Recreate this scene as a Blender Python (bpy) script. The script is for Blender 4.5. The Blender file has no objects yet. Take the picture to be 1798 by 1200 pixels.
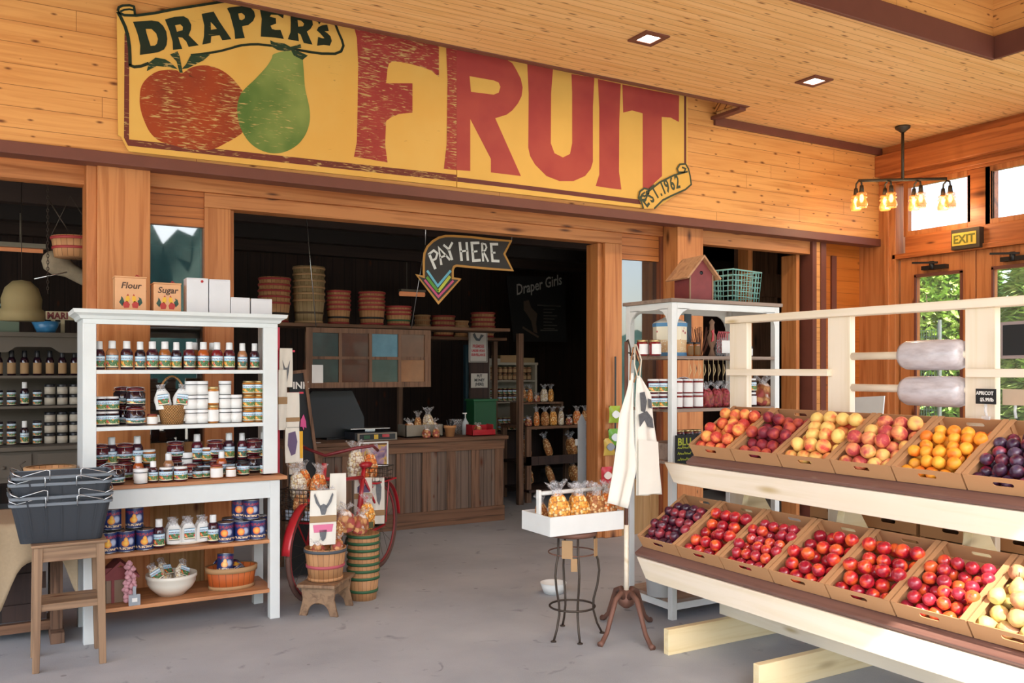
import bpy, math, random
from math import sin, cos, pi, radians, sqrt, floor, atan2
from mathutils import Vector, Matrix
from mathutils.geometry import tessellate_polygon
random.seed(7)
C = bpy.context.scene.collection
SC = bpy.context.scene
# ---------------------------------------------------------------- camera, sky, sun, exposure
AZ = radians(30.1); SA, CA = sin(AZ), cos(AZ); FOC, PCX, PCY, EYE = 1549.0, 899.0, 650.0, 1.5
cam = bpy.data.objects.new('camera', bpy.data.cameras.new('camera')); C.objects.link(cam)
cam.location = (0, 0, EYE); cam.rotation_euler = (pi/2, 0, -AZ)
cam.data.sensor_width = 36; cam.data.lens = FOC/1798*36; cam.data.shift_y = 50/1798; cam.data.clip_start = .05
SC.camera = cam
w = bpy.data.worlds.new('sky'); SC.world = w; w.use_nodes = True
wt = w.node_tree; bg = wt.nodes['Background']
sky = wt.nodes.new('ShaderNodeTexSky'); sky.sky_type = 'NISHITA'; sky.sun_disc = False
sky.sun_elevation = radians(42); sky.sun_rotation = radians(200); sky.air_density = 1.0; sky.dust_density = 2.0
hs = wt.nodes.new('ShaderNodeHueSaturation'); hs.inputs['Saturation'].default_value = .8
wt.links.new(sky.outputs[0], hs.inputs['Color']); wt.links.new(hs.outputs[0], bg.inputs[0]); bg.inputs[1].default_value = .62
sun = bpy.data.objects.new('sun', bpy.data.lights.new('sun', 'SUN')); C.objects.link(sun)
sun.data.energy = 12.0; sun.data.angle = radians(.6); sun.data.color = (1, .93, .82)
sun.rotation_euler = Vector((.28, 1.0, -1.10)).to_track_quat('-Z', 'Y').to_euler()
SC.view_settings.view_transform = 'Standard'; SC.view_settings.look = 'None'
SC.view_settings.exposure = -0.12; SC.view_settings.gamma = 1; SC.view_settings.use_curve_mapping = False
# ---------------------------------------------------------------- helpers
def pix(px, py, X=None, Y=None, Z=None, T=None):
    """photo direction -> world point on a known wall / shelf plane"""
    dx = (px-PCX)/FOC; dz = -(py-PCY)/FOC
    d = Vector((SA+dx*CA, CA-dx*SA, dz))
    if X is not None: t = X/d.x
    elif Y is not None: t = Y/d.y
    elif Z is not None: t = (Z-EYE)/d.z
    else: t = T
    return Vector((0, 0, EYE)) + d*t
def lin(h):
    h = h.lstrip('#'); r = []
    for i in (0, 2, 4):
        c = int(h[i:i+2], 16)/255; r.append(c/12.92 if c <= .04045 else ((c+.055)/1.055)**2.4)
    return (*r, 1)
class G:
    def __init__(s, name, rough=.5, metal=0.0, spec=.5, coat=0.0):
        s.m = bpy.data.materials.new(name); s.m.use_nodes = True; s.t = s.m.node_tree
        s.b = s.t.nodes['Principled BSDF']
        s.b.inputs['Roughness'].default_value = rough; s.b.inputs['Metallic'].default_value = metal
        s.b.inputs['Specular IOR Level'].default_value = spec; s.b.inputs['Coat Weight'].default_value = coat
    def put(s, sock, v):
        if hasattr(v, 'is_linked') or hasattr(v, 'links'): s.t.links.new(v, sock)
        else: sock.default_value = v
    def n(s, typ, ins=(), out=0, **pr):
        nd = s.t.nodes.new('ShaderNode'+typ)
        for k, v in pr.items(): setattr(nd, k, v)
        for k, v in dict(ins).items(): s.put(nd.inputs[k], v)
        return nd.outputs[out]
    def mth(s, op, a, b=0.0, c=0.0): return s.n('Math', {0: a, 1: b, 2: c}, operation=op)
    def obj(s): return s.n('TexCoord', out='Object')
    def gen(s): return s.n('TexCoord', out='Generated')
    def sep(s, v):
        nd = s.t.nodes.new('ShaderNodeSeparateXYZ'); s.put(nd.inputs[0], v); return nd.outputs
    def comb(s, x, y, z): return s.n('CombineXYZ', {0: x, 1: y, 2: z})
    def noise(s, v, scale=5., det=3., dist=0., rough=.55): return s.n('TexNoise', {'Vector': v, 'Scale': scale, 'Detail': det, 'Distortion': dist, 'Roughness': rough})
    def ramp(s, f, stops, interp='LINEAR'):
        nd = s.t.nodes.new('ShaderNodeValToRGB'); s.put(nd.inputs[0], f); e = nd.color_ramp; e.interpolation = interp
        while len(e.elements) < len(stops): e.elements.new(1)
        for el, (p, c) in zip(e.elements, stops): el.position = p; el.color = lin(c) if isinstance(c, str) else c
        return nd.outputs[0]
    def mix(s, f, a, b, mode='MIX'):
        nd = s.t.nodes.new('ShaderNodeMix'); nd.data_type = 'RGBA'; nd.blend_type = mode
        s.put(nd.inputs[0], f); s.put(nd.inputs[6], lin(a) if isinstance(a, str) else a); s.put(nd.inputs[7], lin(b) if isinstance(b, str) else b)
        return nd.outputs[2]
    def step(s, v, a, b): return s.n('MapRange', {0: v, 1: a, 2: b}, interpolation_type='SMOOTHSTEP')
    def col(s, c): s.put(s.b.inputs['Base Color'], lin(c) if isinstance(c, str) else c); return s
    def bump(s, h, st=.3, d=.01): s.put(s.b.inputs['Normal'], s.n('Bump', {'Height': h, 'Strength': st, 'Distance': d})); return s
def plain(name, c, rough=.5, metal=0., var=.0, coat=0., scale=8., spec=.5):
    g = G(name, rough, metal, spec, coat); c = lin(c)
    nz = g.noise(g.obj(), scale, 4)
    v = max(var, .08)
    g.col(g.mix(nz, tuple(x*(1-v) for x in c[:3])+(1,), tuple(min(1, x*(1+v)) for x in c[:3])+(1,)))
    return g.m
def wood(name, c1, c2, grain='X', across='Z', bw=None, knots=.5, rough=.45, groove='#4a2a14', gw=.03, ks=(2.6, 6.5), joint=0., gs=1., coat=0., kc='#5a2c12', spec=.5, bvar=.35):
    g = G(name, rough, 0, spec, coat)
    P = g.sep(g.obj()); ix = {'X': 0, 'Y': 1, 'Z': 2}; gr = P[ix[grain]]; ac = P[ix[across]]; th = P[3-ix[grain]-ix[across]]
    gv = None
    if bw:
        q = g.mth('DIVIDE', ac, bw); k = g.mth('FLOOR', q); fr = g.mth('FRACT', q)
        rn = g.n('TexWhiteNoise', {'W': k}, noise_dimensions='1D')
        gr2 = g.mth('ADD', gr, g.mth('MULTIPLY', rn, 9.7)); ac2 = g.mth('ADD', ac, g.mth('MULTIPLY', rn, 3.1))
        gv = g.mth('MAXIMUM', g.mth('LESS_THAN', fr, gw), g.mth('GREATER_THAN', fr, 1-gw*.4))
        if joint:
            jf = g.mth('FRACT', g.mth('DIVIDE', gr2, joint)); gv = g.mth('MAXIMUM', gv, g.mth('LESS_THAN', jf, .0016))
            rn = g.mth('FRACT', g.mth('ADD', rn, g.mth('MULTIPLY', g.mth('FLOOR', g.mth('DIVIDE', gr2, joint)), .37)))
    else: gr2, ac2, rn = gr, ac, None
    nz = g.noise(g.comb(g.mth('MULTIPLY', gr2, 1.1*gs), g.mth('MULTIPLY', ac2, 24*gs), g.mth('MULTIPLY', th, 24*gs)), 1, 5, .8)
    col = g.ramp(nz, [(.3, c2), (.55, c1), (.8, c1)])
    big = g.noise(g.comb(g.mth('MULTIPLY', gr2, .8), g.mth('MULTIPLY', ac2, 4.), g.mth('MULTIPLY', th, 4.)), 1, 2)
    col = g.mix(g.mth('MULTIPLY', g.step(big, .45, .8), .45), col, c2)
    if rn is not None: col = g.mix(g.mth('MULTIPLY', rn, bvar), col, c2)
    if knots:
        vo = g.t.nodes.new('ShaderNodeTexVoronoi'); vo.voronoi_dimensions = '2D'
        g.put(vo.inputs['Vector'], g.comb(g.mth('MULTIPLY', gr2, ks[0]), g.mth('MULTIPLY', g.mth('ADD', ac2, th), ks[1]), 0.)); vo.inputs['Scale'].default_value = 1
        rr = g.sep(vo.outputs['Color'])[0]; thr = g.mth('MULTIPLY', g.mth('MAXIMUM', g.mth('SUBTRACT', rr, 1-knots), 0.), .16/max(knots, .1))
        kf = g.mth('SUBTRACT', 1., g.mth('DIVIDE', vo.outputs['Distance'], g.mth('ADD', thr, .0001)))
        col = g.mix(g.step(kf, -.6, .9), col, kc)
    if gv is not None: col = g.mix(g.mth('MULTIPLY', gv, .85), col, groove)
    g.col(col); g.bump(g.mth('SUBTRACT', g.mth('MULTIPLY', nz, .3), gv if gv is not None else 0.), .35, .004)
    return g.m
def glassm(name, c='#ffffff', rough=.02, alpha=.15):
    g = G(name, rough, 0, .6); g.col(c); g.b.inputs['Alpha'].default_value = alpha; return g.m
def XZ(y=0., face=-1):  # 2D (u,v) drawn on a wall looking along +Y, thickness towards the viewer
    return Matrix(((1, 0, 0, 0), (0, 0, face, y), (0, 1, 0, 0), (0, 0, 0, 1)))
def YZ(x=0.):           # (u,v) -> (-?)Y,Z facing -X
    return Matrix(((0, 0, -1, x), (1, 0, 0, 0), (0, 1, 0, 0), (0, 0, 0, 1)))
class MB:
    def __init__(s): s.v = []; s.f = []; s.mi = []; s.sm = []
    def add(s, vs, fs, mi=0, sm=False, M=None):
        o = len(s.v)
        s.v += [(M @ Vector(p)) if M else Vector(p) for p in vs]
        for f in fs: s.f.append([o+i for i in f]); s.mi.append(mi); s.sm.append(sm)
        return s
    def box(s, x0, x1, y0, y1, z0, z1, mi=0, M=None):
        v = [(x, y, z) for x in (x0, x1) for y in (y0, y1) for z in (z0, z1)]
        return s.add(v, [(0, 1, 3, 2), (4, 6, 7, 5), (0, 4, 5, 1), (2, 3, 7, 6), (0, 2, 6, 4), (1, 5, 7, 3)], mi, False, M)
    def beam(s, p, q, w, h, mi=0, up=(0, 0, 1)):
        p, q = Vector(p), Vector(q); d = (q-p); L = d.length; d.normalize(); r = d.cross(Vector(up))
        if r.length < 1e-4: r = d.cross(Vector((0, 1, 0)))
        r.normalize(); u = r.cross(d); M = Matrix((( d.x, r.x, u.x, p.x), (d.y, r.y, u.y, p.y), (d.z, r.z, u.z, p.z), (0, 0, 0, 1)))
        return s.box(0, L, -w/2, w/2, -h/2, h/2, mi, M)
    def cyl(s, p, q, r, r2=None, n=12, mi=0, caps=True, sm=True):
        return s.tube([p, q], [r, r if r2 is None else r2], n, mi, caps, sm)
    def tube(s, pts, r, n=6, mi=0, caps=True, sm=True, closed=False):
        pts = [Vector(p) for p in pts]; m = len(pts); rs = r if isinstance(r, (list, tuple)) else [r]*m
        vs = []; prev = None
        for i, p in enumerate(pts):
            if closed: d = pts[(i+1) % m]-pts[i-1]
            else: d = pts[min(i+1, m-1)]-pts[max(i-1, 0)]
            d.normalize()
            if prev is None: a = d.cross(Vector((0, 0, 1))); a = a if a.length > .05 else d.cross(Vector((1, 0, 0)))
            else: a = prev - d*prev.dot(d)
            a.normalize(); prev = a; b = d.cross(a)
            for k in range(n): t = 2*pi*k/n; vs.append(p+(a*cos(t)+b*sin(t))*rs[i])
        fs = []
        for i in range(m if closed else m-1):
            j = (i+1) % m
            for k in range(n): fs.append((i*n+k, i*n+(k+1) % n, j*n+(k+1) % n, j*n+k))
        if caps and not closed: fs.append(tuple(range(n))[::-1]); fs.append(tuple(range((m-1)*n, m*n)))
        return s.add(vs, fs, mi, sm)
    def lathe(s, prof, n=16, mi=0, M=None, sx=1., sy=1., sm=True, a0=0., a1=2*pi, caps=True):
        full = abs(a1-a0-2*pi) < 1e-6; k = n if full else n+1; vs = []
        for r, z in prof:
            for i in range(k): t = a0+(a1-a0)*i/n; vs.append((r*cos(t)*sx, r*sin(t)*sy, z))
        fs = []
        for j in range(len(prof)-1):
            for i in range(n): i2 = (i+1) % k; fs.append((j*k+i, j*k+i2, (j+1)*k+i2, (j+1)*k+i))
        if caps and full:
            if prof[0][0] > 1e-5: fs.append(tuple(range(k))[::-1])
            if prof[-1][0] > 1e-5: fs.append(tuple(range((len(prof)-1)*k, len(prof)*k)))
        return s.add(vs, fs, mi, sm, M)
    def prism(s, polys, M, d, mi=0):
        """first outline then holes, 2D, extruded by d along local z"""
        tr = tessellate_polygon([[Vector((a, b, 0)) for a, b in p] for p in polys]); fl = [q for p in polys for q in p]; n = len(fl)
        vs = [(a, b, 0) for a, b in fl]+[(a, b, d) for a, b in fl]
        fs = [tuple(t)[::-1] for t in tr]+[tuple(i+n for i in t) for t in tr]; o = 0
        for p in polys:
            for i in range(len(p)): j = (i+1) % len(p); fs.append((o+i, o+j, o+n+j, o+n+i))
            o += len(p)
        return s.add(vs, fs, mi, False, M)
    def stroke(s, pts, w, M, d, mi=0, closed=False):
        pts = [Vector(p) for p in pts]; m = len(pts); L = []; R = []
        for i in range(m):
            a = pts[i]-pts[i-1] if (i or closed) else pts[1]-pts[0]; b = pts[(i+1) % m]-pts[i] if (i < m-1 or closed) else a
            na = Vector((-a.y, a.x)).normalized(); nb = Vector((-b.y, b.x)).normalized(); nn = (na+nb)
            nn = nn.normalized() if nn.length > .01 else na; k = min(1.6, 1/max(.3, nn.dot(na))); L.append(pts[i]+nn*w/2*k); R.append(pts[i]-nn*w/2*k)
        for i in range(m if closed else m-1):
            j = (i+1) % m; q = [L[i], L[j], R[j], R[i]]
            vs = [(a.x, a.y, 0) for a in q]+[(a.x, a.y, d) for a in q]
            s.add(vs, [(4, 5, 6, 7), (0, 3, 2, 1), (0, 1, 5, 4), (1, 2, 6, 5), (2, 3, 7, 6), (3, 0, 4, 7)], mi, False, M)
        return s
    def mesh(s, me, M=None, mi=0):
        return s.add([v.co.copy() for v in me.vertices], [tuple(p.vertices) for p in me.polygons], mi, False, M)
    def grid(s, fn, nu, nv, mi=0, sm=True, wrap=False):
        vs = [fn(i/nu, j/nv) for j in range(nv+1) for i in range(nu+(0 if wrap else 1))]; k = nu if wrap else nu+1
        fs = [(j*k+i, j*k+(i+1) % k, (j+1)*k+(i+1) % k, (j+1)*k+i) for j in range(nv) for i in range(nu)]
        return s.add(vs, fs, mi, sm)
def wloc(o):
    v = Vector((0, 0, 0))
    while o: v += o.location; o = o.parent
    return v
def obj(name, mb, mats, parent=None, local=False, loc=None, bev=0., weld=False):
    """one mesh object; vertices given in world coordinates unless local"""
    off = Vector((0, 0, 0)) if local or not parent else wloc(parent)
    if loc is not None and not parent and not local: off = Vector(loc)
    me = bpy.data.meshes.new(name); me.from_pydata([tuple(v-off) for v in mb.v], [], mb.f)
    for m in (mats if isinstance(mats, (list, tuple)) else [mats]): me.materials.append(m)
    me.polygons.foreach_set('material_index', mb.mi); me.polygons.foreach_set('use_smooth', mb.sm); me.update()
    o = bpy.data.objects.new(name, me); C.objects.link(o)
    if parent: o.parent = parent
    if loc is not None: o.location = loc
    if bev: b = o.modifiers.new('bevel', 'BEVEL'); b.width = bev; b.segments = 2; b.limit_method = 'ANGLE'
    return o
def tag(o, label, cat, group=None, kind=None):
    o['label'] = label; o['category'] = cat
    if group: o['group'] = group
    if kind: o['kind'] = kind
    return o
def struct(o): o['kind'] = 'structure'; return o
def thing(name, label, cat, loc=(0, 0, 0), rz=0., group=None):
    o = bpy.data.objects.new(name, None); C.objects.link(o); o.location = loc; o.rotation_euler = (0, 0, rz); o.empty_display_size = .05
    return tag(o, label, cat, group)
def dup(root, loc, rz=0., label=None, group=None, mats=None, cat=None, rot=None, scale=None):
    r = root.copy(); C.objects.link(r); r.location = loc; r.rotation_euler = rot or (0, 0, rz)
    if scale: r.scale = scale
    if label: r['label'] = label
    if group: r['group'] = group
    elif 'group' in r: del r['group']
    if cat: r['category'] = cat
    def rm(o):
        b = o.name.split('.')[0]
        if mats and b in mats and o.type == 'MESH':
            for i, m in enumerate(mats[b] if isinstance(mats[b], (list, tuple)) else [mats[b]]):
                o.material_slots[i].link = 'OBJECT'; o.material_slots[i].material = m
    rm(r)
    for ch in list(root.children):
        c = ch.copy(); C.objects.link(c); c.parent = r; rm(c)
        for g in list(ch.children):
            d = g.copy(); C.objects.link(d); d.parent = c; rm(d)
    return r
def kill(root):
    for o in [root]+list(root.children_recursive): bpy.data.objects.remove(o)
def text(body, size, depth=.001, bold=0., align='LEFT', shear=0.):
    cu = bpy.data.curves.new('t', 'FONT'); cu.body = body; cu.size = size; cu.extrude = depth; cu.offset = bold; cu.align_x = align; cu.shear = shear; cu.resolution_u = 2
    o = bpy.data.objects.new('t', cu); me = bpy.data.meshes.new_from_object(o); bpy.data.objects.remove(o); return me
def arc(cx, cy, r, a0, a1, n): return [(cx+r*cos(radians(a0+(a1-a0)*i/n)), cy+r*sin(radians(a0+(a1-a0)*i/n))) for i in range(n+1)]
def zf(sc, ox, oy, Y):  # wall-plane tracer: magnified photo coordinates -> (X, Z) on the plane Y
    def f(L):
        if isinstance(L, tuple): p = pix(ox+L[0]/sc, oy+L[1]/sc, Y=Y); return (p.x, p.z)
        return [f(q) for q in L]
    return f
def prs(s): v = [float(x) for x in s.replace(';', ',').split(',')]; return list(zip(v[::2], v[1::2]))
def smooth(P, k=4):
    out = []; n = len(P)
    for i in range(n):
        a, b, c, d = P[i-1], P[i], P[(i+1) % n], P[(i+2) % n]
        for j in range(k):
            t = j/k; f = lambda q: .5*(2*b[q]+(c[q]-a[q])*t+(2*a[q]-5*b[q]+4*c[q]-d[q])*t*t+(3*b[q]-a[q]-3*c[q]+d[q])*t**3); out.append((f(0), f(1)))
    return out
# ---------------------------------------------------------------- materials
M_siding = wood('pine siding', '#e6a964', '#cf8c4a', 'X', 'Z', .1287, .5, .5, '#8a5226', .022, (5.4, 14.), 2.3, bvar=.2, kc='#6e3814')
M_sidY = wood('pine siding side', '#e6a964', '#cf8c4a', 'Y', 'Z', .1287, .5, .5, '#8a5226', .022, (5.4, 14.), 2.3, bvar=.2, kc='#6e3814')
M_ceil = wood('pine ceiling boards', '#f6c688', '#e6ab66', 'X', 'Y', .072, .55, .5, '#c08a50', .07, (4.2, 17.), 3., kc='#7a4218')
M_cedar = wood('cedar vertical', '#cb8750', '#a8622f', 'Z', 'X', None, .4, .5, ks=(1.8, 5.))
M_cedarY = wood('cedar vertical side', '#c47d48', '#a05a2a', 'Z', 'Y', None, .4, .5, ks=(1.8, 5.))
M_cedarH = wood('cedar beam', '#cb8750', '#a05c2c', 'X', 'Z', None, .55, .5, ks=(1.6, 8.))
M_cedarHY = wood('cedar beam side wall', '#c0703a', '#934a22', 'Y', 'Z', None, .6, .4, ks=(1.2, 5.))
M_lap = wood('cedar lap boards', '#cf8345', '#a65a28', 'X', 'Z', .075, .2, .45, '#6b3413', .06)
M_recess = wood('orange stained siding', '#c8752e', '#b0611f', 'X', 'Z', .1287, .3, .4, '#7a3d14', .02)
M_trim = plain('brown painted trim', '#6f3f33', .5, var=.12)
M_red = M_trim
M_floor = None
g = G('porch concrete', .8); n1 = g.noise(g.obj(), 1.1, 5); n2 = g.noise(g.obj(), 190, 2); n3 = g.noise(g.obj(), 6, 4, 1.)
cc = g.ramp(n1, [(.3, '#83878b'), (.5, '#989b9f'), (.72, '#a9acae')]); cc = g.mix(g.mth('MULTIPLY', n2, .4), cc, '#bfc1c4'); cc = g.mix(g.step(n3, .62, .75), cc, '#808386')
vv = g.n('TexVoronoi', {'Vector': g.obj(), 'Scale': 3.2}, out='Distance'); cc = g.mix(g.mth('MULTIPLY', g.mth('LESS_THAN', vv, .045), .5), cc, '#5c5854')
g.col(cc); g.bump(n2, .25, .003); M_floor = g.m
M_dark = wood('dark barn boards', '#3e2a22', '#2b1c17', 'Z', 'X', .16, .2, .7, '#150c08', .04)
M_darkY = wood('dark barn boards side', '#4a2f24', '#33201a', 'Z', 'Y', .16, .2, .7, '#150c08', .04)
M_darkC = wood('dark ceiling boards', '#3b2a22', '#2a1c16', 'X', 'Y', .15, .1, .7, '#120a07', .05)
M_cream = wood('cream painted lumber', '#f1e2cc', '#e9d8bb', 'Y', 'Z', None, .25, .5, ks=(1.5, 6.), kc='#c9b184')
M_creamX = wood('cream painted lumber cross', '#efdcb0', '#e4cd98', 'X', 'Z', None, .25, .5, ks=(1.5, 6.), kc='#c9b184')
M_creamZ = wood('cream painted posts', '#f1e2cc', '#e9d8bb', 'Z', 'Y', None, .25, .5, ks=(1.5, 6.), kc='#b9a070')
M_white = plain('white painted wood', '#dfe0dc', .45, var=.04)
M_hutch = plain('hutch off white paint', '#d6dad8', .45, var=.05)
M_hwood = wood('hutch counter wood', '#c58a5c', '#9a6440', 'X', 'Y', .11, .25, .5, '#6b4026', .02)
M_lowpan = wood('golden plank panel', '#b48e60', '#93703f', 'Z', 'X', .1, .3, .6, '#7a5028', .03)
M_barn = wood('weathered barn wood', '#7d5d47', '#4e3729', 'Z', 'X', None, .35, .8, gs=1.4, ks=(1., 4.), kc='#33241b')
M_barnH = wood('weathered barn wood rails', '#7d5a42', '#4e3626', 'X', 'Z', None, .35, .8, gs=1.4, ks=(1., 4.), kc='#33241b')
M_bench = wood('old stool wood', '#957659', '#6a4f3a', 'Z', 'X', None, .3, .6)
M_benchH = wood('old stool wood rails', '#957659', '#6a4f3a', 'X', 'Z', None, .3, .6)
M_brownboard = wood('brown stained ledge', '#7c5a50', '#63443c', 'Y', 'X', None, .2, .45)
M_card = plain('kraft cardboard', '#bb8a5e', .85, var=.05, scale=3)
M_iron = plain('dark iron', '#4a4038', .5, .6)
M_rust = plain('rusty cast iron', '#7b5648', .6, .3, var=.2)
M_black = plain('black plastic', '#17181a', .35)
M_char = plain('charcoal plastic', '#272c33', .5)
M_chrome = plain('bright wire', '#c9ccce', .25, .9)
M_bronze = plain('dark bronze', '#4a4238', .5, .6)
M_teal = plain('teal enamel wire', '#7fb5ae', .45)
M_redp = plain('red paint', '#b3202a', .35, coat=.3)
M_pink = plain('raspberry red paint', '#cc2c46', .4)
M_barnred = plain('faded barn red', '#7e3838', .7, var=.2, scale=20)
M_roofw = wood('light cedar roof', '#b98a62', '#97694a', 'X', 'Y', None, .2, .7)
M_cloth = plain('cream cotton cloth', '#e9e3d6', .9, var=.03)
M_burlap = plain('burlap', '#a28e72', .95, var=.12, scale=90)
M_capw = plain('white plastic cap', '#e6e6e4', .35)
M_lidg = plain('gold lid', '#b7a070', .3, .8)
M_lidr = plain('copper red lid', '#8c3a30', .35, .5)
M_lidk = plain('black lid', '#1c1c20', .4)
M_tin = plain('tin rim', '#b9bcc0', .25, .9)
M_paper = plain('white paper label', '#e9e8e4', .6, var=.02)
M_kraft = plain('kraft paper band', '#a5835c', .8)
M_grey = plain('grey paint', '#8d8678', .6)
M_glass = glassm('clear glass', '#dfe8e6', .03, .22)
def dark_glass(n, c, r=.12): return plain(n, c, r, coat=.6, var=.15, scale=30)
LQ = {k: dark_glass('preserve '+k, v) for k, v in dict(plum='#3a1422', berry='#24101c', amber='#9c5a26', tan='#a9744c', maroon='#561520', orange='#b1541f', red='#7c1a20', honey='#b8732c').items()}
def fruit_label(name, band='#a9cfe3', f1='#e8862c', f2='#c8352c', leaf='#3f6f3e', bg='#efe3c0', edge='#1d2f45'):
    g = G(name, .45); P = g.sep(g.gen()); z = P[2]; x = P[0]
    vo = g.t.nodes.new('ShaderNodeTexVoronoi'); vo.inputs['Scale'].default_value = 1; g.put(vo.inputs['Vector'], g.comb(g.mth('MULTIPLY', x, 4.2), 0., g.mth('MULTIPLY', z, 2.6)))
    rnd = g.sep(vo.outputs['Color'])[1]; fr = g.mix(g.mth('GREATER_THAN', rnd, .5), f1, f2)
    scn = g.mix(g.mth('LESS_THAN', vo.outputs['Distance'], .36), leaf, fr)
    scn = g.mix(g.mth('GREATER_THAN', g.noise(g.gen(), 9, 2), .62), scn, bg)
    c = g.ramp(z, [(0, edge), (.05, bg), (.14, '#000000'), (.58, band), (.8, '#dfeaf0'), (.9, band), (.96, edge)], 'CONSTANT')
    inside = g.mth('MULTIPLY', g.mth('GREATER_THAN', z, .14), g.mth('LESS_THAN', z, .58))
    c = g.mix(inside, c, scn)
    tx = g.mth('MULTIPLY', g.mth('GREATER_THAN', g.noise(g.comb(g.mth('MULTIPLY', x, 26.), 0., g.mth('MULTIPLY', z, 7.)), 1, 2), .54), g.mth('MULTIPLY', g.mth('GREATER_THAN', z, .64), g.mth('LESS_THAN', z, .78)))
    c = g.mix(tx, c, '#7c2434'); g.col(c); return g.m
LB = [fruit_label('orchard label peach'), fruit_label('orchard label berry', f1='#c23a4a', f2='#e3a13a', band='#b5d5e6'), fruit_label('orchard label apricot', f1='#f0b03c', f2='#e7852a', leaf='#5a7a3a'), fruit_label('orchard label pear', f1='#e9d27a', f2='#d9743a', band='#9fc6de', leaf='#2f5c4a')]
def blue_label(nm='blue fruit can label', pear=True):
    g = G(nm, .35, coat=.3); P = g.sep(g.gen()); x, y, z = P[0], P[1], P[2]
    def blob(cx, cz, rx, rz):
        a = g.mth('DIVIDE', g.mth('SUBTRACT', x, cx), rx); b = g.mth('DIVIDE', g.mth('SUBTRACT', z, cz), rz)
        return g.mth('ADD', g.mth('MULTIPLY', a, a), g.mth('MULTIPLY', b, b))
    fr = g.mth('LESS_THAN', y, .5)
    c = g.mix(0., '#1c2f66', '#1c2f66')
    m = blob(.66, .5, .2, .2); c = g.mix(g.mth('MULTIPLY', fr, g.step(m, 1.2, .1)), c, '#b9c2da')
    p = g.mth('MINIMUM', blob(.36, .42, .2, .17), blob(.38, .58, .11, .14)) if pear else blob(.38, .47, .22, .2); c = g.mix(g.mth('MULTIPLY', fr, g.mth('LESS_THAN', p, 1.)), c, g.ramp(p, [(0, '#f5c042'), (1, '#e0742a')] if pear else [(0, '#f4b64a'), (.5, '#ee8a3a'), (1, '#d24a34')]))
    t = g.mth('MULTIPLY', g.mth('GREATER_THAN', g.noise(g.comb(g.mth('MULTIPLY', x, 20.), 0., g.mth('MULTIPLY', z, 10.)), 1, 2), .5), g.mth('MULTIPLY', g.mth('GREATER_THAN', z, .72), g.mth('LESS_THAN', z, .86))); c = g.mix(g.mth('MULTIPLY', t, fr), c, '#a8283a')
    t = g.mth('MULTIPLY', g.mth('GREATER_THAN', g.noise(g.comb(g.mth('MULTIPLY', x, 14.), 3., g.mth('MULTIPLY', z, 10.)), 1, 2), .48), g.mth('MULTIPLY', g.mth('GREATER_THAN', z, .1), g.mth('LESS_THAN', z, .22))); c = g.mix(g.mth('MULTIPLY', t, fr), c, '#e8c9a0')
    g.col(c); return g.m
M_canl = blue_label(); M_canp = blue_label('blue peach can label', False)
def popcorn(name, c1, c2, c3, sc=85):
    g = G(name, .6); vo = g.t.nodes.new('ShaderNodeTexVoronoi'); vo.inputs['Scale'].default_value = sc; g.put(vo.inputs['Vector'], g.obj())
    c = g.ramp(g.sep(vo.outputs['Color'])[0], [(0, c1), (.4, c2), (.75, c3)], 'CONSTANT'); c = g.mix(g.mth('MULTIPLY', g.step(vo.outputs['Distance'], .4, .8), .75), c, '#8a4a18')
    g.col(c); g.bump(vo.outputs['Distance'], -.9, .02); return g.m
M_pop = popcorn('caramel popcorn', '#e8942e', '#f2b14e', '#fbd795'); M_popw = popcorn('white popcorn', '#efe6d0', '#f7f1e0', '#e3cf9c'); M_popb = popcorn('nut brittle mix', '#a9683a', '#c98d50', '#e8c48a')
M_popo = popcorn('cheddar popcorn', '#e8762a', '#f09a4a', '#f7cfa0'); M_rcan = popcorn('red candy', '#8c2232', '#b0404e', '#6c1a28', 90); M_mix = popcorn('mixed sweets', '#b0504a', '#d9a06a', '#e9dcd2', 40)
g = G('crinkled cellophane', .12, 0, .8); g.col('#f2f0f2'); nz = g.noise(g.obj(), 45, 4, 2.); g.bump(nz, .9, .02); g.put(g.b.inputs['Alpha'], g.n('MapRange', {0: nz, 1: .45, 2: .7, 3: .12, 4: .62})); M_film = g.m
g = G('rolled plastic bags', .25, 0, .6, .3); P = g.sep(g.obj()); nz = g.noise(g.comb(g.mth('MULTIPLY', P[0], 30.), g.mth('MULTIPLY', P[1], 9.), g.mth('MULTIPLY', P[2], 30.)), 1, 3); g.col(g.ramp(nz, [(.3, '#b3a9ab'), (.6, '#cfc8cb')])); g.bump(nz, .25, .004); M_roll = g.m
def wick(name, a, b, sc=120, hor=True):
    g = G(name, .7); P = g.sep(g.obj()); wv = g.mth('SINE', g.mth('MULTIPLY', P[2], sc*3.)); ang = g.mth('SINE', g.mth('MULTIPLY', g.mth('ARCTAN2', P[1], P[0]), 30.))
    k = g.mth('MULTIPLY', wv, ang); g.col(g.ramp(g.mth('ADD', g.mth('MULTIPLY', k, .5), .5), [(.1, a), (.8, b)])); g.bump(k, .6, .006); return g.m
M_wicker = wick('wicker weave', '#7c5026', '#c79358')
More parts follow.
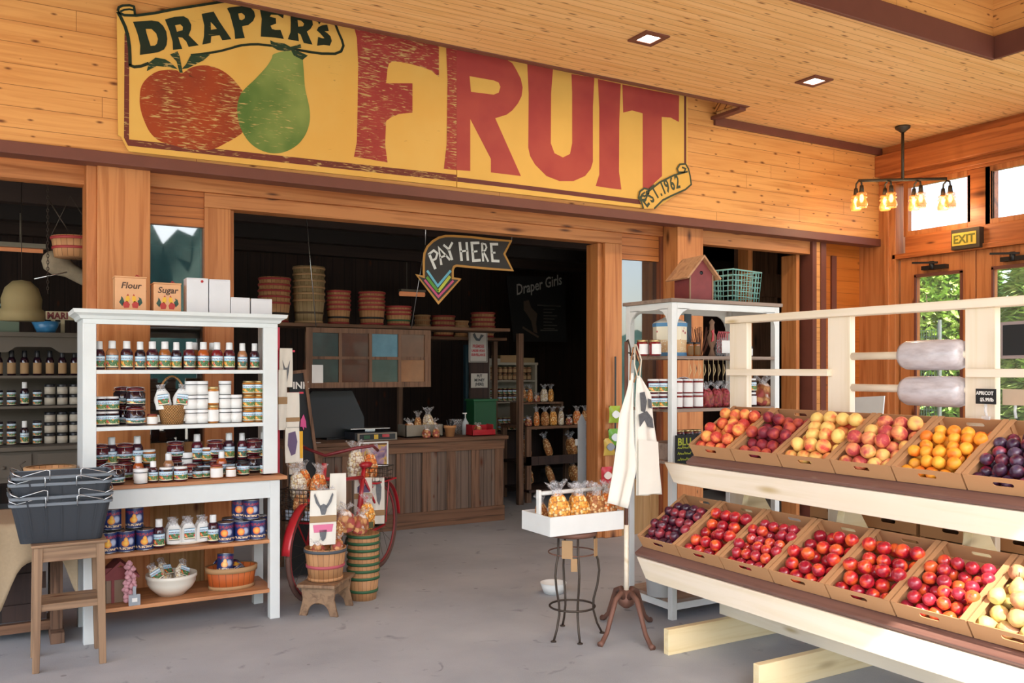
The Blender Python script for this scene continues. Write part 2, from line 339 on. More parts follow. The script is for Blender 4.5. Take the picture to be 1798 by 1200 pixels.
def slat(name, a, b, n=22):
    g = G(name, .65); P = g.sep(g.obj()); q = g.mth('MULTIPLY', g.mth('ARCTAN2', P[1], P[0]), n/(2*pi)); fr = g.mth('FRACT', q); rn = g.n('TexWhiteNoise', {'W': g.mth('FLOOR', q)}, noise_dimensions='1D')
    c = g.mix(rn, a, b); gr = g.noise(g.comb(g.mth('MULTIPLY', q, 6.), 0., g.mth('MULTIPLY', P[2], 3.)), 1, 3); c = g.mix(g.mth('MULTIPLY', gr, .4), c, b); c = g.mix(g.mth('LESS_THAN', fr, .07), c, '#5a3a20'); g.col(c); return g.m
M_slat = slat('basket staves', '#c9986a', '#a9764a'); M_slato = slat('orange stained staves', '#c8692e', '#b35420', 18); M_slatg = slat('pale tan staves', '#b39a72', '#8f7650')
M_bandR = plain('red basket band', '#9c3434', .6); M_bandG = plain('green basket band', '#2f5a3a', .6); M_bandT = plain('tan basket band', '#b08a60', .7); M_bandK = plain('grey basket band', '#4d5258', .6)
def fruitm(name, a, b, c, rough=.5, sc=9., bias=.5, coat=0., bloom=None, bl=.5):
    g = G(name, rough, 0, .5, coat); oi = g.n('ObjectInfo', out='Random'); P = g.sep(g.obj())
    v = g.comb(g.mth('ADD', P[0], g.mth('MULTIPLY', oi, 7.)), P[1], P[2]); nz = g.noise(v, sc*2.2, 2, .4)
    nz = g.mth('ADD', g.mth('MULTIPLY', g.mth('SUBTRACT', nz, .5), 1.5), .5); f = g.mth('ADD', nz, g.mth('MULTIPLY', g.mth('SUBTRACT', oi, bias), .42)); col = g.ramp(f, [(.28, a), (.5, b), (.7, c)])
    sp = g.noise(v, 160, 2); col = g.mix(g.mth('MULTIPLY', g.step(sp, .55, .75), .25), col, a)
    if bloom: col = g.mix(g.mth('MULTIPLY', g.step(g.noise(v, sc*3, 3), .45, .7), bl), col, bloom)
    g.col(col); return g.m
M_peach = fruitm('peach skin', '#f6b45c', '#ee7a48', '#c93a34', .6, 9, .5)
M_peachr = fruitm('deep red peach skin', '#c8563c', '#9c2c38', '#741f33', .55, 9, .55)
M_peachy = fruitm('yellow peach skin', '#f3cd74', '#f0a558', '#d9503e', .6, 8, .62)
M_peachp = fruitm('pink gold peach skin', '#f2c46e', '#e98d5c', '#b83e42', .6, 8, .58)
M_apri = fruitm('apricot skin', '#f7b23a', '#f39a28', '#ec7a22', .5, 7, .6)
M_plum = fruitm('dark plum skin', '#3c1d36', '#4a1a30', '#9c2434', .32, 7, .6, .2, '#7d7594', .35)
M_plumr = fruitm('plum skin', '#33182c', '#5a1a2c', '#a3313a', .28, 7, .55, .3, '#6d5a6e', .2)
M_nect = fruitm('nectarine skin', '#e8662e', '#c6242c', '#97182c', .25, 8, .45, .45)
M_nectp = fruitm('cherry red plum skin', '#a3283a', '#b8242f', '#e2602f', .22, 8, .6, .5)
M_pear = fruitm('speckled pear skin', '#d9c97a', '#ddb873', '#c98a66', .45, 7, .55)
g = G('hedge leaves', .45); P = g.noise(g.obj(), 2.5, 2); oi = g.n('TexVoronoi', {'Vector': g.obj(), 'Scale': 9.}, out='Color'); g.col(g.mix(g.sep(oi)[0], '#86b850', '#d3e896')); g.b.inputs['Transmission Weight'].default_value = 0; M_leaf = g.m
M_hill = plain('forested hillside', '#3f6a5c', .9, var=.5, scale=1.5)
M_grass = plain('sunlit gravel yard', '#b8b2a2', .9, var=.1)
M_ydist = None
def paint(name, c, wear, c2=None, under='#c9ab6c', rough=.6):
    g = G(name, rough, 0, .3); P = g.sep(g.obj()); b = g.noise(g.obj(), 2.2, 3)
    st = g.noise(g.comb(g.mth('MULTIPLY', P[0], 14.), 0., g.mth('MULTIPLY', P[2], 95.)), 1, 3, .6); patch = g.noise(g.obj(), 3.1, 2)
    col = g.mix(g.step(b, .35, .7), c, c2 or c)
    f = g.mth('MULTIPLY', g.step(g.mth('ADD', st, g.mth('MULTIPLY', patch, .35)), .86-wear, .98-wear), .85); col = g.mix(f, col, under)
    if wear > .1: f2 = g.step(g.mth('SUBTRACT', st, g.mth('MULTIPLY', patch, .3)), .22, .12); col = g.mix(g.mth('MULTIPLY', f2, .7), col, '#4a3018')
    g.col(col); return g.m
S_yel = paint('sign yellow', '#e3b55c', -.2, '#dcae57'); S_yel2 = paint('sign yellow aged', '#e0ae56', .0, '#e3b660', '#b98f4c')
S_red = paint('sign red', '#b04c42', -.3, '#a23e3c'); S_redw = paint('sign red worn', '#9c3a36', .16, '#a8443c')
S_brn = paint('sign brown line', '#6a3630', -.3); S_brnw = paint('sign brown line worn', '#6f352c', .14)
S_grn = paint('sign dark green', '#1f2d20', .0, '#232a1a', '#8a7a48'); S_leaf = paint('sign leaf green', '#2a3f2a', .13); S_pear = paint('sign pear green', '#4f7032', .08, '#8a9a52'); S_peach = paint('sign peach orange', '#8c3a22', .14, '#a4441f')
S_olv = plain('scroll olive', '#35402c', .6)

M_pane = glassm('door glass', '#e9efec', .02, .05)
M_cedarD = wood('dark red cedar side', '#8a4c2c', '#6a3620', 'Z', 'Y', None, .3, .5, ks=(1.8, 5.))
# ---------------------------------------------------------------- shell
YF, YU, XR, ZC = 6.4, 6.1, 8.02, 3.83          # facade plane, upper wall plane, right wall, porch ceiling
def fx(px, Y=YF): return pix(px, 600, Y=Y).x
def fz(px, py, Y=YF): return pix(px, py, Y=Y).z
o = struct(obj('ground', MB().box(-60, 60, -60, 40, -.12, -.02), M_grass))
o = struct(obj('floor', MB().box(-3.2, 11, -1.2, 12.2, -.1, 0), M_floor))
# ceiling with the raised well (x < 6.25, y < 3.8) and the slot in front of the sign
WX0, WX1, WY0, WY1 = -1.5, 6.25, 1.2, 3.80
SX, SY = 5.72, 5.73
m = MB(); m.box(-3.2, WX1, WY1, SY, ZC, ZC+.05); m.box(WX1, XR, -.6, SY, ZC, ZC+.05); m.box(SX, XR, SY, YU, ZC, ZC+.05)
m.box(-3.2, WX0, -.6, WY1, ZC, ZC+.05); m.box(WX0, WX1, -.6, WY0, ZC, ZC+.05); m.box(-3.2, SX, SY, YU+.02, 4.7, 4.75)
struct(obj('ceiling', m, M_ceil))
m = MB(); m.box(-3.2, XR+.3, -.6, 6.3, 5.5, 5.6); m.box(-3.2, XR+.3, -.65, -.6, ZC-.1, 5.6); struct(obj('roof', m, M_darkC))  # unseen roof, closed over the well, its edge set to limit the sun
m = MB(); m.box(WX0, WX1, WY1, WY1+.03, ZC, 5.5); struct(obj('wall_well_north', m, M_siding))
m = MB(); m.box(WX1, WX1+.03, WY0, WY1, ZC, 5.5); m.box(WX0-.03, WX0, WY0, WY1, ZC, 5.5); struct(obj('wall_well_east', m, M_sidY))
m = MB(); m.box(WX0, WX1, WY0-.03, WY0, ZC, 5.5); struct(obj('wall_well_south', m, M_siding))
m = MB(); m.box(-3.2, SX, SY-.01, SY+.02, ZC+.05, 4.7); m.box(SX-.02, SX, SY, YU, ZC+.05, 4.7); struct(obj('wall_slot', m, M_siding))
m = MB(); m.box(WX0, WX1-.0, WY1-.02, WY1+.01, ZC-.075, ZC+.09); m.box(WX1-.02, WX1+.01, WY0, WY1-.02, ZC-.075, ZC+.09); struct(obj('trim_1', m, M_trim, bev=.003))
m = MB(); m.box(-3.2, SX+.0, SY-.05, SY, ZC-.008, ZC-.0005); m.box(SX-.075, SX, SY, YU, ZC-.03, ZC-.0005); m.box(-3.2, SX-.075, SY+.021, SY+.026, ZC, ZC+.1); m.box(SX-.04, XR, YU-.03, YU, ZC-.075, ZC+.0); struct(obj('trim_2', m, M_trim, bev=.003))
# upper wall
m = MB(); m.box(-3.2, XR, YU, YU+.1, 2.86, 4.7); struct(obj('wall_upper', m, M_siding))
m = MB(); m.box(-3.2, XR, YU-.025, YU+.12, 2.80, 2.875); struct(obj('trim_3', m, M_trim, bev=.003))
# soffit behind upper wall down to facade
m = MB(); m.box(-3.2, XR, YU+.02, YF+.12, 2.83, 2.86); struct(obj('ceiling_soffit', m, M_cedarH))
# facade: headers
zM = fz(412, 369); zL = fz(100, 321); xA0, xA1 = fx(165), fx(265, 6.15); xB0, xB1, xC0, xC1 = fx(358), fx(412), fx(1052), fx(1090)
m = MB(); m.box(-3.2, fx(168), YF-.02, YF+.1, zL, 2.84)
m.box(xA1, fx(1158), YF-.05, YF+.12, zM+.10, 2.84); m.box(xB0, xC1+.0, YF-.02, YF+.12, zM, zM+.10)
struct(obj('wall_header', m, M_cedarH, bev=.004))
m = MB(); m.box(xA0, xA1+.0, 6.17, YF+.15, 0, 2.83); struct(obj('wall_post_west', m, M_cedar, bev=.006))
m = MB(); m.box(xA0-.06, xA0, 6.2, YF+.12, 0, 2.83); struct(obj('trim_4', m, M_cedarY, bev=.004))
m = MB(); m.box(xB0, xB1-.03, YF-.02, YF+.15, 0, zM); m.box(xB1-.03, xB1, YF+.02, YF+.18, 0, zM); struct(obj('wall_post_jamb', m, M_cedar, bev=.006))
m = MB(); m.box(xC0+.05, xC1, YF-.02, YF+.15, 0, zM+.0); m.box(xC0, xC0+.05, YF+.02, YF+.2, 0, zM); struct(obj('wall_post_jamb_east', m, M_cedar, bev=.006))
# sidelights: lap boards above, planks below, glass
zg = fz(300, 395)
m = MB(); m.box(xA1, xB0, YF, YF+.06, zg, zM+.1); struct(obj('wall_sidelight_head', m, M_lap))
m = MB(); m.box(xA1, xB0, YF, YF+.08, 0, 1.0); struct(obj('wall_sidelight_base', m, M_lowpan))
def gl(name, c, rough=.03, tr=0.):
    g = G(name, rough, 0, 1., 1.); g.col(c); return g.m
M_sheen = glassm('window glass', '#1a1f1d', .02, .5); M_sheen.node_tree.nodes['Principled BSDF'].inputs['Specular IOR Level'].default_value = 1.; M_sheen.node_tree.nodes['Principled BSDF'].inputs['IOR'].default_value = 2.4
m = MB(); m.box(xA1, xB0, YF+.03, YF+.036, 1.0, zg); wd = struct(obj('window_1', m, M_sheen))
xs = fx(1158)
m = MB(); m.box(xC1, xs, YF, YF+.06, fz(1120, 457), zM+.1); struct(obj('wall_sidelight_head_east', m, M_lap))
m = MB(); m.box(xC1, xs, YF+.03, YF+.036, .5, fz(1120, 457)); struct(obj('window_2', m, M_sheen))
m = MB(); m.box(xC1, xs, YF, YF+.08, 0, .5); struct(obj('wall_sidelight_base_east', m, M_lowpan))
xD0, xD1 = fx(1190, 6.17), fx(1235, 6.17)
m = MB(); m.box(xD0, xD1, 6.17, YF+.14, 0, 2.83); struct(obj('wall_post_east', m, M_cedar, bev=.006))
m = MB(); m.box(xs-.01, xD0, YF-.03, YF+.14, 0, 2.83); struct(obj('trim_5', m, M_cedarD, bev=.004))
# second opening on the right and its end walls
zR = fz(1235, 430, 6.25); xE0, xE1 = fx(1405, 6.25), fx(1425, 6.25)
m = MB(); m.box(xD1, fx(1425, 6.25), 6.22, 6.32, zR, 2.83); struct(obj('wall_header_east', m, M_cedarH, bev=.004))
m = MB(); m.box(xE0, xE0+.05, 6.3, 6.5, 0, zR); m.box(xE0-.07, xE0+.0, 6.9, 7.05, 0, 2.83); struct(obj('wall_jamb_inner', m, M_cedar, bev=.004))
a, b, c_, d = fx(1425, 6.2), fx(1432, 6.2), fx(1440, 6.2), fx(1449, 6.2)
m = MB(); m.box(b, c_, 6.2, 6.35, 0, 2.83); struct(obj('wall_stub', m, M_siding))
m = MB(); m.box(a, b, 6.185, 6.35, 0, 2.83); m.box(c_, d, 6.185, 6.35, 0, 2.83); m.box(fx(1460, 6.33), fx(1468, 6.33), 6.32, 6.36, 0, 2.7); m.box(fx(1528, 6.3), XR, 6.2, 6.35, 0, 2.83); struct(obj('trim_6', m, M_trim, bev=.003))
m = MB(); m.box(d, XR, 6.345, 6.4, 0, 2.83); struct(obj('wall_recess', m, M_recess))
# right wall (x = XR): posts, transoms, two glazed doors
def wy(px): return pix(px, 600, X=XR).y
y577, y592, y697, y737 = wy(1577), wy(1592), wy(1696), wy(1737)
zt0, zt1, zd = 2.92, 3.37, 2.645
YE = -.6; t2b = y737-(y592-y697)
m = MB(); m.box(XR, XR+.15, YE, YU+.1, 3.42, 5.5); m.box(XR, XR+.15, 3.86, y592+.02, zd+.02, zt0-.05)
m.box(XR+.02, XR+.15, y697, y737, zt0-.05, zt1+.05)
struct(obj('wall_right', m, M_cedarHY, bev=.005))
m = MB(); m.box(XR-.09, XR, YE, YU, 3.52, 3.74); m.box(XR-.03, XR, YE, YU, 3.44, 3.49); struct(obj('trim_7', m, M_cedarHY, bev=.01))
m = MB(); m.box(XR-.02, XR+.15, y577+.02, YU+.28, 0, 3.44); m.box(XR-.05, XR, y577+.08, y577+.14, 0, 3.44); m.box(XR, XR+.15, 3.86, 3.98, 0, 3.44); m.box(XR, XR+.15, t2b-.12, t2b, zt0-.05, 3.44); m.box(XR, XR+.15, YE, YE+.15, 0, 3.44); struct(obj('wall_right_posts', m, M_cedarY, bev=.006))
k = 1
for (ya, yb) in ((y697, y592), (t2b, y737)):
    m = MB(); m.box(XR+.02, XR+.08, ya-.0, yb, zt0-.05, zt0); m.box(XR+.02, XR+.08, ya, yb, zt1, zt1+.05); m.box(XR+.02, XR+.08, ya-.03, ya, zt0, zt1); m.box(XR+.02, XR+.08, yb, yb+.05, zt0-.05, zt1+.05)
    f = struct(obj('window_%d' % (k+2), m, M_trim if k > 9 else M_cedarY)); m = MB(); m.box(XR+.05, XR+.055, ya, yb, zt0, zt1); obj('pane', m, M_pane, f); k += 1
yd0 = wy(1577); yd1 = wy(1710); gy = [(wy(1684), wy(1607)), (wy(1743)-.474, wy(1743))]; yd2 = yd1-(yd0-yd1)
for i, (ya, yb) in enumerate(((yd1, yd0), (yd2, yd1))):
    ga, gb = gy[i]; m = MB(); x0, x1 = XR+.03, XR+.08
    m.box(x0, x1, ya+.005, ga, 0, zd); m.box(x0, x1, gb, yb-.005, 0, zd); m.box(x0, x1, ga, gb, 2.44, zd); m.box(x0, x1, ga, gb, 0, .3)
    dr = struct(obj('door_%d' % (i+1), m, M_cedarY, bev=.004)); m = MB(); m.box(XR+.05, XR+.055, ga, gb, .3, 2.44); obj('pane', m, M_pane, dr)
    m = MB(); m.box(x0-.02, x0, ga-.02, ga, .3, 2.46); m.box(x0-.02, x0, gb, gb+.02, .3, 2.46); m.box(x0-.02, x0, ga-.02, gb+.02, 2.44, 2.47); obj('glazing_bead', m, M_trim, dr)
    ym = (ga+gb)/2+.02; m = MB(); m.box(x0-.06, x0, ym-.13, ym+.13, 2.5, 2.54); m.beam((x0-.06, ym-.05, 2.56), (x0-.1, ym+.2, 2.58), .02, .02); m.cyl((x0-.05, ym+.02, 2.5), (x0-.05, ym+.02, 2.58), .025, n=10); obj('door_closer', m, M_black, dr)
    m = MB(); m.cyl((x0-.05, ya+.05, 1.0), (x0-.05, ya+.05, 1.3), .01, n=8); obj('door_handle', m, M_black, dr)
m = MB(); m.box(XR-.02, XR+.1, yd2-.1, yd0+.06, zd, zd+.05); struct(obj('trim_8', m, M_cedarHY, bev=.004))
# shop interior shell
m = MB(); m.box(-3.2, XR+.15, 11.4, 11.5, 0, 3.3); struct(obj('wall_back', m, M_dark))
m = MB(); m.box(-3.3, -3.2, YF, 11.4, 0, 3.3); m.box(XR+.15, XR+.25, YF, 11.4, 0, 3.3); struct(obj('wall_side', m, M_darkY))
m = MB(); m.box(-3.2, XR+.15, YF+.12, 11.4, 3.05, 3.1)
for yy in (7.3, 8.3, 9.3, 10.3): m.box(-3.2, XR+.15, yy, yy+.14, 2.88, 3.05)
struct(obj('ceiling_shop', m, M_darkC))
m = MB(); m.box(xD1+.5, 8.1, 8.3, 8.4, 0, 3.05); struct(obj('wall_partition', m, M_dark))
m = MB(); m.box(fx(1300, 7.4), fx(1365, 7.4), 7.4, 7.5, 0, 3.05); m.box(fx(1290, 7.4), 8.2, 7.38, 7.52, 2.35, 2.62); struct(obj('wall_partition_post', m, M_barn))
# ---------------------------------------------------------------- painted sign
SYP = 6.08; W = XZ(SYP); z1 = zf(8.562, 200, 0, SYP); z2 = zf(8.562, 400, 0, SYP); z3 = zf(5.448, 230, 80, SYP); z4 = zf(4., 600, 40, SYP); z5 = zf(4., 900, 90, SYP); z0 = zf(1., 0, 0, SYP)
sg = thing('shop_sign', 'long yellow hand-painted fruit sign on the pine wall above the opening', 'sign', (2.9, SYP, 3.4))
split = z0((799.5, 300))[0]
outl = z1(prs('40,190;60,110;130,88;240,85;315,110;330,235;600,205;1000,140;1600,32;1720,15'))
L = outl + [(outl[-1][0]+.02, 4.06), (split, 4.06), z0((799.5, 329)), z0((226, 267)), z0((223, 262)), z0((213, 242)), z0((207, 239))]
m = MB().prism([L], W, .018); obj('sign_panel', m, S_yel2, sg)
R = [(split+.002, 4.06), (z0((1205, 200))[0], 4.06), z0((1205, 330)), z0((1150, 366)), z0((1125, 366)), z0((801, 329.5))]
m = MB().prism([R], W, .018); obj('sign_panel', m, S_yel, sg)
W1 = XZ(SYP-.018); W2 = XZ(SYP-.0195); W3 = XZ(SYP-.021)
m = MB(); m.prism([z0([(218, 60), (226.5, 60), (226, 246), (800, 308), (800, 319.5), (224, 257), (217, 243)])], W1, .001); obj('border_line', m, S_brnw, sg)
m = MB(); m.prism([z0([(801, 312), (900, 324), (1125, 352), (1125, 360), (900, 331.5), (801, 320)])], W1, .001)
p = z5([(1195, 250), (1210, 250), (1210, 800), (1195, 800)]); m.prism([p], W1, .001); obj('border_line', m, S_brn, sg)
m = MB().prism([z3(smooth(prs('80,500;95,400;150,320;240,260;340,240;430,245;480,275;560,225;650,200;760,205;870,250;960,320;1030,400;1075,480;1060,600;1060,720;1075,820;990,890;900,940;800,990;690,1010;500,985;380,955;270,920;180,840;120,720;85,600')))], W1, .0012); pe = obj('painted_peach', m, S_peach, sg)
m = MB().prism([z3(smooth(prs('1360,90;1500,60;1620,110;1640,200;1655,400;1680,520;1700,620;1700,740;1660,860;1580,960;1460,1025;1330,1035;1200,990;1100,900;1030,760;1010,600;1050,460;1180,330;1290,210;1340,130')))], W2, .0012); obj('painted_pear', m, S_pear, sg)
m = MB()
for s_ in ('145,255;170,170;230,125;320,140;370,170;440,235;340,215;240,205', '480,235;520,190;570,95;750,95;690,150;600,195;540,225', '370,95;440,65;460,110;490,270;460,270;430,160;390,120'): m.prism([z3(prs(s_))], W3, .0012)
m.prism([z2(prs('625,620;700,655;840,670;930,720;1080,680;1090,735;960,745;1190,850;1110,915;980,850;940,775;840,785;740,770;640,710'))], W3, .0012); obj('painted_leaves', m, S_leaf, sg)
m = MB()
w8 = (z1((100, 0))[0]-z1((70, 0))[0])*1.6
m.stroke(z1(prs('50,190;100,280;165,420;205,560;228,720;235,860;238,1000')), w8*1.1, W2, .001)
m.stroke(z1(prs('215,990;300,1020;400,1010;520,965')), w8, W2, .001)
m.stroke(z1(prs('1150,845;1400,815;1600,780;1800,725')), w8*.8, W2, .001); m.stroke(z2(prs('85,722;200,695;330,682;450,680;650,702')), w8*.85, W2, .001)
m.stroke(z2(prs('960,745;1100,775;1250,800;1400,820;1600,822;1690,785;1725,700;1700,610;1650,500;1600,370;1580,240')), w8*.95, W2, .001)
m.stroke(z1(prs('60,200;150,245;330,250;600,215;900,155;1300,92;1600,45;1798,18')), w8*.9, W2, .001); m.stroke(z2(prs('80,18;200,20;400,70;600,110')), w8*.8, W2, .001)
m.stroke(z1(prs('50,185;70,125;130,100;230,95;295,115;305,175;310,240')), w8*.8, W2, .001); m.stroke(z1(prs('90,190;150,165;230,155;290,170')), w8*.6, W2, .001); obj('banner_outline', m, S_grn, sg)
m = MB()
LET = [('z1', '280,345;400,335;560,325;660,340;730,400;780,490;795,600;785,690;745,760;660,800;500,825;385,840;390,700;360,560;320,440|470,450;560,450;630,520;655,600;640,670;610,700;545,705;510,600;485,520'),
 ('z1', '760,310;900,270;1040,260;1110,300;1155,390;1150,460;1115,545;1265,695;1115,720;1080,640;1020,580;960,575;985,660;1020,750;880,765;875,640;830,480|910,395;990,380;1030,420;1025,470;940,495;925,440'),
 ('z1', '1310,225;1490,190;1570,330;1755,605;1620,620;1580,545;1455,560;1445,660;1320,685;1345,560;1350,400|1445,345;1500,400;1540,450;1450,465'),
 ('z2', '-20,145;0,130;230,105;330,130;385,190;400,260;370,330;300,390;205,410;215,480;245,585;100,600;90,480;50,330;20,220|145,220;200,210;245,250;245,290;200,320;165,310'),
 ('z2', '465,125;640,155;835,185;820,290;740,240;640,235;620,265;710,290;715,370;630,400;650,450;700,465;780,465;830,600;700,580;485,565;490,440;500,300;480,200'),
 ('z2', '930,210;1080,215;1200,245;1255,300;1265,390;1230,450;1175,490;1260,685;1130,660;1080,530;1040,510;1055,635;890,605;930,500;935,350|1035,315;1090,325;1135,370;1120,410;1045,415'),
 ('z2', '1310,310;1340,275;1385,285;1395,330;1360,385;1345,350;1315,335'),
 ('z2', '1480,385;1505,480;1440,485;1480,510;1530,560;1550,630;1520,700;1430,690;1330,700;1345,570;1410,590;1440,590;1380,520;1325,470;1350,420;1410,395')]
FZ = {'z1': z1, 'z2': z2, 'z4': z4, 'z5': z5}
for f, s_ in LET: m.prism([FZ[f](prs(q)) for q in s_.split('|')], W2, .0012)
obj('banner_lettering', m, S_grn, sg)
m = MB().prism([z4(prs('80,35;300,85;675,160;675,385;620,340;560,318;480,295;400,280;350,278;325,290;315,330;305,430;400,430;490,430;490,635;400,645;340,668;305,695;298,860;315,985;200,965;80,945;100,840;105,600;110,300;100,110'))], W1, .0012)
m.prism([z4(prs('725,170;798,188;798,1038;710,1030;730,850;735,400'))], W2, .0012); obj('fruit_lettering', m, S_redw, sg)
m = MB()
for f, s_ in (('z4', '799,188;1130,250;1190,290;1220,340;1250,400;1262,460;1255,520;1230,570;1190,620;1150,650;1070,675;1250,1080;1040,1055;1040,960;895,680;895,1045;799,1038|890,380;1060,410;1095,425;1107,455;1095,495;1060,510;900,490'),
 ('z5', '95,90;275,128;262,300;260,650;285,720;345,750;395,725;410,650;410,300;405,165;565,190;555,400;555,780;540,830;500,880;420,915;320,915;230,880;150,800;115,740;102,680;105,300'),
 ('z5', '590,200;750,235;740,500;738,850;755,975;670,965;575,950;600,870;600,400'), ('z5', '762,238;1000,285;1160,315;1158,500;1100,470;1038,465;1040,880;985,930;945,975;905,970;905,440;830,420;768,435')):
    m.prism([FZ[f](prs(q)) for q in s_.split('|')], W1, .0012)
obj('fruit_lettering', m, S_red, sg)
m = MB().prism([z5(prs('945,985;1020,925;1120,875;1150,865;1140,830;1160,800;1205,795;1222,830;1228,870;1240,940;1200,975;1100,1020;1040,1050;980,1110;905,1110;885,1060;868,1035;880,990;910,968;940,972'))], W2, .008)
sc = obj('year_scroll', m, S_yel, sg); W4 = XZ(SYP-.0285); m = MB(); k5 = z5((10, 0))[0]-z5((0, 0))[0]
for s_ in ('905,1110;890,1060;870,1035;880,990;910,968;940,975;940,1005;910,1025;895,1010;915,995', '890,1050;920,1045;945,985;1020,925;1120,875;1215,850', '980,1110;1040,1050;1100,1020;1200,975;1240,940;1232,880;1220,830;1200,797;1160,800;1142,830;1150,855;1190,855;1200,830;1175,820'):
    m.stroke(z5(prs(s_)), k5*1.2, W4, .001)
for ch, x, y, r in (('E', 928, 1103, 48), ('S', 965, 1072, 45), ('T', 992, 1045, 38), ('.', 1028, 1022, 30), ('1', 1043, 1012, 28), ('9', 1068, 998, 24), ('6', 1102, 982, 20), ('2', 1135, 968, 15)):
    px_, pz_ = z5((x, y)); m.mesh(text(ch, .165, .0012, .004), Matrix.Translation((px_, SYP-.029, pz_)) @ Matrix.Rotation(radians(-r), 4, 'Y') @ Matrix.Scale(.62, 4, (1, 0, 0)) @ Matrix.Rotation(pi/2, 4, 'X'))
obj('scroll_lettering', m, S_olv, sg)
# ---------------------------------------------------------------- prototypes for jars, bottles, cans
def bottle_proto(r, hb, ht, name='sauce_bottle'):
    """r body radius, hb shoulder height, ht total height"""
    t = thing(name, 'x', 'bottle'); rn = r*.45
    m = MB().lathe([(r*.9, 0), (r, .004), (r, hb), (r*.82, hb+(ht-hb)*.2), (rn, hb+(ht-hb)*.45), (rn, ht-.04)], 16); obj('bottle_body', m, LQ['plum'], t)
    m = MB().lathe([(rn*1.25, ht-.05), (rn*1.35, ht-.048), (rn*1.3, ht-.002), (rn*1.1, ht)], 14); obj('cap', m, M_capw, t)
    m = MB().lathe([(r*1.015, hb*.12), (r*1.015, hb*.86)], 18, a0=radians(-165), a1=radians(-15), caps=False); obj('paper_label', m, LB[0], t)
    return t
def jar_proto(r, h, name='jam_jar', lid=True, full=False):
    t = thing(name, 'x', 'jar')
    m = MB().lathe([(r*.86, 0), (r, .006), (r, h*.8), (r*.86, h*.88), (r*.84, h*.93)], 16); obj('jar_body', m, LQ['berry'], t)
    m = MB().lathe([(r*.9, h*.86), (r*.92, h*.865), (r*.92, h-.002), (r*.86, h)], 16); obj('lid', m, M_lidg, t)
    m = MB().lathe([(r*1.015, h*.1), (r*1.015, h*.74)], 20, a0=radians(-170), a1=radians(-10), caps=False); obj('paper_label', m, LB[0], t)
    return t
def clamp_proto(r, h):
    t = thing('clamp_jar', 'x', 'jar')
    m = MB().lathe([(r*.9, 0), (r, .008), (r, h*.68), (r*.8, h*.78), (r*.8, h*.82)], 18); obj('jar_body', m, LQ['berry'], t)
    m = MB().lathe([(r*.84, h*.825), (r*.84, h*.85)], 18); obj('rubber_seal', m, plain('orange rubber seal', '#c8643a', .5), t)
    m = MB().lathe([(r*.82, h*.85), (r*.84, h*.92), (r*.6, h*.99), (0, h)], 18); obj('glass_lid', m, LQ['maroon'], t)
    m = MB().tube([(r*1.02*cos(a), r*1.02*sin(a), h*.8) for a in [2*pi*i/20 for i in range(20)]], .0016, 5, closed=True); m.tube([(r*1.02, 0, h*.78), (r*.95, 0, h*.98), (0, 0, h*1.03), (-r*.95, 0, h*.98), (-r*1.02, 0, h*.78)], .0016, 5); m.tube([(0, -r*1.02, h*.8), (0, -r*1.12, h*.6), (.01, -r*1.1, h*.5)], .0016, 5); obj('wire_bail', m, M_chrome, t)
    m = MB().lathe([(r*1.015, h*.12), (r*1.015, h*.4)], 20, a0=radians(-175), a1=radians(-5), caps=False); obj('paper_label', m, LB[3], t)
    return t
def can_proto():
    t = thing('fruit_can', 'x', 'can'); r, h = .048, .118
    m = MB().lathe([(r, .004), (r, h-.004)], 22, caps=False); obj('paper_label', m, M_canl, t)
    m = MB().lathe([(0, .004), (r*.94, .004), (r*1.02, 0), (r*1.03, .005), (r*.985, .006), (r*.985, h-.006), (r*1.03, h-.005), (r*1.02, h), (r*.94, h-.004), (0, h-.004)], 22); obj('can_body', m, M_tin, t)
    return t
def wtin_proto():
    t = thing('white_tin', 'x', 'tin'); r, h = .036, .083
    obj('tin_body', MB().lathe([(r, 0), (r, h-.018)], 18), M_paper, t); obj('lid', MB().lathe([(r*1.03, h-.02), (r*1.03, h-.016), (r*1.04, h-.002), (r, h)], 18), M_capw, t)
    obj('seam_band', MB().lathe([(r*1.045, h-.022), (r*1.045, h-.018)], 18, caps=False).lathe([(r*1.02, 0), (r*1.02, .003)], 18), M_lidk, t); return t
def gift_bag(name, w, h, d, mats, label, cat='bag', kind_lab=True):
    """clear bag of goods standing upright with a paper label and gathered top"""
    t = thing(name, label, cat); rnd = random.Random(3)
    def f(u, v):
        a = 2*pi*u; z = h*v; k = (1-.25*(v-.35)**2*4*.5)*(1 if v < .7 else 1-(v-.7)*1.2)
        n = 1+.05*sin(7*a+9*v)+.04*sin(11*v+3*a); return (w/2*k*n*cos(a)*(.55+.45*abs(cos(a))), d/2*k*n*sin(a), z)
    m = MB().grid(f, 20, 8, wrap=True); m.add([f(i/20, 1) for i in range(20)], [tuple(range(20))]); m.add([f(i/20, 0) for i in range(20)], [tuple(range(20))[::-1]]); obj('contents', m, mats[0], t)
    def f2(u, v):
        a = 2*pi*u; k = .62-.35*v+.55*max(0, v-.45)+.08*sin(9*a)*(.3+v); return (w/2*k*cos(a), d/2*k*sin(a), h*.92+v*h*.33)
    m = MB().grid(f2, 22, 5, wrap=True); obj('film_top', m, M_film, t)
    if kind_lab: m = MB().box(-w*.33, w*.33, -d/2-.006, -d/2-.004, h*.2, h*.75); obj('paper_label', m, mats[1], t)
    return t
PB = bottle_proto(.033, .098, .165); PS = bottle_proto(.029, .092, .162); PM = bottle_proto(.027, .07, .12)
PJ = jar_proto(.037, .083); PJs = jar_proto(.03, .062); PC = clamp_proto(.052, .108); PCAN = can_proto(); PT = wtin_proto()
PJk = jar_proto(.033, .088, 'honey_jar')
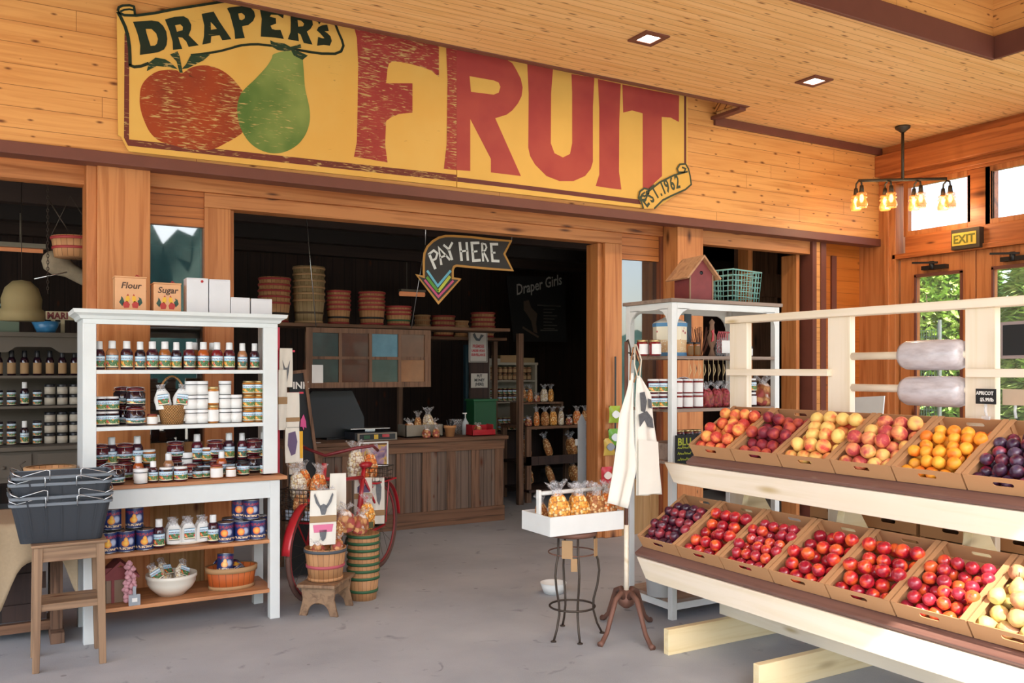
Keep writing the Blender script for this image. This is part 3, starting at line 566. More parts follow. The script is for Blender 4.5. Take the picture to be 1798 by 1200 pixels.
def bmat(col, lb=0, lid=None): return {'bottle_body': LQ[col], 'jar_body': LQ[col], 'paper_label': LB[lb] if isinstance(lb, int) else lb, 'lid': lid or M_lidk, 'cap': M_capw}
ORD = ['first', 'second', 'third', 'fourth', 'fifth', 'sixth', 'seventh', 'eighth', 'ninth', 'tenth', 'eleventh', 'twelfth', 'thirteenth', 'fourteenth', 'fifteenth', 'sixteenth', 'seventeenth', 'eighteenth', 'nineteenth', 'twentieth']
# ---------------------------------------------------------------- the hutch
HX0, HX1, HY, HB = .39, 1.462, 5.37, 5.77
ht = thing('display_hutch', 'tall off-white painted hutch with open shelves left of the main opening', 'shelf unit', (.93, 5.57, 0))
m = MB()
for x0, x1 in ((HX0, .458), (1.376, HX1)): m.box(x0, x1, HY, HY+.03, .87, 1.80)
m.box(HX0, HX1, HY-.002, HY+.03, 1.755, 1.80)
for x0, x1 in ((HX0, HX0+.02), (HX1-.02, HX1)): m.box(x0, x1, HY+.03, HB, .87, 1.80)
obj('case_frame', m, M_hutch, ht, bev=.003)
m = MB(); prof = [(0, 0), (.012, .004), (.02, .02), (.035, .03), (.045, .034), (.05, .055), (.0, .055)]
for (a, b) in (('f', 0), ('l', 0), ('r', 0)):
    if a == 'f':
        vs = [(HX0-o, HY-o, 1.78+z) for o, z in prof]+[(HX1+o, HY-o, 1.78+z) for o, z in prof]
    elif a == 'l': vs = [(HX0-o, HB, 1.78+z) for o, z in prof]+[(HX0-o, HY-o, 1.78+z) for o, z in prof]
    else: vs = [(HX1+o, HY-o, 1.78+z) for o, z in prof]+[(HX1+o, HB, 1.78+z) for o, z in prof]
    n = len(prof); m.add(vs, [(i, i+1, n+i+1, n+i) for i in range(n-1)]+[tuple(range(n)), tuple(range(n, 2*n))[::-1]])
m.box(HX0-.045, HX1+.045, HY-.045, HB, 1.825, 1.835); obj('cornice', m, M_hutch, ht)
for z in (1.50, 1.182): obj('shelf', MB().box(HX0+.02, HX1-.02, HY+.004, HB, z-.022, z), M_hutch, ht, bev=.002)
obj('countertop', MB().box(HX0-.035, HX1+.04, HY-.07, HB, .838, .86), M_hwood, ht, bev=.004)
m = MB().box(HX0+.02, HX1-.055, HY-.045, HY-.02, .73, .838); m.box(HX0+.02, HX0+.04, HY, HB, .73, .838); m.box(HX1-.04, HX1-.02, HY, HB, .73, .838); obj('apron', m, M_hutch, ht, bev=.002)
for x0 in (HX0, HX1-.06):
    for y0 in (HY-.05, HB-.06): obj('leg', MB().box(x0, x0+.06, y0, y0+.06, 0, .838), M_hutch, ht, bev=.003)
for z in (.478, .18): obj('lower_shelf', MB().box(HX0+.03, HX1-.03, HY-.04, HB-.02, z-.022, z), M_hwood, ht, bev=.003)
def hx(px, Y=HY+.1): return pix(px, 600, Y=Y).x
# top shelf bottles
rows = [(174.5, 'plum', 's'), (197, 'tan', 'b'), (222.5, 'plum', 'b'), (246, 'berry', 's'), (267.5, 'plum', 'b'), (289.5, 'amber', 'b'), (309.5, 'berry', 's'), (332.5, 'maroon', 'b'), (357, 'orange', 'b'), (381, 'red', 'b'), (402.5, 'maroon', 'b'), (425.5, 'tan', 's'), (447, 'plum', 's')]
cn = dict(plum='purple-black', tan='tan', berry='near-black', amber='amber', maroon='maroon', orange='orange-brown', red='dark red', honey='honey-coloured')
for i, (p, c, k) in enumerate(rows):
    dup(PB if k == 'b' else PS, (hx(p), HY+.1, 1.501), random.uniform(-.1, .1), '%s syrup bottle, %s from the left on the top hutch shelf' % (cn[c], ORD[i]), 'syrup bottles on the top hutch shelf', bmat(c, i % 4))
for i, p in enumerate((341, 373)): dup(PB, (hx(p, HY+.2), HY+.2, 1.501), 0, 'syrup bottle half hidden behind the front row, %s of the top hutch shelf' % ('near the middle' if i == 0 else 'right of centre'), 'syrup bottles on the top hutch shelf', bmat('amber', 1))
# second shelf
Y2 = HY+.09; Z2 = 1.183
for j, p in enumerate((176, 197)):
    for k in range(2): dup(PJ, (hx(p, Y2), Y2, Z2+.084*k), 0, '%s picture-label fruit jar in the %s stack, left end of second hutch shelf' % (('lower', 'upper')[k], ('outermost', 'second')[j]), 'stacked jars on the second hutch shelf', bmat('berry', 2-j, M_capw))
for j, (p, y) in enumerate(((238, Y2), (216, Y2+.12))):
    for k in range(2): dup(PC, (hx(p, y), y, Z2+.11*k), .3*k, '%s clamp-lid preserve jar of the %s pair on the second hutch shelf' % (('lower', 'upper')[k], ('front', 'rear')[j]), 'clamp jars on the hutch', bmat('berry', 3))
dup(PJs, (hx(267, Y2), Y2, Z2), 0, 'small jar with cream label beside the wicker basket handle on the second hutch shelf', None, bmat('tan', M_paper, M_lidr))
t = thing('wicker_basket', 'small round wicker basket with arched handle on the second hutch shelf', 'basket', (hx(302, Y2+.03), Y2+.03, Z2))
obj('basket_body', MB().lathe([(0, .006), (.062, 0), (.078, .105), (.083, .11), (.078, .113), (.072, .105), (.056, .01), (0, .01)], 24), M_wicker, t, local=True)
obj('handle', MB().tube([(.08*cos(a), 0, .1+.18*sin(a)) for a in [pi*i/16 for i in range(17)]], .006, 8), M_wicker, t, local=True)
for j, dx in enumerate((-.045, .045)):
    b = gift_bag('treat_bag', .09, .115, .05, (M_pop if j else M_popw, LB[0]), 'white label treat bag %s in the wicker basket' % ('on the left' if j == 0 else 'on the right'))
    b.location = (hx(302, Y2)+dx, Y2+.0, Z2+.09); b.rotation_euler = (0, .12*(1 if j else -1), 0); b['group'] = 'bags in the wicker basket'
    for ch in b.children:
        if ch.name.startswith('contents'): ch.data.materials[0] = M_paper
for j, (p, n) in enumerate(((336, 3), (354, 3), (395, 3), (414, 2))):
    for k in range(n): dup(PT, (hx(p, Y2), Y2, Z2+.084*k), 0, 'white tin, %s of the %s stack of white tins on the second hutch shelf' % (('bottom', 'middle' if n == 3 else 'top', 'top')[k], ORD[j]), 'white tins on the hutch')
for k in range(2): dup(PJk, (hx(374, Y2), Y2, Z2+.11*k), 0, 'tall honey jar with plain white label, %s of two between the white tins' % ('lower', 'upper')[k], 'honey jars on the hutch', bmat('honey', M_paper, M_lidg), scale=(1, 1, 1.22))
for j, p in enumerate((437, 456)):
    for k in range(3): dup(PJ, (hx(p, Y2), Y2, Z2+.084*k), 0, 'gold-lidded fruit jar, %s in the %s stack at right end of second hutch shelf' % (('bottom', 'middle', 'top')[k], ('inner', 'outer')[j]), 'gold lidded jars on the hutch', bmat('honey', 2, M_lidg), scale=(1.05, 1.05, 1))
# counter: front row, middle row and stacked back row
Z3 = .861; yf, ym, yb = HY-.015, HY+.1, HY+.26
def H3(pr, p, y, z, lab, mats, grp='jars and bottles on the hutch counter', **k): return dup(pr, (hx(p, y), y, Z3+z), random.uniform(-.15, .15), lab, grp, mats, **k)
H3(PC, 200, yf+.02, 0, 'large clamp-lid jar at the left front of the hutch counter', bmat('berry', 3), scale=(1.1, 1.1, 1.0))
bt = thing('squeeze_bottle', 'brown plastic barbecue sauce bottle with square white label on the hutch counter', 'bottle', (hx(225.5, yf+.02), yf+.02, Z3))
obj('bottle_body', MB().lathe([(.026, 0), (.029, .005), (.029, .07), (.024, .09), (.027, .105), (.018, .12), (0, .122)], 16), plain('brown sauce plastic', '#7a3a22', .35), bt)
obj('paper_label', MB().lathe([(.0295, .052), (.0265, .095)], 12, a0=radians(-125), a1=radians(-60), caps=False), M_paper, bt)
H3(PT, 247, yf-.01, 0, 'short white tin at the front edge of the hutch counter', None); H3(PM, 269, yf+.01, 0, 'small dark syrup bottle between the white tin and fruit jars on the hutch counter', bmat('plum', 2))
H3(PJ, 291, yf, 0, 'fruit jar with white lid left of centre at the hutch counter front', bmat('berry', 0, M_capw)); H3(PJ, 317, yf, 0, 'fruit jar with white lid at the centre of the hutch counter front', bmat('maroon', 1, M_capw), scale=(1.05, 1.05, 1))
H3(PJs, 347, ym-.05, 0, 'short dark jar right of centre on the hutch counter', bmat('berry', 0)); H3(PJs, 361, ym-.04, 0, 'short preserve jar beside the honey jar on the hutch counter', bmat('plum', 1))
H3(PJ, 380, yf+.02, 0, 'jar of honey-coloured spread with copper lid on the hutch counter', bmat('tan', M_paper, M_lidr)); H3(PM, 389, ym, 0, 'amber bottle with white cap behind the honey jar on the counter', bmat('orange', 3), scale=(1.1, 1.1, 1.25))
H3(PJs, 405, yf+.03, 0, 'tiny white-lidded jar at the right front of the counter', bmat('amber', M_paper, M_capw)); H3(PJ, 427, ym-.03, 0, 'fruit jar with blue band at the right of the hutch counter', bmat('berry', 0, M_lidk)); H3(PJ, 467, ym-.05, 0, 'fruit jar at the far right end of the hutch counter', bmat('plum', 1, M_lidk))
H3(PM, 243, ym, 0, 'orange-brown bottle with white cap behind the white tin', bmat('orange', M_paper), scale=(1.1, 1.1, 1.2)); H3(PM, 296, ym+.02, 0, 'small grey-capped bottle behind the centre fruit jars', bmat('tan', 2), scale=(1.1, 1.1, 1.25))
H3(PC, 334, ym, 0, 'low clamp-lid jar behind the centre of the counter front', bmat('maroon', 3), scale=(.9, .9, .8)); H3(PT, 326, ym+.12, .0, 'white tin standing behind the clamp jar on the counter', None, scale=(1.1, 1.1, 1.7))
back = [(176, 'C', None), (196, 'J', 'B'), (219, 'C', None), (241, 'J', 'B'), (262, 'J', None), (308, 'C', None), (346, 'J', 'B'), (364, 'J', None), (378, 'C', None), (402, 'J', 'B'), (425, 'J', 'S'), (446, 'C', None), (463, 'J', 'B')]
for i, (p, a, b) in enumerate(back):
    y = yb-.04; wx = '%s from left in back row of hutch counter' % ORD[i]
    H3(PC if a == 'C' else PJ, p, y, 0, 'dark preserve jar, %s' % wx, bmat('berry' if i % 2 else 'maroon', i % 4, M_lidk))
    if b: H3(PB if b == 'B' else PS, p, y, .085, 'dark syrup bottle raised on jar, %s' % wx, bmat('plum' if i % 2 else 'maroon', (i+1) % 4))
    elif a == 'C': H3(PC, p, y, .113, 'clamp-lid jar stacked on another, %s' % wx, bmat('maroon', 3), scale=(.95, .95, .9))
    else: H3(PJ, p, y, .085, 'fruit jar stacked on another, %s' % wx, bmat('amber', 2, M_capw))
# cans shelf
Z4 = .479; yc = HY+.03
for i, p in enumerate((190, 221, 254)): dup(PCAN, (hx(p, yc), yc, Z4), .15, 'blue pear can, %s from the left in the lower left row of cans' % ORD[i], 'blue fruit cans on the hutch')
for i, p in enumerate((197, 236)): dup(PCAN, (hx(p, yc+.06), yc+.06, Z4+.119), .1, 'blue pear can on top of the left stack, %s one' % ('left', 'right')[i], 'blue fruit cans on the hutch')
for i, p in enumerate((202, 239)): dup(PCAN, (hx(p, yc+.11), yc+.11, Z4), .1, 'blue pear can standing behind the left front row, %s one' % ('left', 'right')[i], 'blue fruit cans on the hutch')
for i, p in enumerate((396, 425, 452)): dup(PCAN, (hx(p, yc), yc, Z4), -.1, 'blue peach can, %s from the left in the lower right row of cans' % ORD[i], 'blue fruit cans on the hutch', {'paper_label': M_canp})
for i, p in enumerate((421, 441)): dup(PCAN, (hx(p, yc+.07*(1-i)+.03), yc+.07*(1-i)+.03, Z4+.119), -.1, 'blue peach can on top of the right stack, %s one' % ('rear left', 'front right')[i], 'blue fruit cans on the hutch', {'paper_label': M_canp})
for i, p in enumerate((404, 430, 455)): dup(PCAN, (hx(p, yc+.13), yc+.13, Z4), -.1, 'blue peach can standing behind the right front row, %s from the left' % ORD[i], 'blue fruit cans on the hutch', {'paper_label': M_canp})
for i, p in enumerate((279, 374)): dup(PB, (hx(p, yc), yc, Z4), 0, 'dark syrup bottle %s of the bag tray on the can shelf' % ('left', 'right')[i], 'syrup bottles beside the bag tray', bmat('plum', i))
px0, px1 = hx(298, yc), hx(366, yc)
obj_ = obj('oval_platter', MB().lathe([(0, .004), (.11, .0), (.128, .018), (.132, .018), (.112, -.0), (0, .0)], 24, sx=.95, sy=.75, M=Matrix.Translation(((px0+px1)/2, yc+.09, Z4+.001))), M_cloth); tag(obj_, 'oval white platter under the labelled bags on the can shelf', 'platter')
bgs = [gift_bag('candy_bag', .088, .115, .05, (M_popw, LB[0]), 'x')]
for i in range(6):
    j = i % 3; k = i//3
    dup(bgs[0], ((px0+px1)/2-.082+.082*j, yc+.02+.07*k, Z4+.012), .1*(j-1), 'small bag of sweets with orchard label, %s in the %s row on the oval platter' % (('left', 'middle', 'right')[j], ('front', 'rear')[k]), 'bags of sweets on the platter', {'contents': M_paper})
# bottom shelf
Z5 = .181
t = thing('birdhouse', 'faded red birdhouse half hidden at the left of the bottom hutch shelf', 'birdhouse', (hx(208, HY+.15), HY+.15, Z5)); c0 = t.location
obj('house_body', MB().box(-.07, .07, -.07, .07, 0, .155), plain('weathered grey brown wood', '#8a7460', .8, var=.15), t, local=True)
obj('house_roof', MB().prism([[(-.105, .14), (0, .235), (.105, .14), (.095, .13), (0, .215), (-.095, .13)]], XZ(.09), .18), M_barnred, t, local=True)
obj('front_trim', MB().box(-.075, .075, -.08, -.07, .13, .2).box(-.045, -.03, -.078, -.07, 0, .13).box(.03, .045, -.078, -.07, 0, .13), M_barnred, t, local=True)
t = tag(obj('garlic_braid', (lambda m: [m.lathe([(0, -.016), (.014, -.006), (.016, .004), (.006, .016), (0, .022)], 8, M=Matrix.Translation((hx(222, HY)+random.uniform(-.02, .02)+.012*(k//9), HY+.02+random.uniform(-.015, .015), Z5+.018+.0185*(k % 12)+.004))) for k in range(30)] and m)(MB()), plain('pink garlic skin', '#c9939a', .5, var=.25, scale=40)), 'string of pink garlic bulbs beside the birdhouse on the bottom hutch shelf', 'garlic', None, 'stuff')
t = thing('glass_tag', 'small bottle-shaped glass tag with white label at the front of the bottom shelf', 'ornament', (hx(236, HY-.03), HY-.03, Z5-.0)); obj('glass_body', MB().box(-.03, .03, -.01, .01, 0, .06).box(-.008, .008, -.008, .008, .06, .105), glassm('thick glass', '#b9c4cc', .05, .55), t, local=True); obj('paper_label', MB().box(-.014, .014, -.012, -.01, .02, .042), M_paper, t, local=True)
bx = hx(301, HY+.12)
o = obj('ceramic_bowl', MB().lathe([(0, 0), (.07, 0), (.118, .045), (.135, .075), (.137, .1), (.143, .105), (.143, .125), (.136, .125), (.13, .1), (.11, .05), (.06, .012), (0, .012)], 28, M=Matrix.Translation((bx, HY+.12, Z5))), plain('cream stoneware', '#e2ddcf', .3, coat=.4)); tag(o, 'cream stoneware bowl holding bags on the bottom hutch shelf', 'bowl')
for i, (dx, dy, r) in enumerate(((-.055, -.04, -.5), (.05, -.03, .45), (-.01, .05, .1))):
    dup(bgs[0], (bx+dx, HY+.12+dy, Z5+.075), 0, 'small labelled snack bag, %s of the three in the cream bowl' % ('leftmost', 'rightmost', 'rear')[i], 'snack bags in the cream bowl', {'contents': M_popw}, rot=(-.6, r, .3*i))
kx = hx(407, HY+.12)
t = thing('stave_basket', 'oval orange stave basket with cans on the bottom hutch shelf', 'basket', (kx, HY+.13, Z5))
obj('staves', MB().lathe([(0, .004), (.13, .004), (.148, .125), (.142, .125), (.124, .01), (0, .01)], 32, sy=.72), M_slato, t, local=True); obj('rim_band', MB().lathe([(.1475, .1), (.153, .1), (.155, .13), (.144, .13)], 32, sy=.72, caps=False).lathe([(.13, .0), (.136, .0), (.136, .02), (.13, .02)], 32, sy=.72, caps=False), M_bandT, t, local=True)
for i, (dx, dy, dz, rx) in enumerate(((-.04, .0, .085, -.25), (.05, -.02, .075, -1.35), (.0, .05, .075, -1.3))):
    dup(PCAN, (kx+dx, HY+.13+dy, Z5+dz), 0, 'blue pear can %s in the orange stave basket' % ('standing tilted', 'lying on its side at the right', 'lying at the back')[i], 'cans in the orange basket', rot=(rx, .1, .2*i))
# on top of the hutch
ZT = 1.836; yt = HY+.09
def tin(px0, px1, h, name, lab, mt, dp=.12):
    a, b = hx(px0, yt), hx(px1, yt); t = thing(name, lab, 'canister', ((a+b)/2, yt+dp/2, ZT)); w_ = (b-a)/2
    obj('canister_body', MB().box(-w_, w_, -dp/2, dp/2, 0, h), mt, t, local=True, bev=.004); return t, w_
M_tan = plain('tan painted tin', '#d9a374', .45)
C_r, C_y, C_g = plain('rooster red', '#b8342c', .5), plain('rooster yellow', '#e6b22e', .5), plain('rooster green', '#25493a', .5)
for (a, b, h, wd, nm) in ((202, 257, .192, 'Flour', 'flour'), (270, 318, .165, 'Sugar', 'sugar')):
    t, w_ = tin(a, b, h, 'kitchen_canister', 'tan square %s canister with two roosters on top of the hutch' % nm, M_tan)
    obj('lid', MB().box(-w_*1.03, w_*1.03, -.062, .062, h, h+.008), M_tan, t, local=True, bev=.002)
    obj('clip_handle', MB().tube([(w_*.35, 0, h+.008), (w_*.45, 0, h+.022), (w_*.7, 0, h+.01)], .004, 6), M_redp, t, local=True)
    obj('lettering', MB().mesh(text(wd, .05, .0006, .0008, 'CENTER', .2), Matrix.Translation((0, -.0615, h*.68)) @ Matrix.Rotation(pi/2, 4, 'X')), plain('dark brown ink', '#4a3020', .6), t, local=True)
    P_ = XZ(-.0605)
    for cm, polys in ((C_g, ['-.062,.05;-.052,.068;-.05,.085;-.042,.075;-.035,.055;-.045,.028', '.062,.05;.055,.075;.04,.083;.045,.07;.035,.06;.045,.03']), (C_y, ['-.03,.06;-.025,.085;-.01,.09;-.005,.07;-.015,.05', '.03,.06;.025,.085;.01,.09;.005,.07;.015,.05']), (C_r, ['-.045,.045;-.02,.06;-.005,.04;-.01,.02;-.035,.018', '.045,.045;.02,.06;.005,.04;.01,.02;.035,.018', '-.022,.088;-.01,.088;-.015,.1', '.022,.088;.01,.088;.015,.1'])):
        m = MB()
        for q in polys: m.prism([prs(q)], P_, .001)
        obj('rooster_art', m, cm, t, local=True)
M_wbox = plain('white metal canister', '#d9dade', .35, coat=.2)
for (a, b, h, nm) in ((328, 366, .205, 'tall white square tin with a red tag on top of the hutch'), (367.5, 404.5, .203, 'tall white square tin, right of the two tall ones on the hutch'), (405.5, 439, .1, 'short white square tin, left of the two short ones on the hutch'), (441, 478, .097, 'short white square tin, right end of the hutch top')):
    t, w_ = tin(a, b, h, 'metal_canister', nm, M_wbox, .11); obj('lid', MB().box(-w_*.98, w_*.98, -.054, .054, h-.0, h+.004), M_wbox, t, local=True)
    if a == 328: obj('red_tag', MB().cyl((w_*.4, -.06, h-.015), (w_*.4, -.055, h-.015), .008, n=10).tube([(w_*.4, -.057, h-.01), (w_*.45, -.03, h+.005)], .0015, 5), M_redp, t, local=True)
# ---------------------------------------------------------------- fruit rack
TILT = radians(31.5); TW, TL, TH = .327, .40, .078
rk = thing('fruit_rack', 'two-tier cream painted lumber fruit rack along the right side', 'rack', (3.55, 2.6, 0))
YN = .9
def sloped(x, z, y0, y1, dx0, dx1, dz0, dz1, mat, name):
    M = Matrix.Translation((x, 0, z)) @ Matrix.Rotation(-TILT, 4, 'Y'); obj(name, MB().box(dx0, dx1, y0, y1, dz0, dz1, 0, M), mat, rk, bev=.004)
for (x, z, ye) in ((3.145, .499, 3.97), (3.40, 1.012, 3.83)):
    sloped(x, z, YN, ye, -.055, .06, -.026, -.004, M_brownboard, 'ledge_board')
    sloped(x, z, YN, ye-.01, .065, .2, -.025, -.004, M_brownboard, 'shelf_board'); sloped(x, z, YN, ye-.01, .23, .42, -.025, -.004, M_brownboard, 'shelf_board')
for (X, zt, ye) in ((3.10, .447, 3.95), (3.355, .96, 4.015)):
    o = MB().prism([[(YN, zt), (ye, zt), (ye-.08, zt-.105), (ye-.12, zt-.112), (YN, zt-.112)]], YZ(X+.038), .038); obj('front_board', o, M_cream, rk, bev=.003)
obj('stretcher', MB().box(3.48, 3.52, YN, 3.69, .135, .30), M_cream, rk, bev=.003)
for y in (3.61, 2.97, 2.33, 1.69): obj('foot', MB().box(3.03, 4.55, y-.02, y+.02, 0, .135), M_creamX, rk, bev=.003)
for y in (3.53, 2.90, 2.25, 1.6):
    m = MB().prism([[(3.505, .74), (3.54, .86), (3.60, .86), (3.745, .66), (3.745, .5), (3.505, .5)]], XZ(y+.02), .04); obj('shelf_bracket', m, M_creamX, rk, bev=.003)
    m = MB().beam((3.42, y, .925), (3.74, y, 1.115), .038, .07, up=(0, 1, 0)); m.beam((3.13, y, .40), (3.5, y, .627), .038, .06, up=(0, 1, 0)); m.box(3.58, 3.66, y+.025, y+.06, .135, .98); obj('shelf_bearer', m, M_creamX, rk, bev=.003)
for (y0, y1) in ((3.75, 3.888), (3.03, 3.17), (2.27, 2.41), (1.5, 1.64)):
    obj('post', MB().box(3.75, 3.79, y0, y1, .135, 1.775), M_creamZ, rk, bev=.003)
obj('top_rail', MB().box(3.72, 3.81, YN, 3.9, 1.775, 1.815), M_cream, rk, bev=.004)
obj('middle_rail', MB().box(3.712, 3.75, 3.14, 3.88, 1.468, 1.505), M_cream, rk, bev=.003); obj('middle_rail', MB().box(3.712, 3.75, YN, 2.385, 1.468, 1.505), M_cream, rk, bev=.003)
for z in (1.57, 1.41): obj('dowel', MB().cyl((3.77, 2.34, z), (3.77, 3.12, z), .019, n=12), M_cream, rk)
for j, (z, y0, y1) in enumerate(((1.57, 2.42, 2.735), (1.40, 2.415, 2.70))):
    m = MB().lathe([(.0, 0), (.045, .0), (.062, .012), (.071, .035), (.0715, .2), (.069, .29), (.06, .312), (0, .315)], 24, M=Matrix.Translation((3.77, y0, z)) @ Matrix.Rotation(-pi/2, 4, 'X')); o = obj('plastic_bag_roll', m, M_roll)
    tag(o, '%s roll of clear produce bags threaded on the wooden dowel of the rack' % ('upper', 'lower')[j], 'bag roll', 'produce bag rolls')
# trays
def slot_wall(w, h, hole_w, hole_h, hz, taper=0.):
    o_ = [(-w/2, 0), (w/2, 0), (w/2, h), (-w/2, h)]; r = hole_h/2
    return [o_, arc(hole_w/2-r, hz, r, -90, 90, 5)+arc(-hole_w/2+r, hz, r, 90, 270, 5)]
def tray_mesh():
    m = MB(); w, L, h, t = TW-.008, TL, TH, .004
    m.box(0, L, 0, w, 0, t); m.box(0, L, 0, t, t, h+.004); m.box(0, L, w-t, w, t, h+.004)
    for x in (0, L-t): m.prism(slot_wall(w-2*t, h-t, .085, .02, h*.55), Matrix(((0, 0, -1, x+t), (1, 0, 0, w/2), (0, 1, 0, t), (0, 0, 0, 1))), t)
    for y0, y1 in ((t, t+.02), (w-t-.02, w-t)): m.box(0, L, y0, y1, h+.001, h+.004)
    for x in (.004, L-.03):
        m.box(x, x+.026, t, t+.006, t, h+.002); m.box(x, x+.026, w-t-.006, w-t, t, h+.002)
    return m
tray0 = obj('fruit_tray', tray_mesh(), M_card, loc=(0, 0, 0), local=True); tag(tray0, 'x', 'tray')
def round_fruit(r, squash=.93, cleft=.06, nu=18, nv=12):
    m = MB()
    def f(u, v):
        a = 2*pi*u; th = pi*v; s_ = sin(th); k = 1-cleft*math.exp(-((a if a < pi else a-2*pi)/.28)**2)*s_-.16*math.exp(-(th/.3)**2)-.05*math.exp(-((pi-th)/.25)**2)
        return (r*k*s_*cos(a), r*k*s_*sin(a), r*squash*k*cos(th))
    return m.grid(f, nu, nv, wrap=True)
def proto_f(name, mb, mat, cat):
    o = obj(name, mb, mat, loc=(0, 0, 0), local=True); return tag(o, 'x', cat)
PF = {'peach': proto_f('peach', round_fruit(.035), M_peach, 'peach'), 'peachr': proto_f('peach', round_fruit(.034), M_peachr, 'peach'), 'peachy': proto_f('peach', round_fruit(.037), M_peachy, 'peach'), 'peachp': proto_f('peach', round_fruit(.037), M_peachp, 'peach'),
 'apricot': proto_f('apricot', round_fruit(.029, .95, .05), M_apri, 'apricot'), 'plum': proto_f('plum', round_fruit(.029, 1.0, .03), M_plumr, 'plum'), 'plumd': proto_f('plum', round_fruit(.0275, 1.05, .03), M_plum, 'plum'),
 'nect': proto_f('nectarine', round_fruit(.0325, .97, .04), M_nect, 'nectarine'), 'cherryplum': proto_f('plum', round_fruit(.0285, .95, .03), M_nectp, 'plum')}
m = MB()
def fpear(u, v):
    a = 2*pi*u; t_ = v; pr = [(0, 0), (.018, .0), (.03, .012), (.034, .028), (.029, .047), (.019, .064), (.013, .074), (.006, .079), (0, .078)]
    i = min(int(t_*8), 7); q = t_*8-i; r = pr[i][0]*(1-q)+pr[i+1][0]*q; z = pr[i][1]*(1-q)+pr[i+1][1]*q; return (r*cos(a), r*sin(a), z-.035)
m.grid(fpear, 16, 24, wrap=True); m.tube([(0, 0, .04), (.002, 0, .052), (.007, 0, .062)], .0018, 5, 1)
PF['pear'] = proto_f('pear', m, [M_pear, plain('pear stem', '#4a3018', .7)], 'pear')
RAD = dict(peach=.035, peachr=.034, peachy=.037, peachp=.037, apricot=.029, plum=.029, plumd=.0275, nect=.0325, cherryplum=.0285, pear=.034)
def fill_tray(origin, kind, lab, grp, seed):
    rn = random.Random(seed); M = Matrix.Translation(origin) @ Matrix.Rotation(-TILT, 4, 'Y'); r = RAD[kind]; w = TW-.02; P = []
    nc = int(w/(2.04*r)); gy_ = w/nc; gx = gy_*.92; nr = int((TL-.014-2*r)/gx)+1
    for layer in (0, 1):
        for i in range(nr-layer):
            for j in range(nc-(layer and i % 2 == 0)):
                if layer and rn.random() < .18: continue
                x = .007+r+gx*(i+.5*layer)+rn.uniform(-.006, .006); y = .006+gy_*(j+.5+(.5 if layer and i % 2 == 0 else 0))+rn.uniform(-.006, .006)
                P.append([x, y, .006+r+(r*1.35 if layer else 0)+(.01 if r < .031 else 0)+rn.uniform(0, .006), r*rn.uniform(.94, 1.02)])
    for it in range(45):
        for i in range(len(P)):
            a = P[i]
            for k in range(i):
                b = P[k]; dx, dy, dz = a[0]-b[0], a[1]-b[1], a[2]-b[2]; q = a[3]+b[3]; d2 = dx*dx+dy*dy+dz*dz
                if 1e-9 < d2 < q*q:
                    d = sqrt(d2); f = (q-d)/d*.5; a[0] += dx*f; a[1] += dy*f; a[2] += dz*f; b[0] -= dx*f; b[1] -= dy*f; b[2] -= dz*f
        for a in P:
            q = a[3]; a[0] = min(max(a[0], q+.008), TL-q-.008); a[1] = min(max(a[1], q+.007), TW-.015-q); a[2] = max(a[2]-.0003, q+.006)
    for x, y, z, q in P: dup(PF[kind], M @ Vector((x, y, z)), 0, lab, grp, rot=(rn.uniform(-2.9, 2.9), rn.uniform(-1.4, 1.4), rn.uniform(0, 6)), scale=[q/r*.985]*3)
LOW = [('plum', 'dark purple plum'), ('nect', 'red nectarine'), ('cherryplum', 'glossy cherry-red plum'), ('nect', 'red nectarine'), ('nect', 'red nectarine'), ('cherryplum', 'glossy cherry-red plum'), ('pear', 'speckled yellow-green pear')]
UPP = [('peach', 'orange-red peach'), ('peachr', 'deep red peach'), ('peachy', 'yellow and orange peach'), ('peachp', 'pink and gold peach'), ('apricot', 'orange apricot'), ('plumd', 'dark dusty plum')]
for tier, lst, (ox, oz, oy) in (('lower', LOW, (3.145, .499, 3.95)), ('upper', UPP, (3.40, 1.012, 3.81))):
    for k, (kind, nm) in enumerate(lst):
        y = oy-TW*(k+1)+.004; where = '%s tray from the far end, %s shelf' % (ORD[k], tier)
        tr = dup(tray0, (ox, y, oz), label='open cardboard tray of %ss, %s' % (nm, where), group='fruit trays on the rack', rot=(0, -TILT, 0))
        fill_tray(Vector((ox, y, oz)), kind, '%s in the %s' % (nm, where), '%ss in the %s' % (nm, where), 10*k+(tier == 'upper')*100)
# tray stacks stored behind the rack between the tiers
sh = obj('storage_board', MB().box(3.86, 4.36, YN, 3.66, .56, .6), M_creamX, rk)
obj('storage_leg', MB().box(4.3, 4.34, 3.57, 3.61, .135, .56), M_creamZ, rk); obj('storage_leg', MB().box(4.3, 4.34, 2.95, 2.99, .135, .56), M_creamZ, rk); obj('storage_leg', MB().box(3.9, 3.94, 3.57, 3.61, .135, .56), M_creamZ, rk); obj('storage_leg', MB().box(3.9, 3.94, 1.65, 1.69, .135, .56), M_creamZ, rk)
for k in range(5):
    for s_ in range(3): dup(tray0, (3.9, 3.2-.34*k-.1, .602+.084*s_), label='empty cardboard tray, %s of the %s stack stored behind the rack' % (('bottom', 'middle', 'top')[s_], ORD[k]), group='empty trays stored behind the rack')
o = tray0; kill(o)
for o in PF.values(): kill(o)
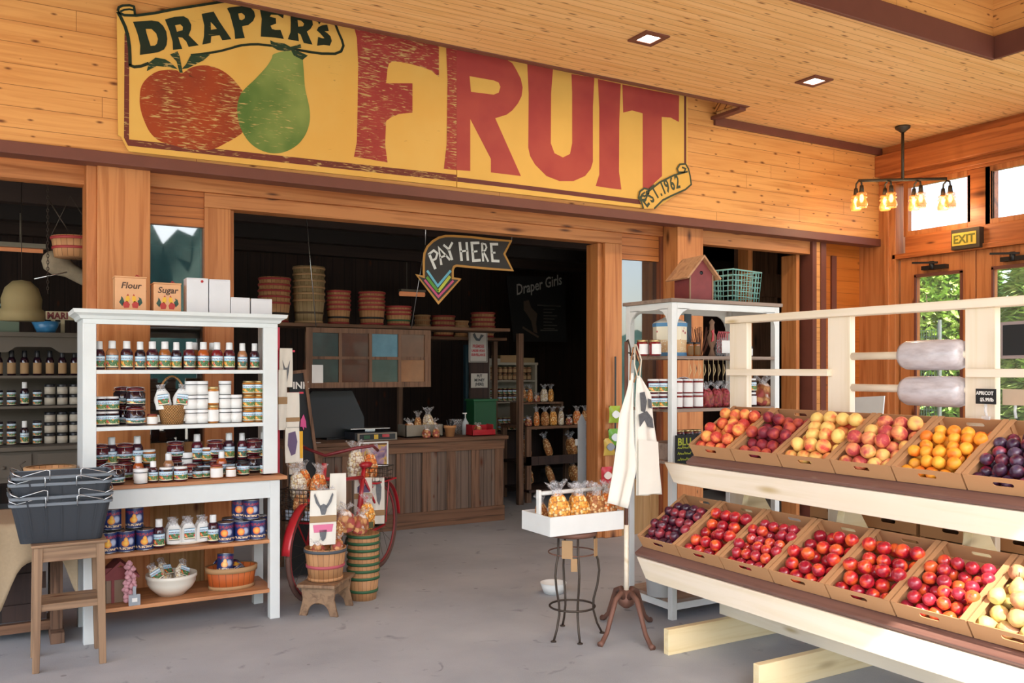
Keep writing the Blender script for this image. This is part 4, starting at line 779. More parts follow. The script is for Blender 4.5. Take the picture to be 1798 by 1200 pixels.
# price cards
def text_m(s, size, M, th=.001, bold=.0006, al='CENTER', shear=0.): return MB().mesh(text(s, size, th, bold, al, shear), M)
FX = Matrix(((0, 0, -1, 0), (-1, 0, 0, 0), (0, 1, 0, 0), (0, 0, 0, 1)))  # text facing -X, reading along -Y
M_chalk = plain('chalk white', '#e9e9e4', .8); M_slate = plain('chalkboard black', '#1d2022', .7)
p = pix(1731, 697, X=3.70); cdir = Matrix.Translation(p) @ Matrix.Rotation(radians(-12), 4, 'Z')
t = thing('price_card', 'small black chalk price card for apricots clipped behind the apricot tray', 'price card', tuple(p), radians(-12))
obj('card', MB().box(-.003, .003, -.052, .052, -.032, .034), M_slate, t, local=True)
mm = text_m('APRICOT', .022, Matrix.Translation((-.0035, .003, .008)) @ FX, .0006); mm.mesh(text('$5.99/lb', .022, .0006, .0006, 'CENTER'), Matrix.Translation((-.0035, -.008, -.02)) @ FX); obj('lettering', mm, M_chalk, t, local=True)
obj('clear_clip', MB().tube([(0, 0, -.032), (.002, .004, -.06), (.004, 0, -.085)], .006, 8).box(-.004, .004, -.02, .02, -.1, -.084), glassm('clear plastic clip', '#e6e8ea', .1, .45), t, local=True)
p = pix(1792, 597, X=3.66); t = thing('chalkboard_card', 'grey framed chalkboard card at the right edge above the plum tray', 'price card', tuple(p), radians(-15))
obj('frame', MB().box(-.006, .006, -.1, .1, -.078, .078), plain('worn grey frame', '#9a8a86', .7), t, local=True, bev=.002); obj('slate_panel', MB().box(-.008, -.006, -.085, .085, -.064, .064), M_slate, t, local=True); obj('clip_stem', MB().cyl((.006, -.02, -.4), (.006, -.02, -.078), .004, n=8), M_chrome, t, local=True)
p = pix(1783, 698, X=3.72); t = thing('price_card', 'blank beige back of a price card near the right edge of the rack', 'price card', tuple(p), radians(-8)); obj('card', MB().box(-.002, .002, -.06, .06, -.034, .034), plain('beige card', '#c8b096', .8), t, local=True)
obj('clear_clip', MB().tube([(0, 0, -.034), (.002, .004, -.06), (.004, 0, -.09)], .006, 8), glassm('clear plastic clip b', '#e6e8ea', .1, .45), t, local=True)
# ---------------------------------------------------------------- porch furniture
def rrect(w, d, r, z, n=4):
    P = []
    for cx, cy, a in ((w/2-r, d/2-r, 0), (-w/2+r, d/2-r, 90), (-w/2+r, -d/2+r, 180), (w/2-r, -d/2+r, 270)): P += [(x, y, z) for x, y in arc(cx, cy, r, a, a+90, n)]
    return P
def loft(m, rings, mi=0, sm=False, cap0=True, cap1=False):
    n = len(rings[0]); vs = [p for r in rings for p in r]
    fs = [(j*n+i, j*n+(i+1) % n, (j+1)*n+(i+1) % n, (j+1)*n+i) for j in range(len(rings)-1) for i in range(n)]
    if cap0: fs.append(tuple(range(n))[::-1])
    if cap1: fs.append(tuple(range((len(rings)-1)*n, len(rings)*n)))
    return m.add(vs, fs, mi, sm)
# little stand with shopping baskets
sx0, sx1, sy0, sy1 = .150, .452, 4.955, 5.235
st = thing('wooden_stand', 'small worn wooden stand holding the stack of shopping baskets', 'stand', ((sx0+sx1)/2, (sy0+sy1)/2, 0))
for x in (sx0, sx1):
    for y in (sy0, sy1):
        d = .03 if x < .3 else -.03
        loft_ = MB(); loft(loft_, [[(x-.016, y-.016, 0), (x+.016, y-.016, 0), (x+.016, y+.016, 0), (x-.016, y+.016, 0)], [(x+d*.4-.02, y-.02, .62), (x+d*.4+.02, y-.02, .62), (x+d*.4+.02, y+.02, .62), (x+d*.4-.02, y+.02, .62)]], cap1=True); obj('leg', loft_, M_bench, st, bev=.003)
obj('apron', MB().box(sx0+.03, sx1-.03, sy0-.012, sy0+.008, .545, .62).box(sx0+.03, sx1-.03, sy1-.008, sy1+.01, .545, .62).box(sx0+.0, sx0+.02, sy0+.02, sy1-.02, .545, .62).box(sx1-.02, sx1, sy0+.02, sy1-.02, .545, .62), M_benchH, st, bev=.002)
obj('seat', MB().box(sx0-.02, sx1+.02, sy0-.03, sy1+.03, .62, .634), M_benchH, st, bev=.003)
obj('stretcher', MB().box(sx0+.02, sx1-.02, sy0-.008, sy0+.01, .3, .335).box(sx0+.01, sx1-.01, sy0+.012, sy1-.02, .31, .325), M_benchH, st, bev=.002)
bk = thing('shopping_basket', 'charcoal shopping basket, lowest of the nested stack on the wooden stand', 'basket', (.272, 5.10, .636), radians(-3), 'nested shopping baskets')
m = MB(); W0, D0, W1_, D1, BH = .37, .235, .45, .30, .2
rings = [rrect(W0*(1-t_)+W1_*t_, D0*(1-t_)+D1*t_, .03, BH*t_) for t_ in (0, .12, .13, .3, .31, .5, .51, .7, .71, .93, 1)]
loft(m, rings); rin = [rrect((W0*(1-t_)+W1_*t_)-.008, (D0*(1-t_)+D1*t_)-.008, .028, max(.004, BH*t_)) for t_ in (1, 0)]; loft(m, rin, cap0=False, cap1=True)
for i in range(5):
    x = -W0*.36+W0*.18*i
    for s_ in (-1, 1): m.beam((x, s_*(D0/2+.001), .01), (x*1.2, s_*(D1/2+.0), BH-.015), .008, .005, up=(0, 1, 0))
obj('basket_body', m, M_char, bk, local=True)
m = MB(); loft(m, [rrect(W1_, D1, .032, BH-.012), rrect(W1_+.018, D1+.018, .035, BH-.012), rrect(W1_+.022, D1+.022, .036, BH+.002), rrect(W1_-.004, D1-.004, .03, BH+.004), rrect(W1_-.006, D1-.006, .03, BH-.01)], cap0=False); obj('rim', m, plain('grey rim', '#6d747b', .4), bk, local=True)
for s_ in (-1, 1):
    m = MB().tube([(s_*.19, -D1/2-.014, BH+.002), (s_*.225, -D1/2-.016, BH+.02), (s_*.235, -.06, BH+.028), (s_*.235, .06, BH+.028), (s_*.225, D1/2+.014, BH+.02), (s_*.19, D1/2+.014, BH+.002)], .004, 6); m.tube([(s_*.07, -D1/2-.014, BH-.02), (s_*.07, -D1/2-.016, BH+.03), (s_*.085, -D1/2-.01, BH+.034), (s_*.19, -D1/2-.014, BH+.006)], .003, 5); obj('wire_handle', m, M_chrome, bk, local=True)
for k, (dz, nm) in enumerate(((.034, 'second from the bottom'), (.1, 'second from the top'), (.134, 'topmost'))): dup(bk, (.272+.006*(k-1), 5.10, .636+dz), radians((2, -4, 1)[k]), 'charcoal shopping basket, %s of the nested stack on the wooden stand' % nm, 'nested shopping baskets')
# burlap table
tb = thing('trestle_table', 'dark wooden trestle table under burlap at the left edge', 'table', (-.25, 5.65, 0))
obj('tabletop', MB().box(-.95, .335, 5.365, 5.95, .65, .672), M_barnH, tb, bev=.003)
for x in (.27, -.85):
    obj('trestle_leg', MB().box(x-.03, x+.03, 5.5, 5.6, .06, .655).box(x-.03, x+.03, 5.75, 5.82, .06, .655).box(x-.035, x+.035, 5.42, 5.9, 0, .06), M_barn, tb, bev=.003)
obj('stretcher', MB().box(-.85, .27, 5.56, 5.6, .05, .1), M_barnH, tb)
def cl(u, v):
    x = -1.0+1.4*u; L_ = .17+.22*math.exp(-((x-.37)/.07)**2)+.3*math.exp(-((x+.02)/.09)**2)+.02*sin(40*u); s_ = v*(.62+L_); wz = .004*sin(30*u)
    if x > .35: drop = (x-.35)*3
    else: drop = 0
    if s_ < .62: return (min(x, .352+(x-.35)*.15 if x > .35 else x), 5.96-s_, .685+wz*.3-drop*(1 if x > .35 else 0))
    return (min(x, .36), 5.335-abs(wz)*2-.01*sin(25*u), .683-(s_-.62)-drop*.3)
o = obj('burlap_cloth', MB().grid(cl, 60, 24), M_burlap); mo = o.modifiers.new('s', 'SOLIDIFY'); mo.thickness = .004; mo.offset = 1; tag(o, 'ragged burlap cloth draped over the dark trestle table', 'cloth')
o = obj('wooden_crate', MB().box(-.12, .2, 5.6, 5.9, .11, .5).box(-.14, .22, 5.585, 5.6, .11, .2).box(-.14, .22, 5.585, 5.6, .28, .37).box(-.14, .22, 5.585, 5.6, .45, .54), M_dark); tag(o, 'dark slatted crate on the stretcher under the burlap table', 'crate')
t = thing('bushel_basket', 'pale wooden splint basket on the burlap table behind the shopping baskets', 'basket', (hx(88, 5.62), 5.62, .69)); obj('staves', MB().lathe([(0, .005), (.1, .005), (.125, .26), (.118, .26), (.095, .01), (0, .01)], 24), M_slat, t, local=True)
obj('rim_band', MB().lathe([(.125, .225), (.132, .225), (.134, .265), (.12, .265)], 24, caps=False).lathe([(.112, .11), (.117, .11), (.119, .14), (.113, .14)], 24, caps=False), M_bandT, t, local=True); obj('wire_handle', MB().tube([(-.13, 0, .24), (-.15, 0, .28), (-.12, 0, .3)], .003, 5), M_iron, t, local=True)
# step stool, baskets and goods
ss = thing('step_stool', 'low wooden step stool with arched end boards on the concrete', 'stool', (1.76, 5.34, 0), radians(50))
for s_ in (-1, 1):
    L_ = [(-.125, 0), (-.075, 0)]+[(x, z) for x, z in arc(0, .01, .07, 170, 10, 10)]+[(.075, 0), (.125, 0), (.1, .1), (.112, .18), (-.112, .18), (-.1, .1)]
    obj('end_board', MB().prism([L_], Matrix(((0, 0, -1, s_*.13+.01), (1, 0, 0, 0), (0, 1, 0, 0), (0, 0, 0, 1))), .02), M_benchH, ss, local=True, bev=.003)
obj('stool_top', MB().box(-.185, .185, -.12, .12, .18, .2), M_bench, ss, local=True, bev=.004); obj('apron', MB().box(-.12, .12, -.1, -.085, .13, .18), M_bench, ss, local=True)
def bushel(loc, r0, r1, h, bands, bm, label, grp=None, st=M_slat, cat='basket', handle=True):
    t = thing('bushel_basket', label, cat, loc, group=grp); obj('staves', MB().lathe([(0, .004), (r0, 0), (r1, h), (r1-.004, h), (r0-.004, .007), (0, .007)], 28), st, t, local=True)
    for k, z in enumerate(bands):
        rr = r0+(r1-r0)*z/h; m = MB().lathe([(rr+.001, z-.009), (rr+.006, z-.009), (rr+.007, z+.009), (rr+.002, z+.009)], 28, caps=False); obj('band', m, bm[k % len(bm)], t, local=True)
    return t
bb = (1.745, 5.32)
bushel((bb[0], bb[1], .202), .1, .128, .2, [.185, .09, .012], [M_bandK, plain('pink basket band', '#b5525e', .6), M_slat], 'tan bushel basket with grey rim and pink band on the step stool')
g5 = [bushel((2.06, 5.5, .045*k), .083, .104, .16, [.145, .06] if k == 0 else [.148], [M_bandG], 'tan bushel basket with green band, %s of the nested stack behind the step stool' % (('lowest', 'second', 'third', 'fourth', 'fifth', 'sixth', 'topmost')[k]), 'nested green-banded baskets') for k in range(7)]
def popbag(mat, w=.1, h=.17, d=.07, lab=True, seed=0):
    t = thing('popcorn_bag', 'x', 'bag'); rnd = random.Random(seed); ph = rnd.uniform(0, 6)
    def f(u, v):
        a = 2*pi*u; q = [(0, .55), (.04, .85), (.2, 1), (.5, 1.02), (.75, .9), (.9, .7), (1, .42)]; k = 1
        for (a0, b0), (a1, b1) in zip(q, q[1:]):
            if a0 <= v <= a1: k = b0+(b1-b0)*(v-a0)/(a1-a0)
        n = 1+.05*sin(5*a+ph+6*v)+.05*sin(8*a-12*v)+.03*sin(17*a+23*v); ca, sa = cos(a), sin(a); e = .75
        return (w/2*k*n*math.copysign(abs(ca)**e, ca), d/2*k*n*math.copysign(abs(sa)**e, sa), h*v+.003*sin(9*a+14*v))
    m = MB().grid(f, 30, 16, wrap=True); m.add([f(i/30, 1) for i in range(30)], [tuple(range(30))]); m.add([f(i/30, 0) for i in range(30)], [tuple(range(30))[::-1]]); obj('contents', m, mat, t, local=True)
    def f2(u, v): a = 2*pi*u; k = (.45-.28*v if v < .4 else .34+.75*(v-.4))*(1+.22*sin(7*a+ph)*(v+.1)); return (w*.62*k*cos(a), w*.5*k*sin(a), h*.97+v*h*.36+.01*sin(5*a)*v)
    obj('film_top', MB().grid(f2, 28, 6, wrap=True), M_film, t, local=True)
    if lab: obj('paper_label', MB().box(-w*.22, w*.22, -d*.56, -d*.54, h*.06, h*.3), plain('dark green label', '#4a4a2c', .6), t, local=True)
    return t
BG = {'pop': popbag(M_pop, seed=1), 'popw': popbag(M_popw, seed=2, lab=False), 'popo': popbag(M_popo, seed=3, lab=False), 'popb': popbag(M_popb, seed=4), 'mix': popbag(M_mix, .08, .09, .07, False, 5)}
def bag(k, loc, lab, grp=None, rz=0., tilt=(0, 0), sc=1.): return dup(BG[k], loc, 0, lab, grp, rot=(tilt[0], tilt[1], rz), scale=(sc, sc, sc))
def towel(name_lab, top, w, L_, lean=0., prints=(), rz=0., folds=2, grp=None, band=.45, th=.012):
    """folded tea towel with a kraft paper band, hanging or standing; origin top centre"""
    t = thing('tea_towel', name_lab, 'towel', top, rz, grp); t.rotation_euler = (lean, 0, rz)
    def f(s_): return lambda u, v: ((u-.5)*w*(1+.04*sin(3*v)), s_*th/2+.0025*sin(9*u+4*v), -L_*v)
    m = MB().grid(f(-1), 8, 14); m.grid(f(1), 8, 14); m.box(-w/2, -w/2+.002, -th/2, th/2, -L_, 0); m.box(w/2-.002, w/2, -th/2, th/2, -L_, 0); m.box(-w/2, w/2, -th/2, th/2, -L_-.001, -L_+.002); m.box(-w/2, w/2, -th/2, th/2, -.002, .001); obj('cloth_body', m, M_cloth, t, local=True)
    if band: obj('paper_band', MB().box(-w/2-.003, w/2+.003, -th/2-.005, th/2+.005, -L_*(band+.12), -L_*band), M_kraft, t, local=True)
    for c, polys in prints:
        m = MB()
        for q in polys: m.prism([[(a*w, -b*L_) for a, b in prs(q)]], XZ(-th/2-.0035), .0015)
        obj('printed_motif', m, c, t, local=True)
    return t
M_ink = plain('grey ink print', '#6d6f72', .8, var=.3, scale=40); M_inkp = plain('purple ink print', '#6a5878', .8); M_pinkp = plain('pink ink print', '#e07a9c', .8)
DONK = ['-.08,.3;-.2,.2;-.34,.04;-.38,.08;-.3,.22;-.12,.34', '.08,.3;.2,.2;.34,.04;.38,.08;.3,.22;.12,.34', '-.12,.27;0,.24;.12,.27;.13,.35;.07,.44;-.07,.44;-.13,.35']
towel('white tea towel with a grey long-eared animal and pink scarf standing in the pink-banded basket', (1.705, 5.235, .765), .155, .34, .1, ((M_ink, DONK+['-.15,.72;.15,.72;.1,.88;0,.93;-.1,.88']), (M_pinkp, ['-.4,.62;.4,.62;.35,.76;-.35,.76'])), radians(-8), band=.46)
bag('mix', (bb[0]-.055, bb[1]-.02, .36), 'small bag of mixed sweets at the left of the pink-banded basket', 'sweet bags in the pink-banded basket', .4, (.2, -.3)); bag('popb', (bb[0]+.0, bb[1]+.045, .33), 'nut brittle bag at the back of the pink-banded basket', None, .2, (0, .1)); bag('mix', (bb[0]+.06, bb[1]-.03, .36), 'small bag of mixed sweets at the right of the pink-banded basket', 'sweet bags in the pink-banded basket', 1.2, (.1, .35))
towel('folded cream cotton towel draped between the bicycle basket and red frame', (1.86, 5.42, .84), .1, .31, .05, (), radians(-10), band=0)
bag('popw', (1.80, 5.40, .53), 'knotted white cloth-topped popcorn bag beside the animal tea towel', None, .2, (0, -.1), 1.0)
bag('pop', (2.07, 5.46, .46), 'caramel popcorn bag standing in the top green-banded basket', None, .3); bag('mix', (2.02, 5.47, .45), 'mixed sweets bag left in the top green-banded basket', 'sweet bags in the green baskets', .8); bag('mix', (2.1, 5.52, .45), 'mixed sweets bag right in the top green-banded basket', 'sweet bags in the green baskets', 2.)
for k, (x, y, z, sc_, kk, lab) in enumerate(((1.9, 5.4, .47, 1.5, 'mix', 'large crinkled bag of mixed sweets between the two basket stacks'), (2.0, 5.42, .445, 1.35, 'mix', 'shiny bag of mixed sweets at the front of the green-banded stack'), (1.83, 5.36, .42, 1.3, 'popb', 'nut brittle bag leaning on the right rim of the pink-banded basket'))): bag(kk, (x, y, z), lab, None, .7*k, (.15, .1*(k-1)), sc_ if kk == 'mix' else .8)
# bicycle
bd = Vector((-.72, -.69)); bz = atan2(bd.y, bd.x); bm_ = (2.115, 5.94)
bi = thing('bicycle', 'old red bicycle parked behind the baskets with goods on its racks', 'bicycle', (bm_[0], bm_[1], 0), bz)
for x in (.5, -.5):
    m = MB().tube([(x+.315*cos(a), 0, .33+.315*sin(a)) for a in [2*pi*i/36 for i in range(36)]], .016, 8, closed=True); wl = obj('wheel', m, plain('worn tyre', '#5c4038', .8), bi, local=True)
    m = MB().tube([(x+.29*cos(a), 0, .33+.29*sin(a)) for a in [2*pi*i/36 for i in range(36)]], .009, 6, closed=True); obj('rim', m, plain('dull red rim', '#8c3436', .5), wl, local=True)
    m = MB()
    for i in range(20): a = 2*pi*i/20; m.cyl((x, .02*(1 if i % 2 else -1), .33), (x+.29*cos(a), 0, .33+.29*sin(a)), .0012, n=4)
    m.cyl((x, -.035, .33), (x, .035, .33), .018, n=10); obj('spokes', m, M_iron, wl, local=True)
    m = MB().grid(lambda u, v: (x+(.345-.0*v)*cos(radians(10+165*u if x < 0 else 5+155*u)), .028*(v*2-1), .33+(.35-.012*(2*v-1)**2)*sin(radians(10+165*u if x < 0 else 5+155*u))), 20, 4); o = obj('fender', m, M_redp, bi, local=True); o.modifiers.new('s', 'SOLIDIFY').thickness = .003
obj('frame', MB().tube([(.36, 0, .72), (.05, 0, .5), (-.1, 0, .3)], .018, 10).tube([(.38, 0, .78), (.1, 0, .74), (-.22, 0, .72)], .014, 10).tube([(-.1, 0, .3), (-.2, 0, .6), (-.25, 0, .8)], .016, 10).tube([(-.1, .03, .3), (-.5, .05, .33)], .01, 8).tube([(-.1, -.03, .3), (-.5, -.05, .33)], .01, 8).tube([(-.22, .02, .7), (-.5, .05, .33)], .009, 8).tube([(-.22, -.02, .7), (-.5, -.05, .33)], .009, 8), M_redp, bi, local=True)
obj('fork', MB().tube([(.35, 0, .88), (.38, 0, .7)], .018, 10).tube([(.38, .04, .68), (.45, .05, .45), (.5, .05, .33)], .011, 8).tube([(.38, -.04, .68), (.45, -.05, .45), (.5, -.05, .33)], .011, 8), M_redp, bi, local=True)
obj('handlebar', MB().tube([(.1, -.27, .95), (.2, -.28, .99), (.3, -.2, .98), (.34, 0, .93), (.3, .2, .98), (.2, .28, .99), (.1, .27, .95)], .011, 8), plain('dark red bar', '#6f2228', .4), bi, local=True)
obj('saddle', MB().lathe([(0, 0), (.05, .01), (.06, .03), (.04, .045), (0, .05)], 14, M=Matrix.Translation((-.28, 0, .78)), sx=1.3, sy=.7), M_redp, bi, local=True)
obj('pedal_crank', MB().cyl((-.1, -.05, .3), (-.1, .05, .3), .03, n=12).beam((-.1, -.06, .3), (-.02, -.06, .18), .012, .02).beam((-.1, .06, .3), (-.18, .06, .42), .012, .02).box(-.06, .02, -.12, -.06, .17, .19), M_iron, bi, local=True)
obj('luggage_rack', MB().box(.36, .6, -.12, .12, .515, .53).box(-.66, -.3, -.08, .08, .66, .672).cyl((.6, .06, .52), (.5, .05, .36), .006, n=6).cyl((.6, -.06, .52), (.5, -.05, .36), .006, n=6).cyl((-.55, .06, .66), (-.5, .06, .35), .006, n=6).cyl((-.55, -.06, .66), (-.5, -.06, .35), .006, n=6), M_redp, bi, local=True, bev=.003)
def wire_basket(m, w, d, h, nx, ny, nz, r=.0022, fl=1.08, z0=0.):
    def P(x, y, z): k = 1+(fl-1)*z/h; return (x*k, y*k, z0+z)
    for k in range(nz+1):
        z = h*k/nz; q = [P(-w/2, -d/2, z), P(w/2, -d/2, z), P(w/2, d/2, z), P(-w/2, d/2, z)]
        for i in range(4): m.cyl(q[i], q[(i+1) % 4], r*(1.8 if k == nz else 1), n=4)
    for i in range(nx+1): x = -w/2+w*i/nx; m.cyl(P(x, -d/2, 0), P(x, -d/2, h), r, n=4); m.cyl(P(x, d/2, 0), P(x, d/2, h), r, n=4); m.cyl(P(x, -d/2, 0), P(x, d/2, 0), r, n=4)
    for i in range(ny+1): y = -d/2+d*i/ny; m.cyl(P(-w/2, y, 0), P(-w/2, y, h), r, n=4); m.cyl(P(w/2, y, 0), P(w/2, y, h), r, n=4); m.cyl(P(-w/2, y, 0), P(w/2, y, 0), r, n=4)
    return m
fw = Vector((bm_[0], bm_[1], 0))+Vector((bd.x, bd.y, 0))*.5
wbk = obj('wire_basket', wire_basket(MB(), .26, .21, .2, 10, 8, 8, .0022), M_iron, local=True, loc=(fw.x-.04, fw.y-.02, .54)); wbk.rotation_euler = (0, 0, bz+pi/2); tag(wbk, 'square wire basket of popcorn on the front rack of the red bicycle', 'basket')
tf = obj('checked_cloth', (lambda m: loft(m, [rrect(.235, .185, .02, 0), rrect(.24, .19, .02, .06)], cap1=False))(MB()), plain('blue checked cloth', '#b9c4d4', .9, var=.3, scale=120), local=True, loc=(fw.x-.04, fw.y-.02, .545)); tf.rotation_euler = (0, 0, bz+pi/2); tag(tf, 'pale blue checked cloth lining the bottom of the bicycle basket', 'cloth')
for k, (kk, dx, dy, z, lab, sc) in enumerate((('popb', -.055, -.05, .56, 'caramel nut bag low at the left in the bicycle basket', .9), ('popb', .04, -.055, .56, 'caramel nut bag low at the right in the bicycle basket', .9), ('popw', -.05, .02, .66, 'tall white popcorn bag at the left in the bicycle basket', 1.05), ('popo', .055, .0, .65, 'orange cheddar popcorn bag at the right in the bicycle basket', 1.05), ('popo', .0, .07, .70, 'second orange popcorn bag at the back of the bicycle basket', .9))):
    bag(kk, (fw.x-.04+dx, fw.y-.02+dy, z), lab, None, radians(-15+10*k), (0, .12*(1 if dx > 0 else -1)), sc)
rw = Vector((bm_[0], bm_[1], 0))-Vector((bd.x, bd.y, 0))*.46
wb2 = obj('wire_basket', wire_basket(MB(), .22, .16, .1, 6, 4, 3, .002), M_iron, local=True, loc=(rw.x, rw.y, .675)); wb2.rotation_euler = (0, 0, bz); tag(wb2, 'low wire basket on the rear rack of the red bicycle', 'basket')
tx, ty = pix(641, 800, Y=rw.y-.1).x, rw.y-.1
bag('popw', (tx-.045, ty+.06, .69), 'tall white popcorn bag above the two hanging tea towels', None, .1, (0, -.05), 1.25); bag('popo', (tx+.055, ty+.07, .68), 'orange popcorn bag with spiky film above the hanging tea towels', None, .2, (0, .05), 1.15)
towel('white tea towel with small animals and kraft band left of rear bicycle rack', (tx-.025, ty-.03, .71), .125, .33, 0, ((M_inkp, ['-.35,.2;-.2,.15;-.1,.22;.1,.15;.3,.2;.35,.32;-.35,.32']), (plain('terracotta print', '#a8583c', .8), ['-.4,.66;.45,.6;.45,.85;-.3,.88'])), radians(-14), band=.34)
towel('narrow white tea towel with tall grey animal print hanging right of the wider one', (tx+.105, ty+.0, .70), .085, .34, 0, ((M_ink, ['-.2,.08;.1,.05;.25,.2;.2,.45;.05,.6;-.15,.5;-.25,.25']),), radians(-14), band=.7)
# A-frame board, drying pole with towels
YB = 6.28; q = [pix(508, 655, Y=YB), pix(533, 652, Y=YB), pix(581, 1020, Y=YB), pix(505, 1030, Y=YB)]
t = thing('easel_chalkboard', 'tall dark A-frame chalkboard with brown frame and pink arrow right of the hutch', 'chalkboard', (q[2].x-.2, YB, 0))
obj('slate_panel', MB().prism([[(p.x, max(p.z, .02)) for p in q]], XZ(YB), .012), M_slate, t); obj('frame', MB().stroke([(p.x, max(p.z, .02)) for p in (q[0], q[1], q[2])], .022, XZ(YB-.008), .02), M_barn, t)
obj('rear_leg', MB().beam((q[0].x, YB+.05, 1.45), (q[3].x+.05, YB+.33, 0.02), .03, .02).beam((q[1].x, YB+.05, 1.45), (q[2].x-.05, YB+.33, 0.02), .03, .02), M_barn, t)
def px2(L, Y): return [(pix(a, b, Y=Y).x, pix(a, b, Y=Y).z) for a, b in L]
m = MB().prism([px2(prs('528,738;533,728;537,740;538,752;534,750;533,756;531,750;527,750'), YB-.02)], XZ(YB-.02), .002); obj('painted_arrow', m, plain('hot pink paint', '#e45a9a', .6), t)
tm = MB(); pz = pix(514, 683, Y=YB-.02); tm.mesh(text('INK', .07, .001, .002), Matrix.Translation(pz) @ Matrix.Rotation(pi/2, 4, 'X')); obj('chalk_lettering', tm, M_chalk, t)
YP = 5.75; pa, pb_ = pix(487, 575, Y=YP), pix(487, 805, Y=YP)
t = thing('drying_pole', 'raspberry red slatted pole with pegs beside the hutch', 'pole', (pa.x, YP, 0)); obj('pole', MB().box(pa.x-.014, pa.x+.014, YP-.01, YP+.01, .0, pa.z), M_pink, t, bev=.002)
for (x, y) in ((514, 617), (507, 653), (529, 690), (489, 730)):
    a = pix(x, y, Y=YP-.02); obj('cross_peg', MB().cyl((pa.x, YP-.012, a.z), (a.x, YP-.012, a.z), .004, n=6).box(a.x-.012, a.x+.012, YP-.03, YP-.0, a.z-.006, a.z+.006), M_pink, t)
def tw(px0, px1, y0, y1, lab, Y, prints=(), band=.6):
    a, b = pix(px0, y0, Y=Y), pix(px1, y1, Y=Y); towel(lab, ((a.x+b.x)/2, Y, a.z), b.x-a.x, a.z-b.z, 0, prints, 0, band=band, th=.01)
tw(491, 513, 612, 680, 'cream tea towel with antler print, topmost on the red drying pole', YP-.03, ((M_ink, ['-.3,.3;-.1,.5;.1,.5;.3,.3;.2,.6;0,.95;-.2,.6']),), 0)
tw(489, 503, 650, 755, 'long cream towel with kraft band at the left of the red drying pole', YP-.05, (), .45)
tw(503, 525, 690, 750, 'cream towel with kraft band at the right of the red drying pole', YP-.055, (), .72)
tw(501, 525, 752, 812, 'white towel with purple floral print, lowest on the red drying pole', YP-.075, ((M_inkp, ['-.3,.15;.2,.1;.35,.4;.2,.75;-.1,.8;-.35,.5']),), 0)
tw(508, 531, 765, 832, 'yellow patterned towel with kraft band behind the purple print towel', YP-.06, ((plain('yellow cloth print', '#e0a828', .8), ['-.5,0;-.2,0;-.25,.6;-.5,.6', '.5,-.1;.2,-.1;.3,.6;.5,.6']),), .72)
# wire stool with the white carrier box
ws = thing('wire_stool', 'round backless wire stool with curved iron legs under the white carrier', 'stool', (2.80, 4.15, 0))
for a in (200, 250, 340, 75):
    c_, s_ = cos(radians(a)), sin(radians(a)); obj('leg', MB().tube([(r*c_, r*s_, z) for r, z in ((.13, .565), (.133, .47), (.15, .42), (.158, .36), (.147, .28), (.125, .2), (.122, .14), (.145, .06), (.172, .008))], .0065, 8).lathe([(0, 0), (.016, 0), (.014, .006), (0, .008)], 10, M=Matrix.Translation((.175*c_, .175*s_, 0))), M_iron, ws, local=True)
obj('foot_ring', MB().tube([(.128*cos(a), .128*sin(a), .165) for a in [2*pi*i/28 for i in range(28)]], .006, 6, closed=True), M_iron, ws, local=True)
obj('seat', MB().lathe([(0, .565), (.13, .565), (.14, .575), (.14, .59), (.13, .597), (0, .597)], 28).tube([(.135*cos(a), .135*sin(a), .47) for a in [2*pi*i/28 for i in range(28)]], .004, 6, closed=True), M_rust, ws, local=True)
for k, (a, w_) in enumerate(((225, .06), (300, .04), (240, .035))): obj('hanging_tag', MB().box(-w_/2, w_/2, -.147, -.143, .46-(.07 if k == 2 else 0), .56-(.1 if k == 2 else 0), 0, Matrix.Rotation(radians(a-270), 4, 'Z')), M_kraft, ws, local=True)
cx0, cx1, cy0, cy1, cz0, cz1 = 2.556, 3.05, 4.0, 4.30, .60, .705
ca = thing('carrier_box', 'white wooden carrier box with rail handle full of popcorn bags on the wire stool', 'box', ((cx0+cx1)/2, 4.15, cz0))
obj('box_body', MB().box(cx0, cx1, cy0, cy0+.012, cz0, cz1).box(cx0, cx1, cy1-.012, cy1, cz0, cz1).box(cx0, cx0+.012, cy0+.012, cy1-.012, cz0, cz1).box(cx1-.012, cx1, cy0+.012, cy1-.012, cz0, cz1).box(cx0+.012, cx1-.012, cy0+.012, cy1-.012, cz0, cz0+.01), M_white, ca, bev=.002)
obj('handle_post', MB().box(cx0+.013, cx0+.03, 4.135, 4.165, cz0+.01, .835).box(cx1-.03, cx1-.013, 4.135, 4.165, cz0+.01, .835), M_white, ca, bev=.002); obj('handle_rail', MB().cyl((cx0+.03, 4.15, .815), (cx1-.03, 4.15, .815), .012, n=10), M_white, ca)
for k, (kk, px_, y, lab, sc, tl) in enumerate((('pop', 986, 4.07, 'leftmost caramel popcorn bag at the front of the white carrier', 1.18, -.12), ('pop', 1018, 4.07, 'second caramel popcorn bag from the left in the white carrier', 1.12, -.03), ('popb', 1046, 4.07, 'pale nut popcorn bag, third from the left in the white carrier', 1.08, .03), ('popo', 1076, 4.07, 'orange popcorn bag at the right front of the white carrier', 1.1, .1), ('popb', 942, 4.21, 'small nut bag behind the handle post of the white carrier', .8, -.1), ('pop', 1010, 4.225, 'popcorn bag behind the rail, left of the white carrier', 1.0, 0), ('mix', 1050, 4.23, 'bag of sweets behind the rail in the middle of the carrier', 1.4, 0), ('popo', 1085, 4.22, 'orange bag behind the rail, right end of the carrier', 1.0, .05))):
    bag(kk, (min(max(pix(px_, 850, Y=y).x, cx0+.08), cx1-.075), y, cz0+.015), lab, None, radians(-20+9*k), (0, tl), sc)
